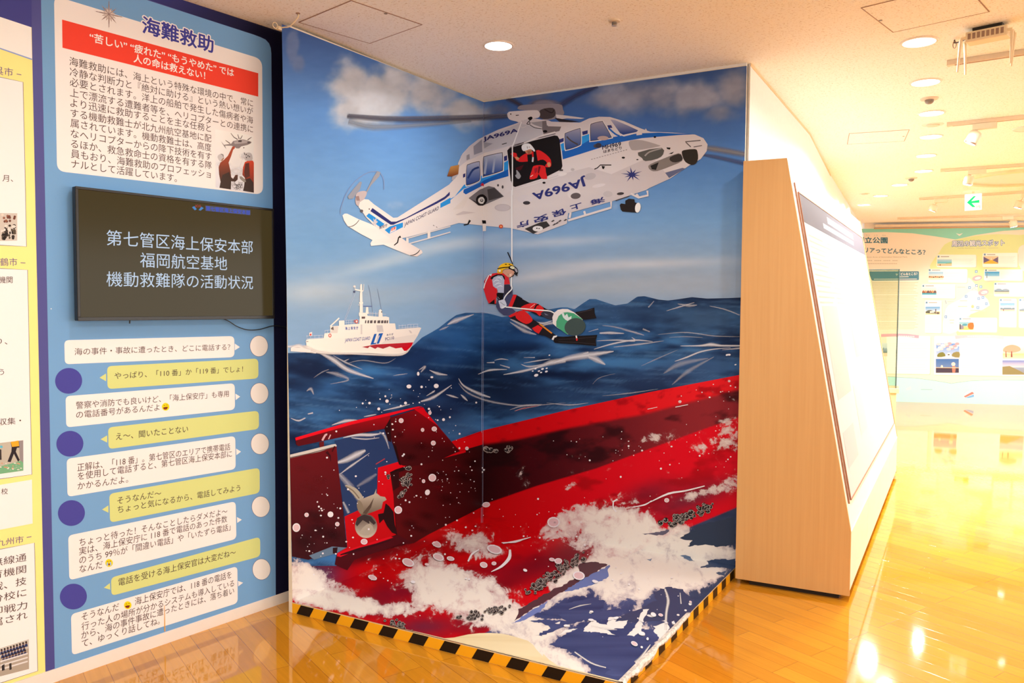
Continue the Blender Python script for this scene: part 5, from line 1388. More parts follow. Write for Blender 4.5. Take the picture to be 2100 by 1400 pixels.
L1 = ['海難救助には、海上という特殊な環境の中で、常に', '冷静な判断力と『絶対に助ける』という熱い想いが', '必要とされます。洋上の船舶で発生した傷病者や海', '上で漂流する遭難者等を、ヘリコプターとの連携に', 'より迅速に救助することを主な任務と', 'する機動救難士が北九州航空基地に配', '属されています。機動救難士は、高度', 'なヘリコプターからの降下技術を有す', 'るほか、救急救命士の資格を有する隊', '員もおり、海難救助のプロフェッショ', 'ナルとして活躍しています。']
Lx = [(496, 469, 1814, 769), (498, 545, 1814, 826), (499, 617, 1814, 890), (501, 693, 1814, 955), (503, 766, 1512, 950), (504, 840, 1515, 1022), (504, 912, 1515, 1088), (506, 987, 1516, 1152), (507, 1060, 1518, 1215), (507, 1132, 1510, 1280), (510, 1205, 1268, 1308)]
for s_, (x0, y0, x1, y1) in zip(L1, Lx): a.text(s_, (x0, y0), (x1, y1), (x0, y0 - 64), TXT)
a.build('body_text', IP)
# small rescue photograph
a = Art(PANEL, inkP, .0024, P1)
a.poly([(1543, 928), (1817, 975), (1820, 1387), (1545, 1345)], lambda x, y: tuple(lerp((246, 238, 230), (222, 214, 206), np.clip((y - 270) / 110, 0, 1))))
for x, y, rx, ry in [(1600, 1180, 60, 30), (1700, 1230, 70, 40), (1760, 1120, 50, 30)]: a.ell(x, y, rx, ry, (236, 226, 214), 0, 16, .8, .8)
a.fr = Frame(440, 265, 6.4)
GRY = (142, 128, 120)
for p in [[(300, 135), (250, 105), (210, 52)], [(320, 130), (300, 68)], [(335, 130), (362, 82)], [(430, 140), (482, 104)], [(200, 188), (140, 145)]]: a.stroke(p, (12, 7), (92, 80, 76))
a.poly([(80, 155), (105, 200), (150, 262), (135, 215), (220, 218), (262, 236), (285, 252), (320, 252), (345, 226), (430, 206), (474, 184), (482, 168), (440, 150), (370, 134), (310, 142), (240, 155), (215, 190), (120, 205)], GRY).poly([(250, 165), (350, 140), (440, 152), (470, 170), (380, 185), (260, 195)], (182, 168, 158)).poly([(310, 145), (355, 142), (350, 170), (305, 168)], (84, 74, 70)).ell(380, 243, 8, 8, (110, 96, 90)).poly([(430, 160), (475, 165), (450, 190), (425, 185)], (104, 92, 88))
JK = lambda x, y: tuple(lerp((170, 76, 48), (74, 54, 44), np.clip((y - 325) / 45, 0, 1)))
a.poly([(50, 500), (70, 440), (120, 400), (170, 350), (205, 280), (230, 228), (262, 225), (262, 250), (240, 270), (215, 350), (180, 440), (205, 540), (215, 630), (240, 650), (270, 600), (302, 598), (300, 660), (265, 690), (215, 680), (210, 790), (60, 768), (75, 690), (55, 590)], JK, 1).poly([(100, 600), (190, 560), (210, 680), (205, 788), (70, 768), (78, 700)], (70, 54, 44), 1)
a.poly([(36, 370), (45, 340), (80, 322), (112, 330), (118, 375), (95, 405), (65, 420)], (196, 186, 176), 2).poly([(90, 395), (120, 365), (122, 385), (100, 415), (75, 420)], (170, 128, 96)).stroke([(80, 325), (105, 335), (112, 360)], 7, (70, 62, 58))
a.poly([(395, 430), (440, 410), (500, 412), (512, 440), (512, 832), (370, 808), (385, 740), (395, 640), (362, 600), (370, 500)], lambda x, y: tuple(lerp((206, 74, 46), (70, 52, 42), np.clip((y - 340) / 40, 0, 1))), 0).poly([(400, 450), (450, 440), (460, 620), (400, 640), (385, 560)], (96, 56, 46), 1).poly([(400, 660), (460, 640), (505, 700), (510, 830), (375, 806)], (70, 54, 46), 1)
a.poly([(395, 360), (400, 325), (440, 305), (480, 320), (495, 370), (485, 410), (400, 412)], (188, 178, 168), 2)
for x, y in ((412, 332), (436, 350), (455, 360), (415, 372)): a.ell(x, y, 7, 9, (58, 50, 48))
a.stroke([(385, 305), (392, 335)], 9, (70, 60, 56)).poly([(320, 620), (350, 618), (400, 660), (410, 690), (380, 695), (330, 650)], (150, 140, 124), 1).stroke([(385, 330), (310, 540), (280, 600)], 2, (180, 170, 160))
rr = random.Random(2)
for k in range(26): a.stroke([(rr.uniform(215, 370), rr.uniform(680, 780)), (rr.uniform(215, 370), rr.uniform(700, 800))], 4, (86, 78, 74))
a.build('rescue_photograph', IP)
# compass star on the card's top edge
a = Art(PANEL, inkP, .0025, P1)
for R0, col in ((1, (160, 134, 122)), (.86, (214, 192, 172))):
    pts_ = []
    for i in range(32):
        r = (1 if i % 8 == 0 else .74 if i % 4 == 0 else .52) if i % 2 == 0 else .30
        t = 2 * PI * i / 32 - PI / 2
        pts_.append((780 + 105 * r * R0 * math.cos(t) * 1.0, 103 + 105 * r * R0 * math.sin(t) + 105 * r * R0 * math.cos(t) * .22))
    a.poly(pts_, col)
for i in range(8):
    t = 2 * PI * i / 8 - PI / 2
    r = 92 if i % 2 == 0 else 60
    a.stroke([(780, 103), (780 + r * math.cos(t), 103 + r * math.sin(t) + r * math.cos(t) * .22)], 5, (150, 124, 112))
a.build('compass_star', IP)
# chat bubbles
def bubble(fr, q, tail, col, lines, emojis=(), r=34):
    a = Art(PANEL, inkP, .0020, fr)
    a.rquad(q, r, col).poly(tail, col)
    b = a.build('speech_bubble', IP)
    t = Art(PANEL, inkP, .0024, fr)
    for body, x0, y0, x1, y1, h in lines:
        t.text(body, (x0, y0), (x1, y1), (x0, y0 - h), TXT)
    t.build('bubble_text', b)
    for ex, ey, k in emojis:
        e = Art(PANEL, inkP, .0024, fr)
        e.ell(ex, ey, 27, 28, (244, 206, 24))
        e.stroke([(ex - 14, ey - 6), (ex - 9, ey - 10), (ex - 4, ey - 7)], 3.5, (104, 62, 20), 2).stroke([(ex + 4, ey - 10), (ex + 9, ey - 13), (ex + 14, ey - 10)], 3.5, (104, 62, 20), 2)
        if k == 'cry':
            e.poly([(ex - 16, ey - 3), (ex - 8, ey - 4), (ex - 8, ey + 22), (ex - 18, ey + 18)], (140, 180, 214)).poly([(ex + 6, ey - 6), (ex + 14, ey - 7), (ex + 17, ey + 16), (ex + 8, ey + 20)], (140, 180, 214)).ell(ex, ey + 10, 6, 8, (120, 50, 24))
        else:
            e.poly([(ex - 17, ey + 5), (ex + 15, ey + 1), (ex + 8, ey + 17), (ex - 4, ey + 21), (ex - 13, ey + 16)], (120, 50, 24), 3).poly([(ex - 8, ey + 16), (ex + 5, ey + 12), (ex - 2, ey + 19)], (206, 60, 40))
        e.build('emoticon', b)
H_ = 54
bubble(P3_, [(460, 166), (1680, 136), (1681, 287), (464, 338)], [(1684, 190), (1720, 215), (1684, 238)], CREAMP, [('海の事件・事故に遭ったとき、どこに電話する？', 533, 274, 1650, 236, 52)])
bubble(P3_, [(767, 352), (1852, 297), (1854, 440), (770, 516)], [(713, 434), (760, 404), (760, 460)], GREENP, [('やっぱり、「110 番」か「119 番」でしょ！', 820, 446, 1742, 393, 50)])
bubble(P3_, [(469, 567), (1683, 474), (1685, 664), (474, 791)], [(1688, 549), (1722, 570), (1690, 595)], CREAMP, [('警察や消防でも良いけど、「海上保安庁」も専用', 543, 660, 1640, 571, H_), ('の電話番号があるんだよ', 545, 728, 1143, 670, H_)], [(1187, 643, 'smile')])
bubble(P3_, [(774, 791), (1856, 671), (1858, 802), (778, 947)], [(720, 876), (768, 848), (768, 900)], GREENP, [('え〜、聞いたことない', 830, 884, 1348, 826, H_)])
bubble(P3_, [(477, 1016), (1687, 852), (1690, 1090), (483, 1289)], [(1693, 943), (1728, 965), (1695, 990)], CREAMP, [('正解は、「118 番」。第七管区のエリアで携帯電話', 553, 1108, 1650, 953, 58), ('を使用して電話すると、第七管区海上保安本部に', 557, 1170, 1663, 1003, 58), ('かかるんだよ。', 555, 1240, 918, 1187, 56)])
bubble(P4, [(783, 42), (1862, -145), (1863, 36), (788, 249)], [(731, 155), (777, 125), (777, 178)], GREENP, [('そうなんだ〜', 840, 119, 1155, 62, H_), ('ちょっと気になるから、電話してみよう', 842, 183, 1722, 22, H_)])
bubble(P4, [(488, 341), (1690, 96), (1695, 366), (496, 662)], [(1699, 209), (1734, 228), (1701, 251)], CREAMP, [('ちょっと待った！そんなことしたらダメだよ〜', 568, 420, 1630, 190, 58), ('実は、海上保安庁に 118 番で電話のあった件数', 566, 485, 1628, 245, 58), ('のうち 99％が「間違い電話」や「いたずら電話」', 568, 548, 1652, 304, 58), ('なんだ', 569, 611, 735, 575, 58)], [(781, 538, 'cry')])
bubble(P4, [(795, 643), (1865, 350), (1867, 491), (798, 774)], [(744, 716), (788, 682), (790, 730)], GREENP, [('電話を受ける海上保安官は大変だね〜', 848, 706, 1690, 484, 56)])
bubble(P4, [(508, 906), (1702, 561), (1705, 826), (515, 1200)], [(1707, 667), (1743, 680), (1709, 706)], CREAMP, [('そうなんだ', 584, 955, 852, 877, 58), ('海上保安庁では、118 番の電話を', 966, 844, 1660, 645, 58), ('行った人の場所が分かるシステムも導入している', 583, 1025, 1678, 706, 58), ('から、海の事件事故に遭ったときには、落ち着い', 582, 1087, 1678, 760, 58), ('て、ゆっくり話してね。', 585, 1146, 1145, 977, 58)], [(915, 841, 'smile')])
for fr, x, y in [(P3_, 491, 457), (P3_, 500, 908), (P4, 511, 180), (P4, 525, 779)]:
    a = Art(PANEL, inkP, .0022, fr)
    a.ell(x, y, 97, 92, (74, 70, 142), -.18, 40); a.build('navy_disc', IP)
for fr, x, y in [(P3_, 1857, 208), (P3_, 1860, 547), (P3_, 1864, 909), (P4, 1870, 135), (P4, 1875, 584)]:
    a = Art(PANEL, inkP, .0022, fr)
    a.ell(x, y, 66, 76, (240, 226, 206), 0, 36).stroke([(x + 65 * math.cos(t), y + 75 * math.sin(t)) for t in np.linspace(0, 2 * PI, 33)], 3, (110, 110, 130)); a.build('cream_disc', IP)
# long scuff near the floor, tiny chips
a = Art(PANEL, inkP, .0030, P4)
a.stroke([(1178, 840), (1180, 930), (1181, 1030)], (3, 5, 8), (232, 160, 60)); a.ell(365, (633 - 1000) * 3.5, 4, 4, (240, 235, 225))
a.build('scuff_mark', IP)

# yellow panel at the far left
YP = tag(empty('information_panel', up(A0 - pdir * .4, .06)), 'yellow information panel with white boxes, cut off by the picture edge', 'information panel')
YEL, OUT = (251, 228, 128), (92, 76, 112)
film(YP, 'yellow_sheet', -1.6, UN - .001, .057, ZC - .002, YEL)
Fa, Fb, Fc = Frame(0, 0, 3.5), Frame(0, 400, 3.5), Frame(0, 800, 3.5)
a = Art(PANEL, inkP, .0016, Fa)
a.poly([(-900, -260), (-900, -600), (224, -226), (226, 196), (223, 196), (0, 122)], NAVYP)
a.poly([(-900, -175), (0, 122), (223, 196), (229, 422), (0, 345), (-900, 40)], (246, 236, 226)).stroke([(-900, 44), (0, 348), (229, 427)], 9, (140, 158, 196))
a.build('title_strip', YP)
def card(fr, q, lines, dashes=(), outline=True):
    a = Art(PANEL, inkP, .0018, fr)
    if outline: a.stroke(q, 7, OUT, closed=True)
    a.poly(q, (246, 234, 220)); b = a.build('white_card', YP)
    t = Art(PANEL, inkP, .0023, fr)
    for body, x0, y0, x1, y1, h in lines: t.text(body, (x0, y0), (x1, y1), (x0, y0 - h), TXT)
    for p in dashes: t.stroke(p, 5, OUT)
    if t.f: t.build('card_text', b)
    return b
def heading(fr, body, x0, y0, x1, y1, h, dash):
    a = Art(PANEL, inkP, .0020, fr)
    a.text(body, (x0, y0), (x1, y1), (x0, y0 - h), (120, 98, 130)).stroke(dash, 5, (120, 98, 130)); a.build('heading_text', YP)
heading(Fa, '呉市', -42, 532, 92, 550, 60, [(118, 531), (152, 538)])
c1 = card(Fa, [(-900, 400), (0, 556), (162, 590), (180, 1390), (187, 1768), (0, 1757), (-900, 1700)], [('月、', 16, 1302, 92, 1306, 50)])
heading(Fb, '鶴市', 0, 508, 122, 508, 58, [(146, 485), (181, 487)])
c2 = card(Fb, [(-900, 505), (0, 528), (195, 537), (212, 1400), (226, 1400 + 603), (0, 1400 + 634), (-900, 1400 + 760)], [('機関', -10, 632, 88, 632, 50), ('り、', -30, 1072, 52, 1072, 48), ('う', -8, 1292, 28, 1292, 48), ('収集・', -10, 1400 + 252, 150, 1400 + 240, 50)])
card(Fc, [(-900, 780), (0, 678), (228, 640), (233, 955), (0, 1000), (-900, 1180)], [('校', 7, 748, 55, 744, 44)], (), False)
heading(Fc, '九州市', -28, 1122, 168, 1092, 52, [(190, 1055), (224, 1049)])
c3 = card(Fc, [(-900, 1260), (0, 1142), (244, 1094), (268, 2012), (0, 2098), (-900, 2420)],
     [('無線通', -62, 1268, 188, 1224, 60), ('育機関', -62, 1358, 186, 1308, 60), ('戦、技', -62, 1446, 188, 1392, 60), ('分校に', -62, 1532, 188, 1475, 60), ('即戦力', -62, 1622, 194, 1566, 60), ('属され', -62, 1702, 196, 1636, 60)])
rnd = random.Random(5)
def photo(fr, q, ground, marks, par):
    a = Art(PANEL, inkP, .0022, fr)
    a.poly(q, ground)
    for m in marks: a.ell(*m)
    a.build('photograph', par)
ph = [(rnd.uniform(0, 108), rnd.uniform(215, 310), rnd.uniform(6, 14), rnd.uniform(6, 16), rnd.choice([(60, 48, 40), (150, 130, 110), (40, 34, 30), (90, 76, 60), (226, 212, 190)])) for _ in range(50)] + [(rnd.uniform(0, 110), rnd.uniform(140, 190), 9, 9, rnd.choice([(150, 96, 70), (110, 66, 50), (236, 206, 180)])) for _ in range(16)]
photo(Fb, [(-60, 128), (122, 130), (122, 326), (-60, 330)], (206, 190, 168), [m for m in ph if m[0] > 8], c1)
a = Art(PANEL, inkP, .0022, Fc)
a.poly([(-60, 384), (165, 358), (166, 576), (-60, 608)], (190, 176, 150)).poly([(-60, 560), (60, 530), (166, 500), (166, 576), (-60, 608)], (120, 170, 120)).poly([(135, 362), (165, 358), (166, 520), (140, 500)], (150, 136, 128))
a.poly([(75, 375), (135, 365), (138, 410), (120, 412), (112, 440), (140, 500), (128, 512), (98, 455), (75, 515), (52, 512), (80, 440), (82, 410)], (46, 38, 40)).poly([(75, 370), (132, 360), (136, 400), (85, 406)], (232, 164, 40)).poly([(-10, 420), (8, 425), (10, 498), (-10, 500)], (60, 50, 46)).ell(8, 405, 10, 9, (90, 180, 190))
for _ in range(26): a.ell(rnd.uniform(2, 150), rnd.uniform(520, 575), rnd.uniform(4, 10), 4, rnd.choice([(226, 214, 190), (150, 176, 140), (214, 150, 110)]))
a.build('photograph', c2)
a = Art(PANEL, inkP, .0022, P4)
a.poly([(-80, 1175), (205, 1085), (207, 1298), (-80, 1372)], (200, 186, 166)).poly([(-80, 1240), (205, 1150), (207, 1298), (-80, 1372)], (176, 158, 134))
for i in range(9):
    for j in range(3):
        x, y = 10 + i * 22 + j * 7, 1172 - i * 7 + j * 26
        if x > 192: continue
        a.poly([(x - 12, y + 26), (x - 8, y + 4), (x + 8, y), (x + 12, y + 20)], (46, 56, 92)).ell(x, y - 6, 7, 9, (120, 84, 66)).ell(x, y - 11, 7, 6, (40, 32, 30))
for k in range(3): a.poly([(0, 1240 + k * 28), (196, 1182 + k * 28), (198, 1192 + k * 28), (0, 1252 + k * 28)], (226, 214, 198))
a.poly([(10, 1275), (30, 1262), (32, 1306), (12, 1312)], (50, 44, 44)).poly([(64, 1260), (80, 1254), (82, 1300), (66, 1306)], (60, 52, 48))
a.build('photograph', c3)

# television
def pan(x, y, off=0): return PANEL.at(x, y, off)
TVD = .055
fr_pl = Plane(A0 + PANEL.n * TVD, PANEL.n)
tq = [fr_pl.at(*p) for p in ((155.5, 381), (561.6, 428.4), (562.9, 652.8), (160.2, 658.4))]
u0 = min((p - A0) @ pdir for p in tq); u1 = max((p - A0) @ pdir for p in tq)
z0 = .5 * (tq[2][2] + tq[3][2]); z1 = .5 * (tq[0][2] + tq[1][2])
TV = tag(empty('television', up(A0 + pdir * (u0 + u1) / 2 + PANEL.n * .02, z0)), 'wall-mounted black television showing white Japanese text', 'television')
def slab(u0, u1, z0, z1, d0, d1):
    lo, hi = A0 + PANEL.n * d0, A0 + PANEL.n * d1
    return [up(lo + pdir * u0, z0), up(lo + pdir * u1, z0), up(lo + pdir * u1, z1), up(lo + pdir * u0, z1)], [up(hi + pdir * u0, z0), up(hi + pdir * u1, z0), up(hi + pdir * u1, z1), up(hi + pdir * u0, z1)]
MB().prism(*slab(u0 + .06, u1 - .06, z0 + .04, z1 - .04, .004, .02)).build('rear_housing', BLACK, TV)
MB().prism(*slab(u0, u1, z0, z1, .02, TVD - .004)).build('casing', BLACK, TV, .004)
bz = MB()
w = .011
for s_ in ((u0, u1, z0, z0 + .016), (u0, u1, z1 - w, z1), (u0, u0 + w, z0 + .016, z1 - w), (u1 - w, u1, z0 + .016, z1 - w)): bz.prism(*slab(*s_, TVD - .0042, TVD))
bz.build('bezel', BLACK, TV, .0015)
SCR = mat('dark_screen_glass', (.010, .008, .005), .14, .10, emit=(.042, .030, .010), es=.8)
scr = MB().prism(*slab(u0 + w, u1 - w, z0 + .016, z1 - w, TVD - .0042, TVD - .003)).build('screen', SCR, TV)
spl = Plane(A0 + PANEL.n * (TVD - .003), PANEL.n)
a = Art(spl, inkN, .0003, P2)
ICE = (208, 226, 248)
for body, p0, p1, h in [('第七管区海上保安本部', (764, 534), (1814, 598), 112), ('福岡航空基地', (1005, 692), (1630, 716), 108), ('機動救難隊の活動状況', (764, 830), (1816, 850), 110)]:
    a.text(body, p0, p1, (p0[0], p0[1] - h), ICE, .003)
a.poly([(1474, 249), (1797, 283), (1797, 319), (1474, 287)], (82, 86, 108)).text('第七管区海上保安本部', (1478, 286), (1794, 317), (1478, 252), (54, 82, 206), .02)
a.poly([(1378, 262), (1395, 254), (1412, 276), (1398, 284)], (70, 140, 206)).poly([(1425, 282), (1445, 258), (1462, 268), (1440, 286)], (70, 140, 206)).text('JCG', (1400, 262), (1442, 264), (1400, 240), (176, 60, 50), .03)
a.build('screen_lettering', scr, SCREEN_INK)
MB().tube([fr_pl.at(271, 657, -.02), fr_pl.at(270.5, 663.5, -.02)], .003).build('bracket_foot', BLACK, TV)
cp = catmull([PANEL.at(450, 652, .02), PANEL.at(464, 658, .02), PANEL.at(482, 669, .018), PANEL.at(505, 676, .014), PANEL.at(530, 675, .012), PANEL.at(556, 668, .010), PANEL.at(576, 669, .008), PANEL.at(590, 672, .007)], 5, False)
tag(MB().tube(cp, .0022, 8).build('power_cable', BLACK), 'thin black cable drooping from the bottom of the television', 'cable')
# white cord and loop tied to a ceiling hook at the mural's top corner
hk = onz(611, 27, ZC)
c_ = up(CL, ZB)
ed = ML.at(575.5, 57, .004)
CO = tag(empty('tie_cord', hk), 'white cord with a loop tying the mural corner to a ceiling hook', 'cord')
MB().tube(catmull([hk - Z * .004, hk - Z * .02, lerp(hk, ed, .45) - Z * .030, lerp(hk, ed, .8) - Z * .012, ed], 6, False), .0035, 8).build('cord', IVORY, CO)
ct = ML.at(562.5, 52.5, .006)
MB().tube([ct + (pdir * math.cos(t) * .014 + Z * math.sin(t) * .014) for t in np.linspace(0, 2 * PI, 20)], .0022, 6).build('loop', IVORY, CO)
MB().lathe(hk - Z * .010, [(.004, 0), (.004, .006), (.011, .008), (.011, .010)], 12).build('hook', SEAM, CO)
MB().box(ML.at(571.5, 58, .002), unit(C0 - CL), ML.n, Z, .022, .016, .016).build('knot', IVORY, CO)
# ================================================================== sloped display cabinet on the right
E1, E2, E3 = onz(1512.2, 1186.2, .03), onz(1742.8, 1222.5, .03), onz(1839, 969, .03)
bx = unit(up(E2 - E1, 0)); by = unit(up(E3 - E2, 0))
BLEN = np.linalg.norm(E3 - E2); BO = up(E1, 0)
def bp(u, v, z): return BO + bx * u + by * v + Z * z
PROF = [(-.012, .03), (.595, .03), (.595, .384), (.222, 2.412), (-.012, 2.412)]
DC = tag(empty('display_cabinet', bp(.3, BLEN / 2, 0)), 'long beech display cabinet with a sloped white graphic front, beside the mural', 'display cabinet')
MB().prism([bp(u, 0, z) for u, z in PROF], [bp(u, .018, z) for u, z in PROF]).build('end_panel', BEECH, DC)
MB().prism([bp(u, BLEN - .018, z) for u, z in PROF], [bp(u, BLEN, z) for u, z in PROF]).build('end_panel', BEECH, DC)
body = [(-.012, .05), (.590, .05), (.590, .383), (.219, 2.405), (-.012, 2.405)]
LAMW = speckled('white_laminate', (.84, .80, .74), .015, 6, .35)
MB().prism([bp(u, .018, z) for u, z in body], [bp(u, BLEN - .018, z) for u, z in body]).build('carcass', LAMW, DC)
MB().prism([bp(.06, .03, 0), bp(.54, .03, 0), bp(.54, BLEN - .03, 0), bp(.06, BLEN - .03, 0)], [bp(.06, .03, .05), bp(.54, .03, .05), bp(.54, BLEN - .03, .05), bp(.06, BLEN - .03, .05)]).build('toe_kick', DARK, DC)
nd_ = 4
for i in range(nd_):
    v0, v1 = .022 + i * (BLEN - .044) / nd_ + .002, .022 + (i + 1) * (BLEN - .044) / nd_ - .002
    MB().prism([bp(.590, v0, .055), bp(.595, v0, .055), bp(.595, v1, .055), bp(.590, v1, .055)], [bp(.590, v0, .378), bp(.595, v0, .378), bp(.595, v1, .378), bp(.590, v1, .378)]).build('base_door', LAMW, DC)
# inset graphic: plane of the slope
sd = unit(bp(.222, 0, 2.412) - bp(.595, 0, .384)); sn = unit(np.cross(by, sd))
SP = Plane(bp(.593, 0, .384), sn)
def sp(v, t, off=0):   # t runs up the slope, 0..1
    return lerp(bp(.593, v, .384), bp(.221, v, 2.412), t) + SP.n * off
T0, T1, V0, V1 = .068, .916, .185, BLEN - .125
gq = [sp(V0, T0, .001), sp(V1, T0, .001), sp(V1, T1, .001), sp(V0, T1, .001)]
RIM = speckled('reddish_brown_rim', (.30, .13, .07), .1, 30, .5)
mb = MB()
w = .006
for (va, vb, ta, tb) in ((V0, V1, T0 - .004, T0), (V0, V1, T1, T1 + .004), (.099, .107, .063, .94), (V0 - .005, V0, T0, T1), (V1, V1 + .008, T0 - .004, T1 + .004)):
    qd = [sp(va, ta, -.002), sp(vb, ta, -.002), sp(vb, tb, -.002), sp(va, tb, -.002)]
    mb.prism(qd, [p + SP.n * .008 for p in qd])
mb.build('graphic_frame', RIM, DC)
GP = MB().prism([p - SP.n * .003 for p in gq], [p + SP.n * .002 for p in gq]).build('graphic_panel', speckled('white_graphic_film', (.52, .54, .53), .01, 5, .6, 0, .15), DC)
class Direct:
    """maps (v metres along, t up the slope) to the tilted panel"""
    n = SP.n
    def at(s, x, y, off=0): return sp(x, y, .0032 + off)
a = Art(Direct(), lambda c: lin(c) * .66, .0003)
a.poly([(V0, .835), (V1, .835), (V1, T1), (V0, T1)], (96, 94, 106))
for k, (v, t0, t1, w) in enumerate([(1.25, .878, .900, 1.5), (1.0, .852, .868, 1.7)]): a.poly([(v, t0), (v + w, t0), (v + w, t1), (v, t1)], (206, 212, 218))
for k in range(26):
    v, t = V0 + .1 + (k % 2) * .75, .80 - (k // 2) * .016
    a.poly([(v, t), (v + .55 + .1 * ((k * 7) % 3), t), (v + .55 + .1 * ((k * 7) % 3), t + .005), (v, t + .005)], (214, 206, 196) if k > 3 else (240, 190, 176))
a.poly([(V0 + .15, .33), (V0 + .80, .33), (V0 + .80, .60), (V0 + .15, .60)], (206, 214, 206))
a.poly([(1.55, .42), (2.1, .42), (2.1, .78), (1.55, .78)], (226, 220, 198)).poly([(1.6, .45), (2.05, .45), (2.05, .6), (1.6, .6)], (214, 212, 196))
for k in range(20):
    v, t = 2.3 + (k % 2) * .55, .78 - (k // 2) * .03
    a.poly([(v, t), (v + .42, t), (v + .42, t + .006), (v, t + .006)], (226, 220, 214) if k % 5 else (240, 200, 190))
for v, t, w, h, c in [(.3, .14, .5, .1, (214, 218, 218)), (1.1, .18, .4, .16, (222, 226, 224)), (2.4, .14, .6, .2, (222, 228, 228)), (3.1, .4, .16, .1, (190, 220, 200))]: a.poly([(v, t), (v + w, t), (v + w, t + h), (v, t + h)], c)
a.build('graphic_print', GP, print_mat('matt_graphic_ink', rough=.6, spec=.15))

# ================================================================== glass case on a beech plinth behind the cabinet
gz = .56
pg = onz(1837.5, 796, gz - .0)       # right front corner of the glass, foot
gy = unit(pg * (1, 1, 0) + np.array([-.25, 0, 0])); gx = np.array([gy[1], -gy[0], 0.])
dist = np.hypot(*pg[:2])
def gpt(u, v, z): return up(pg, 0) - gx * u + gy * v + Z * z
GW, GD = .42, .34
GT = EYE + ray(1842, 552)[2] * (pg[1] / ray(1842, 552)[1])
GC = tag(empty('glass_case', gpt(GW / 2, GD / 2, 0)), 'tall glass case on a beech plinth behind the sloped cabinet', 'glass case')
def gbox(u0, u1, v0, v1, z0, z1): return [gpt(u, v, z0) for u, v in ((u0, v0), (u1, v0), (u1, v1), (u0, v1))], [gpt(u, v, z1) for u, v in ((u0, v0), (u1, v0), (u1, v1), (u0, v1))]
MB().prism(*gbox(-.005, GW + .005, -.005, GD + .005, .0, gz - .06)).build('plinth', BEECH_PALE, GC)
MB().prism(*gbox(-.035, GW + .035, -.035, GD + .035, gz - .06, gz)).build('plinth_top', BEECH_PALE, GC, .003)
GLASS = bpy.data.materials.new('greenish_case_glass')
GLASS.use_nodes = True
nt = GLASS.node_tree; nt.nodes.clear()
o_ = nt.nodes.new('ShaderNodeOutputMaterial'); mx_ = nt.nodes.new('ShaderNodeMixShader'); tr_ = nt.nodes.new('ShaderNodeBsdfTransparent'); gl_ = nt.nodes.new('ShaderNodeBsdfGlossy')
fr_ = nt.nodes.new('ShaderNodeFresnel'); fr_.inputs['IOR'].default_value = 1.2
nz_ = nt.nodes.new('ShaderNodeTexNoise'); nz_.inputs['Scale'].default_value = 2
mr_ = nt.nodes.new('ShaderNodeMix'); mr_.data_type = 'RGBA'; mr_.inputs['A'].default_value = (.90, .945, .88, 1); mr_.inputs['B'].default_value = (.93, .965, .92, 1)
nt.links.new(nz_.outputs['Fac'], mr_.inputs['Factor']); nt.links.new(mr_.outputs['Result'], tr_.inputs[0])
gl_.inputs['Roughness'].default_value = .03
nt.links.new(fr_.outputs[0], mx_.inputs[0]); nt.links.new(tr_.outputs[0], mx_.inputs[1]); nt.links.new(gl_.outputs[0], mx_.inputs[2]); nt.links.new(mx_.outputs[0], o_.inputs[0])
for nm, bxs in (('front_pane', (0, GW, 0, .008)), ('rear_pane', (0, GW, GD - .008, GD)), ('side_pane', (0, .008, .008, GD - .008)), ('side_pane', (GW - .008, GW, .008, GD - .008))):
    MB().prism(*gbox(*bxs, gz, GT)).build(nm, GLASS, GC)
MB().prism(*gbox(.008, GW - .008, .008, GD - .008, GT - .004, GT)).build('top_pane', GLASS, GC)
EDGE = speckled('dark_green_glass_edge', (.03, .07, .075), .1, 30, .3)
mb = MB()
for u, v in ((0, 0), (GW, 0), (0, GD), (GW, GD)): mb.prism(*gbox(u - .0035, u + .0035, v - .0035, v + .0035, gz, GT))
mb.prism(*gbox(0, GW, -.005, .005, GT - .006, GT + .003)).prism(*gbox(0, GW, GD - .005, GD + .005, GT - .006, GT + .003)).prism(*gbox(-.005, .005, 0, GD, GT - .006, GT + .003)).prism(*gbox(GW - .005, GW + .005, 0, GD, GT - .006, GT + .003))
mb.build('glass_edges', EDGE, GC)

# ================================================================== wall graphics at the far end
FW = tag(empty('wall_graphic', up(lerp(FA, FB, .6), 0)), 'pale green and cream sightseeing wall graphic with photo cards on the far wall', 'wall graphic')
def far_poly3(u0, u1, z0, z1, t): 
    q = [up(FA + fdir * u0, z0), up(FA + fdir * u1, z0), up(FA + fdir * u1, z1), up(FA + fdir * u0, z1)]
    return q, [p + FAR.n * t for p in q]
inkF = lambda c: np.clip(lin(c) * np.array([.84, .90, .98]), .002, .88)
G6, G7 = Frame(1740, 440, 5.383), Frame(1740, 640, 5.383)
MB().prism(*far_poly3(-.6, 6.8, .004, 2.897, .002)).build('cream_sheet', speckled('cream_sheet_ink', (.76, .74, .66), .01, 3, .45), FW)
a = Art(FAR, inkF, .0024, G6)
a.poly([(100, 158), (1938, 130), (3600, 104), (3600, 150), (1938, 165), (1700, 180), (1400, 225), (1180, 275), (960, 240), (700, 205), (400, 192), (100, 200)], (150, 222, 204))
a.poly([(1180, 280), (1400, 235), (1650, 215), (1900, 225), (2600, 240), (2600, 1330), (1200, 1330), (1330, 1130), (1440, 900), (1340, 700), (960, 640), (900, 560), (1000, 420), (1060, 330)], (222, 234, 170), 2)
a.poly([(1100, 1000), (1240, 930), (1350, 840), (1480, 880), (1560, 1000), (1400, 1080), (1300, 1130), (1200, 1290), (1040, 1300), (1060, 1100)], (250, 248, 232), 2)
a.poly([(1870, 400), (1910, 340), (2000, 330), (2100, 400), (2100, 640), (1960, 640), (1880, 560)], (252, 236, 226), 2)
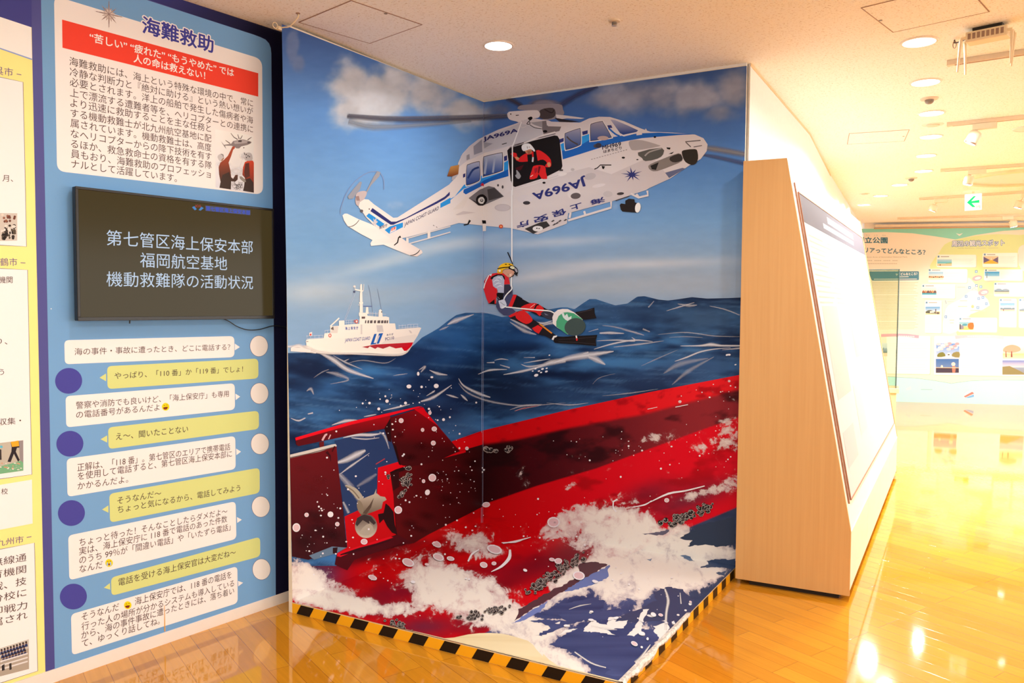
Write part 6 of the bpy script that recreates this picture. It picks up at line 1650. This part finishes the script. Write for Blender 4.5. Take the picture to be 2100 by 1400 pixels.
a.poly([(1185, 205), (1225, 215), (1265, 203), (1235, 228), (1222, 234)], (244, 244, 238))
a.fr = G7
a.poly([(300, 708), (540, 716), (760, 728), (960, 755), (1135, 785), (1330, 758), (1600, 746), (1938, 750), (3400, 770), (3400, 1080), (1938, 1040), (540, 1000), (300, 990)], (190, 236, 234))
for p in [[(800, 852), (925, 854)], [(300, 708), (540, 716), (760, 728), (960, 755), (1135, 785), (1330, 758), (1600, 746), (1938, 750)]]: a.stroke(p, 5, (150, 196, 186))
a.poly([(1270, 930), (1300, 880), (1365, 865), (1388, 900), (1385, 935), (1290, 945)], (246, 246, 240), 2).poly([(1272, 928), (1365, 878), (1388, 896), (1290, 940)], (236, 130, 120)).poly([(1285, 944), (1385, 905), (1386, 934), (1330, 945)], (120, 180, 226))
a.poly([(632, 848), (660, 832), (685, 820), (692, 850), (650, 858)], (232, 222, 232))
TEAL = (70, 122, 142)
a.fr = G6
a.rquad([(216, 628), (778, 625), (778, 722), (260, 728)], 12, (86, 140, 160)).text('ってどんなところ？', (520, 672), (760, 668), (520, 640), (246, 246, 236), .03).stroke([(552, 687), (664, 685)], 8, (226, 234, 230)).stroke([(280, 712), (756, 710)], 6, (236, 236, 220))
for k in range(32):
    y = 750 + k * 16.4
    if k in (8, 26): continue
    a.stroke([(262, y + 2), (770 - (k * 53 % 7) * 9, y)], 4.5, (226, 200, 156))
a.stroke([(1068, 945), (1080, 985)], 10, (160, 180, 190)).stroke([(1090, 962), (1160, 958)], 4, (190, 190, 180))
for x, y in [(1410, 628), (1336, 806), (1412, 784), (1461, 796), (1298, 902), (1437, 926), (1484, 912), (1522, 982), (1428, 1024), (1075, 1126)]:
    a.poly([(x - 14, y - 15), (x + 14, y - 15), (x + 14, y + 15), (x - 14, y + 15)], (96, 150, 200)).poly([(x - 6, y - 8), (x + 6, y - 8), (x + 6, y + 8), (x - 6, y + 8)], (240, 244, 244))
for x, y, rx, ry in [(1420, 700, 56, 30), (1490, 858, 60, 36)]: a.ell(x, y, rx, ry, (244, 170, 176), -.2).ell(x + 8, y, rx * .6, ry * .5, (250, 222, 218), -.2)
a.stroke([(1360, 830), (1400, 800), (1520, 740), (1870, 720)], 6, (240, 190, 186), 3).stroke([(1390, 815), (1480, 860), (1600, 880)], 6, (240, 190, 186), 3)
for x, y, w in [(1210, 1012, 100), (1345, 1055, 110), (1116, 1164, 50), (1120, 1194, 40), (1230, 950, 80), (1400, 1060, 110), (1200, 800, 90)]: a.stroke([(x, y), (x + w, y)], 9, (196, 200, 190))
a.ell(1370, 1014, 16, 18, (246, 200, 150))
a.build('printed_ground', FW)
a = Art(FAR, inkF, .0034, G6)
a.text('国立公園', (98, 312), (430, 316), (98, 246), TEAL, .03)
for x, s_ in ((215, 'りつ'), (300, 'こう'), (392, 'えん')): a.text(s_, (x - 20, 234), (x + 20, 234), (x - 20, 220), (120, 160, 170))
a.text('リアってどんなところ？', (178, 418), (848, 445), (178, 360), TEAL, .03)
a.text('Strait Area of Setonaikai National Park', (196, 476), (650, 474), (196, 460), (160, 160, 140))

for k in range(17):
    if k % 5 != 3: a.stroke([(206 + k * 20, 507), (220 + k * 20, 507)], 9, (196, 192, 172))
    a.stroke([(208 + k * 19.5, 541), (223 + k * 19.5, 540)], 10, (206, 200, 180))
a.text('周辺の観光スポット', (1142, 352), (1720, 340), (1142, 290), (80, 126, 190), .085).text('周辺の観光スポット', (1142, 352), (1720, 340), (1142, 290), (250, 250, 246), .012)
a.text('Nearby Attractions', (1206, 376), (1390, 374), (1206, 364), (170, 180, 140)).stroke([(1406, 370), (1515, 369)], 7, (206, 214, 176)).stroke([(1545, 369), (1652, 368)], 7, (206, 214, 176))
a.build('heading_lettering', FW)
def fcard(fr, q, pq, scene, head=None, lines=()):
    a = Art(FAR, inkF, .0034, fr)
    a.rquad([(x + 7, y + 8) for x, y in q], 16, (226, 216, 186)).rquad(q, 16, (252, 250, 244))
    if head:
        x, y = head
        a.poly([(x, y - 10), (x + 20, y - 10), (x + 20, y + 10), (x, y + 10)], (110, 150, 180)).stroke([(x + 34, y), (x + 34 + 92, y)], 11, (176, 180, 178))
    for (x0, y0, x1, y1, n) in lines:
        for k in range(n): a.stroke([(x0, lerp(y0, y1, (k + .5) / n)), (x1 - (k * 37 % 5) * 6, lerp(y0, y1, (k + .5) / n))], 4, (232, 230, 224))
    b = a.build('photo_card', FW)
    for pqi, sc in zip(pq, scene):
        a = Art(FAR, inkF, .0046, fr)
        (xa, ya), (xb, yb) = pqi
        P = lambda s, t: (xa + (xb - xa) * s, ya + (yb - ya) * t)
        for it in sc:
            if it[0] == 'g': a.poly([P(0, it[1]), P(1, it[1]), P(1, it[2]), P(0, it[2])], lambda x, y, it=it: tuple(lerp(it[3], it[4], np.clip(((y - fr.o[1]) * fr.k - P(0, it[1])[1]) / (P(0, it[2])[1] - P(0, it[1])[1]), 0, 1))))
            elif it[0] == 'p': a.poly([P(*p) for p in it[1]], it[2], it[3] if len(it) > 3 else 0)
            elif it[0] == 'e': a.ell(*P(it[1], it[2]), it[3] * (xb - xa), it[4] * (yb - ya), it[5], 0, 12)
        a.build('card_photo', b)
WHT2 = (246, 240, 232)
beach = [('g', 0, .5, (190, 220, 232), (120, 196, 214)), ('g', .5, .66, (90, 190, 206), (150, 210, 206)), ('g', .66, 1, (236, 206, 166), (226, 196, 160)), ('p', [(.55, .62), (1, .5), (1, .66), (.6, .68)], (150, 180, 130)), ('p', [(.17, .8), (.2, .7), (.22, .8), (.24, .95), (.15, .95)], (110, 90, 80))]
hall = [('g', 0, 1, (236, 214, 190), (244, 180, 70)), ('p', [(0, .1), (.46, .55), (0, .9)], (110, 104, 140)), ('p', [(1, .1), (.6, .55), (1, .9)], (120, 110, 140)), ('p', [(.47, .5), (.58, .5), (1, 1), (0, 1)], (244, 190, 80)), ('p', [(.5, .3), (.56, .3), (.58, .52), (.48, .52)], (232, 226, 220))]
shore = [('g', 0, .5, (140, 196, 226), (214, 226, 224)), ('g', .5, .75, (226, 206, 176), (200, 150, 110)), ('g', .75, 1, (250, 230, 200), (250, 236, 214))] + [('e', .08 + .13 * k, .62 + .03 * (k % 3), .05, .07, [(140, 96, 70), (190, 130, 80), (90, 80, 70)][k % 3]) for k in range(8)]
bridge = [('g', 0, .6, (60, 160, 216), (150, 206, 232)), ('g', .6, 1, (240, 244, 246), (214, 230, 238)), ('p', [(0, .55), (1, .75), (1, .82), (0, .66)], (236, 240, 240)), ('p', [(.12, .1), (.16, .1), (.17, .8), (.11, .8)], (120, 136, 150)), ('p', [(0, .5), (.14, .12), (.5, .62), (.14, .2)], (150, 170, 186))]
port = [('g', 0, .55, (226, 232, 236), (236, 220, 206)), ('g', .55, .8, (170, 120, 90), (110, 90, 84)), ('g', .8, 1, (70, 170, 190), (110, 190, 206))] + [('e', .1 + .16 * k, .6, .07, .16, [(160, 110, 84), (206, 150, 110), (110, 90, 90)][k % 3]) for k in range(6)]
town = [('g', 0, .5, (226, 232, 234), (190, 206, 216)), ('g', .5, .75, (130, 160, 176), (120, 130, 120)), ('g', .75, 1, (236, 210, 180), (230, 206, 180)), ('e', .3, .5, .2, .15, (140, 160, 176)), ('e', .75, .5, .2, .12, (150, 166, 180))]
plaza = [('g', 0, .6, (90, 160, 214), (206, 226, 236)), ('g', .6, 1, (236, 206, 130), (246, 226, 180)), ('p', [(.02, .8), (.1, .5), (.35, .42), (.6, .6), (.7, .85)], (96, 104, 90), 2), ('p', [(.3, .55), (.55, .5), (.62, .75), (.3, .8)], (226, 222, 210)), ('p', [(.66, .3), (.74, .28), (.72, .9), (.68, .9)], (110, 100, 110)), ('e', .85, .8, .12, .12, (96, 90, 96))]
autumn = [('g', 0, .5, (120, 190, 210), (206, 220, 214)), ('g', .5, 1, (226, 200, 170), (246, 214, 90)), ('p', [(.62, .2), (1, .1), (1, .9), (.66, .85)], (236, 126, 70), 2), ('p', [(.02, .3), (.1, .25), (.14, .9), (.03, .95)], (80, 80, 96)), ('p', [(.1, .4), (.3, .4), (.32, .9), (.12, .95)], (150, 146, 160)), ('e', .4, .35, .2, .15, (90, 160, 180))]
arch = [('g', 0, .55, (110, 176, 222), (206, 226, 236)), ('g', .55, .8, (120, 150, 170), (150, 160, 160)), ('g', .8, 1, (230, 190, 170), (236, 206, 190)), ('p', [(.15, .62), (.3, .35), (.5, .25), (.7, .35), (.85, .62), (.8, .62), (.5, .33), (.2, .62)], (226, 232, 236)), ('p', [(.2, .78), (.22, .7), (.25, .78), (.25, .95), (.2, .95)], (120, 90, 80))]
sakura = [('g', 0, 1, (90, 150, 220), (200, 214, 230)), ('p', [(.05, .95), (.1, .7), (.3, .62), (.4, .9)], (130, 130, 70), 2), ('p', [(.68, .9), (.75, .65), (1, .6), (1, 1)], (150, 140, 90), 2), ('p', [(.46, .98), (.5, .66), (.6, .66), (.64, .98)], (246, 240, 234)), ('p', [(.5, .76), (.58, .76), (.58, .83), (.5, .83)], (70, 60, 60))] + [('e', (.1 + .37 * k) % 1, (.05 + .113 * k) % .5, .10, .10, [(236, 210, 214), (206, 170, 176), (246, 232, 232)][k % 3]) for k in range(16)]
night = [('g', 0, .6, (74, 116, 176), (110, 140, 186)), ('g', .6, .7, (150, 120, 110), (110, 80, 80)), ('g', .7, 1, (76, 70, 86), (86, 76, 90)), ('e', .76, .38, .09, .14, (250, 220, 206)), ('e', .78, .62, .08, .12, (240, 150, 120)), ('p', [(.7, .7), (.86, .7), (.84, .98), (.72, .98)], (200, 130, 110)), ('e', .26, .55, .05, .1, (240, 226, 206)), ('p', [(0, .6), (1, .62), (1, .66), (0, .64)], (236, 210, 180))]
maple = [('g', 0, .65, (250, 240, 230), (250, 220, 190)), ('g', .65, 1, (246, 200, 140), (250, 226, 190)), ('p', [(.02, .5), (.1, .2), (.4, .05), (.7, .2), (.75, .45), (.4, .6)], (244, 170, 140), 3), ('p', [(.36, .5), (.4, .5), (.42, .9), (.34, .9)], (150, 90, 80)), ('p', [(.12, .5), (.15, .5), (.17, .9), (.12, .9)], (150, 90, 80))]
coast = [('g', 0, .5, (120, 140, 200), (226, 214, 214)), ('g', .5, 1, (150, 166, 190), (150, 150, 140)), ('p', [(0, .45), (.3, .4), (.5, .55), (.8, .8), (1, 1), (0, 1)], (150, 140, 96), 0)]
fcard(G6, [(975, 440), (1410, 442), (1408, 580), (972, 578)], [((980, 492), (1140, 566))], [beach], (984, 463), [(1150, 485, 1380, 560, 6)])
fcard(G6, [(1480, 425), (1868, 420), (1866, 580), (1478, 578)], [((1490, 455), (1652, 542))], [hall], (1494, 440), [(1665, 455, 1840, 540, 6)])
fcard(G6, [(882, 598), (1312, 600), (1308, 752), (880, 750)], [((884, 632), (1046, 718))], [shore], (886, 612), [(1056, 630, 1290, 720, 7)])
fcard(G6, [(1496, 602), (1922, 604), (1920, 728), (1494, 726)], [((1504, 628), (1666, 716))], [bridge], (1508, 614), [(1680, 630, 1900, 710, 6)])
fcard(G6, [(808, 765), (1180, 768), (1176, 926), (806, 922)], [((812, 798), (970, 884))], [port], (816, 786), [(980, 800, 1150, 880, 6)])
fcard(G6, [(1606, 748), (2140, 752), (2140, 905), (1606, 900)], [((1610, 785), (1774, 876))], [town], (1612, 764), [(1790, 785, 2120, 870, 6)])
fcard(G6, [(844, 944), (1030, 948), (1026, 1308), (842, 1304)], [((850, 1016), (1010, 1104))], [plaza], (852, 970), [(852, 1120, 1010, 1290, 12)])
fcard(G6, [(1662, 924), (1854, 926), (1852, 1242), (1660, 1238)], [((1674, 978), (1834, 1066))], [arch], (1672, 942), [(1674, 1080, 1830, 1220, 10)])
fcard(G6, [(1880, 925), (2080, 928), (2080, 1250), (1878, 1246)], [((1886, 1015), (2060, 1075))], [town], (1886, 942))
fcard(G6, [(1212, 1134), (1640, 1138), (1636, 1298), (1208, 1292)], [((1222, 1186), (1378, 1270))], [autumn], (1224, 1150), [(1390, 1186, 1610, 1270, 6)])
fcard(G7, [(420, 258), (905, 262), (898, 684), (420, 676)], [((370, 338), (428, 486))], [town], None, [(450, 335, 870, 640, 16)])
fcard(G7, [(945, 262), (2400, 270), (2400, 715), (942, 690)], [((968, 345), (1222, 500)), ((964, 514), (1218, 668)), ((1702, 350), (1960, 512)), ((1698, 530), (1960, 688))], [sakura, night, maple, coast], None, [(1250, 350, 1680, 420, 4), (1250, 560, 1640, 660, 5)])
a = Art(FAR, inkF, .0052, G7)
a.poly([(360, 240), (540, 236), (660, 240), (778, 254), (775, 288), (660, 272), (540, 266), (360, 272)], (244, 172, 188)).poly([(1176, 256), (1300, 250), (1460, 248), (1600, 252), (1716, 262), (1712, 298), (1600, 284), (1460, 278), (1300, 282), (1180, 296)], (250, 200, 208))
for x0, n_, y0 in ((560, 9, 262), (1320, 13, 266)):
    for k in range(n_): a.ell(x0 + k * 20, y0 + (k * .7 if x0 < 900 else 0), 7, 7, (252, 244, 240), 0, 8)
a.build('pink_ribbon', FW)
# ================================================================== ceiling fittings
def cz(x, y, z=ZC): return onz(x, y, z)
def hatch(q, label, latch):
    P = [cz(*p) for p in q] if not isinstance(q[0], np.ndarray) else q
    c = sum(P) / 4
    root = tag(empty('access_hatch', c - Z * .004), label, 'access hatch', 'ceiling access hatches')
    mb = MB()
    for i in range(4):
        p, q_ = P[i], P[(i + 1) % 4]
        d = unit(q_ - p); nn = np.array([-d[1], d[0], 0]); nn = nn if nn @ (c - p) > 0 else -nn
        qd = [p, q_, q_ - d * .005 + nn * .005, p + d * .005 + nn * .005]
        mb.prism([v - Z * .0025 for v in qd], [v - Z * .0001 for v in qd])
    mb.build('hatch_frame', SEAM, root)
    ins = [lerp(p, c, .018) for p in P]
    MB().prism([p - Z * .0018 for p in ins], [p - Z * .0001 for p in ins]).build('hatch_panel', CEIL, root)
    MB().lathe(up(latch, ZC - .004), [(.007, 0), (.009, .001), (.009, .0025)], 14).build('latch', GREYPL, root)
hA_ = [cz(611.7, 45), cz(720, 0), cz(866.5, 50), cz(758.3, 88.7)]
hatch(hA_, 'square ceiling hatch with thin dark seam above the mural', cz(791, 27))
p0, p1, p2 = cz(1765, 15.6), cz(1831, 66), cz(2030, 23.4)
hatch([p0, p1, p2, p0 + p2 - p1], 'square ceiling hatch near the wireless router', cz(1806, 41))
hatch([cz(1741, 273.5), cz(1865.4, 265.4), cz(1855, 289), cz(1737, 295.4)], 'pale ceiling hatch beyond the downlights, above the white partition wall', cz(1853, 279))

LENS = mat('glowing_diffuser', (.9, .9, .9), .4, emit=(1, .95, .86), es=9)
RINGM = speckled('white_lamp_trim', (.80, .74, .66), .02, 40, .45)
def lamp_light(name, P, size, power, rgb):
    l = bpy.data.lights.new(name, 'AREA')
    l.shape = 'DISK'; l.size = size; l.energy = power; l.color = rgb
    l.spread = math.radians(160)
    o = bpy.data.objects.new(name, l)
    COL.objects.link(o)
    return o
def downlight(P, r, power, label, rgb=LIGHT_RGB_ROW, lit=True):
    root = tag(empty('downlight', P - Z * .01), label, 'ceiling light', 'ceiling downlights')
    MB().lathe(P - Z * .007, [(r * .94, 0), (r * 1.06, .001), (r * 1.10, .006), (r * .94, .006)], 40, True).build('trim_ring', RINGM, root)
    MB().lathe(P - Z * .004, [(0, 0), (r * .95, 0), (r * .95, .003), (0, .003)], 40).build('diffuser', LENS if lit else RINGM, root)
    if lit:
        o = lamp_light('downlight_lamp', P, r * 1.7, power, rgb)
        o.parent = root
        o.location = Vector((0, 0, -.004))
    return root
downlight(cz(1022, 92.5), .078, LIGHT_NEAR, 'round lit downlight alone above the mural corner', LIGHT_RGB)
row = [((1885, 85), 'lit downlight nearest the wireless router, first of the curving row', LIGHT_ROW), ((1898, 168), 'lit downlight second in the curving row, in front of the small dome sensor', LIGHT_ROW), ((1910, 231.5), 'lit downlight third in the curving row, just beyond the dome sensor', LIGHT_FAR),
       ((1909, 279.5), 'lit downlight fourth in the curving row, beside the pale hatch', LIGHT_FAR), ((1899, 318.5), 'lit downlight fifth in the curving row', LIGHT_FAR), ((1894, 350), 'lit downlight sixth in the curving row, level with the third track', LIGHT_FAR),
       ((1845, 378.5), 'lit downlight seventh in the curving row, bearing left', LIGHT_FAR), ((1806, 401), 'lit downlight eighth in the curving row', LIGHT_FAR), ((1772, 419.5), 'small lit downlight last in the curving row, by the white partition wall', LIGHT_FAR)]
for p, lb, pw in row: downlight(cz(*p), .085, pw, lb)
downlight(cz(2112, 263), .11, 0, 'unlit round ceiling fitting at the right picture edge', lit=False)
# unseen lamps added behind and beside the camera to light the hall
for x, y, pw in [(1.65, 3.45, LIGHT_ROW), (1.15, 2.6, LIGHT_ROW), (.65, 1.7, LIGHT_ROW), (.1, .8, LIGHT_ROW * .8), (-.85, 2.9, LIGHT_NEAR), (-1.5, 1.5, LIGHT_NEAR), (-.6, -.4, LIGHT_ROW * .8), (-2.2, .3, LIGHT_NEAR),
                 (4.6, 4.2, LIGHT_ROW), (5.6, 6.2, LIGHT_FAR), (7.2, 8.6, LIGHT_FAR), (8.6, 10.8, LIGHT_FAR), (3.6, 2.2, LIGHT_ROW)]:
    downlight(np.array([x, y, ZC]), .085, pw, 'unseen downlight added outside the picture to light the hall')
# sprinkler, dome sensor, flat plates
def sprinkler(P, s, label, m, cat='sprinkler'):
    root = tag(empty(cat.replace(' ', '_'), P - Z * .05 * s), label, cat)
    MB().lathe(P - Z * .012 * s, [(.012 * s, 0), (.036 * s, .003 * s), (.040 * s, .012 * s)], 24).build('mounting_plate', CREAMPL, root)
    MB().lathe(P - Z * .030 * s, [(.013 * s, 0), (.017 * s, .002 * s), (.017 * s, .018 * s)], 18).build('stem', m, root)
    MB().lathe(P - Z * .036 * s, [(.0, 0), (.016 * s, .001 * s), (.018 * s, .004 * s), (.008 * s, .006 * s)], 18).build('deflector', METAL, root)
sprinkler(cz(1260, 42), .75, 'small dark sprinkler head on the ceiling between the lone downlight and the row', GREYPL)
def dome(P, s, label, m=GREYPL):
    root = tag(empty('ceiling_sensor', P - Z * .03 * s), label, 'sensor')
    MB().lathe(P - Z * .010 * s, [(.030 * s, 0), (.046 * s, .002 * s), (.050 * s, .010 * s)], 28).build('mounting_plate', CREAMPL, root)
    MB().lathe(P - Z * .034 * s, [(0, 0), (.010 * s, .001 * s), (.019 * s, .006 * s), (.024 * s, .014 * s), (.025 * s, .024 * s)], 22).build('dome', m, root)
dome(cz(1906, 201.5), 1.15, 'small dark dome sensor between the second and third downlights')
dome(cz(1869, 364.5), 1.2, 'tiny dome sensor between the sixth and seventh downlights')
def plate(P, r, label):
    root = tag(empty('ceiling_speaker', P - Z * .02), label, 'ceiling plate')
    MB().lathe(P - Z * .012, [(0, 0), (r * .7, .001), (r * .78, .005), (r * .78, .012)], 32).build('grille', CREAMPL, root)
    MB().lathe(P - Z * .004, [(r * .78, 0), (r * 1.2, .001), (r * 1.25, .004)], 32, True).build('rim', RINGM, root)
plate(cz(1913, 255.5), .062, 'flat cream ceiling plate between the third and fourth downlights')
plate(cz(1773, 397), .05, 'flat cream ceiling plate by the eighth downlight')
# big round light at the right edge
RC = cz(2096, 362)
root = tag(empty('ring_light', RC - Z * .03), 'large round ceiling ring beside the second spotlight', 'ceiling light')
MB().lathe(RC - Z * .035, [(.50, .035), (.50, .004), (.515, 0), (.545, 0), (.56, .006), (.56, .035)], 64, True).build('outer_ring', IVORY, root)
MB().lathe(RC - Z * .012, [(0, 0), (.50, 0), (.50, .01), (0, .01)], 64).build('diffuser', RINGM, root)
# lighting tracks with spotlights
def track(a_, b_, label, ext=2.5, lower=.0):
    A, B = cz(*a_), cz(*b_)
    d = unit(B - A); B = B + d * ext
    nn = np.array([-d[1], d[0], 0])
    root = tag(empty('lighting_track', up((A + B) / 2, ZC - .03)), label, 'lighting track', 'ceiling lighting tracks')
    L = np.linalg.norm(B - A)
    MB().box((A + B) / 2 - Z * .014, d, nn, Z, L, .034, .028).build('rail', TRACKM, root, .002)
    MB().box((A + B) / 2 - Z * .0285, d, nn, Z, L - .05, .010, .002).build('slot', SEAM, root)
    MB().box(A - Z * .014 - d * .006, d, nn, Z, .014, .038, .031).build('end_cap', TRACKM, root)
    return A, d, nn
T1 = track((1948, 124.5), (2100, 102), 'cream lighting track running behind the wireless router')
T2 = track((1946, 251.5), (2100, 236), 'cream lighting track carrying the nearest hanging spotlight')
T3 = track((1932, 346.5), (2100, 335), 'cream lighting track carrying the white-lensed spotlight, nearest the exit sign on this side')
T4 = track((1888, 405.5), (2100, 391), 'pale lighting track just above the green exit sign')
T5 = track((1842, 446), (2100, 438.5), 'faint lighting track last before the far wall graphic')
SPOTW = speckled('cream_spot_body', (.78, .70, .56), .02, 40, .4)
def spotlight(T, xa, xb, head0, head1, r, label, power, target):
    A, d, nn = T
    # adapter along the track between two picture columns
    def on(x):
        lo, hi = -.5, 6.
        for _ in range(50):
            m = (lo + hi) / 2
            if proj(A + d * m - Z * .04)[0] < x: lo = m
            else: hi = m
        return A + d * lo
    a_, b_ = on(xa), on(xb)
    c = (a_ + b_) / 2
    root = tag(empty('track_spotlight', up(c, ZC - .2)), label, 'spotlight', 'track spotlights')
    MB().box(c - Z * .052, d, nn, Z, np.linalg.norm(b_ - a_), .034, .046).build('track_adapter', SPOTW, root, .003)
    pv = a_ + d * .02 - Z * .075
    dd = vplane(up(A, 0), up(A + d, 0))
    h0, h1 = dd.at(*head0), dd.at(*head1)
    MB().tube([pv, lerp(pv, h0, .5) + d * .006, h0], .008, 10).build('arm', SPOTW, root)
    ax = unit(h1 - h0)
    MB().tube([h0 - ax * r * .1, h0 + ax * .004, lerp(h0, h1, .25), h1], [r * .5, r * .86, r, r], 22).build('head', SPOTW, root)
    MB().tube([h1 - ax * .001, h1 + ax * .010], [r * 1.03, r * .98], 22).build('lens_ring', METAL, root)
    if power:
        MB().tube([h1 + ax * .0101, h1 + ax * .0105], [r * .8, r * .8], 18).build('lens', LENS, root)
        l = bpy.data.lights.new('spotlight_lamp', 'SPOT')
        l.energy = power; l.color = LIGHT_RGB_ROW; l.spot_size = math.radians(70); l.spot_blend = .6; l.shadow_soft_size = .04
        o = bpy.data.objects.new('spotlight_lamp', l); COL.objects.link(o)
        o.parent = root
        pos = Vector(h1 + ax * .03) ; o.location = pos - root.location
        o.rotation_euler = (Vector(target) - pos).to_track_quat('-Z', 'Y').to_euler()
    return root
far_t = up(lerp(FA, FB, 1.0), 1.4)
spotlight(T2, 1994.5, 2045, (2003, 270), (1991, 292), .045, 'cream spotlight tilted left under its track, nearest of the spotlights', LIGHT_SPOT * .4, (3.0, 6.6, .6))
spotlight(T3, 1985, 2023, (1989, 361), (1984.5, 377), .045, 'cream spotlight with a bright white lens, above the exit sign', LIGHT_SPOT, bp(.6, BLEN * .8, 1.0))
spotlight(T4, 1916, 1943, (1917.5, 420), (1912, 431), .05, 'pale spotlight left of the green exit sign', LIGHT_SPOT, bp(.6, BLEN * 1.1, 1.0))
spotlight(T4, 2094, 2122, (2093, 412), (2088, 425), .05, 'pale spotlight right of the green exit sign', LIGHT_SPOT * 2, far_t)
spotlight(T5, 2055, 2078, (2077, 452), (2079, 464), .055, 'pale spotlight hanging over the top edge of the far wall graphic', LIGHT_SPOT * 2, up(lerp(FA, FB, .3), 1.2))
# unseen spots added past the right picture edge to brighten the far wall
for T_, xs in ((T4, (2180, 2290)), (T5, (2140, 2210, 2290))):
    for x_ in xs:
        y_ = proj(T_[0] + T_[1] * 2)[1]
        spotlight(T_, x_, x_ + 26, (x_, y_ + 24), (x_ - 4, y_ + 36), .05, 'added spotlight, unseen past the right picture edge, brightening the far wall', LIGHT_SPOT * 2, up(lerp(FA, FB, (x_ - 1800) / 300), 1.3))
# exit sign
ES = vplane(cz(1978, 393), cz(2014, 391.5))
es0, es1, es2, es3 = (ES.at(*p) for p in ((1979, 432), (2013.5, 429.5), (2013.5, 396), (1979, 398.5)))
root = tag(empty('exit_sign', (es0 + es1) / 2), 'square white emergency exit sign with a green arrow pointing left', 'exit sign')
MB().prism([p - ES.n * .03 for p in (es0, es1, es2, es3)], [es0, es1, es2, es3]).build('sign_box', mat('backlit_sign_face', (.85, .86, .82), .4, emit=(1, .98, .9), es=.6), root)
MB().tube([lerp(es2, es3, .5) - ES.n * .015, up(lerp(es2, es3, .5) - ES.n * .015, ZC)], .012, 10).build('hanger', IVORY, root)
a = Art(ES, inkN, .001, Frame(1860, 200, 5))
GRN = (24, 196, 120)
a.poly([(614, 1075), (684, 1010), (708, 1008), (660, 1062), (742, 1048), (744, 1078), (664, 1082), (704, 1122), (672, 1124)], GRN)
for p in [[(714, 1138), (714, 1102)], [(748, 1138), (748, 1100)], [(722, 1112), (740, 1108)], [(728, 1128), (728, 1116)], [(736, 1124), (740, 1114)]]: a.stroke(p, 5, (60, 150, 110))
a.build('green_pictogram', root, print_mat('backlit_green', emit=.5))
# wireless router on the ceiling
rc = cz(2027, 54)
hx, hy = unit(cz(1831, 66) - cz(1765, 15.6)), unit(cz(2030, 23.4) - cz(1831, 66))
RT = tag(empty('wireless_router', rc - Z * .09), 'cream wireless router with four drooping antennas hung from the ceiling', 'router')
MB().box(rc - Z * .045, hy, hx, Z, .185, .085, .052).build('body', IVORY, RT, .006)
MB().box(rc - Z * .008, hy, hx, Z, .13, .05, .018).build('ceiling_bracket', BLACK, RT)
for k in range(8):
    c = rc - hx * .0435 - Z * .044 + hy * (-.074 + k * .0205)
    MB().box(c, hy, hx, Z, .013, .003, .028).build('vent', SEAM, RT)
for sgn, off, tip in ((-1, -.045, .012), (-1, .05, -.006), (1, .03, .012), (1, -.045, .004)):
    b_ = rc + hy * sgn * .112 + hx * off * .8 - Z * .045
    an = MB().tube([b_ - Z * .005, b_ - Z * .06 - hy * tip * .4, b_ - Z * .165 - hy * tip], [.008, .007, .0045], 10).build('antenna', IVORY, RT)
    MB().tube([rc + hy * sgn * .09 + hx * off * .8 - Z * .045, b_ - Z * .002], .0075, 10).build('hinge', IVORY, an)
cb = rc - hy * .10 - Z * .04
ce = cz(1958, 80)
MB().tube(catmull([cb, lerp(cb, ce, .4) - Z * .012, ce - Z * .02, ce - Z * .004], 6, False), .0038, 8).build('network_cable', BLACK, RT)
MB().tube([ce - Z * .03 + (hy * math.cos(t) * .008 + Z * math.sin(t) * .018) for t in np.linspace(0, 2 * PI, 16)], .0022, 6).build('cable_loop', SEAM, RT)
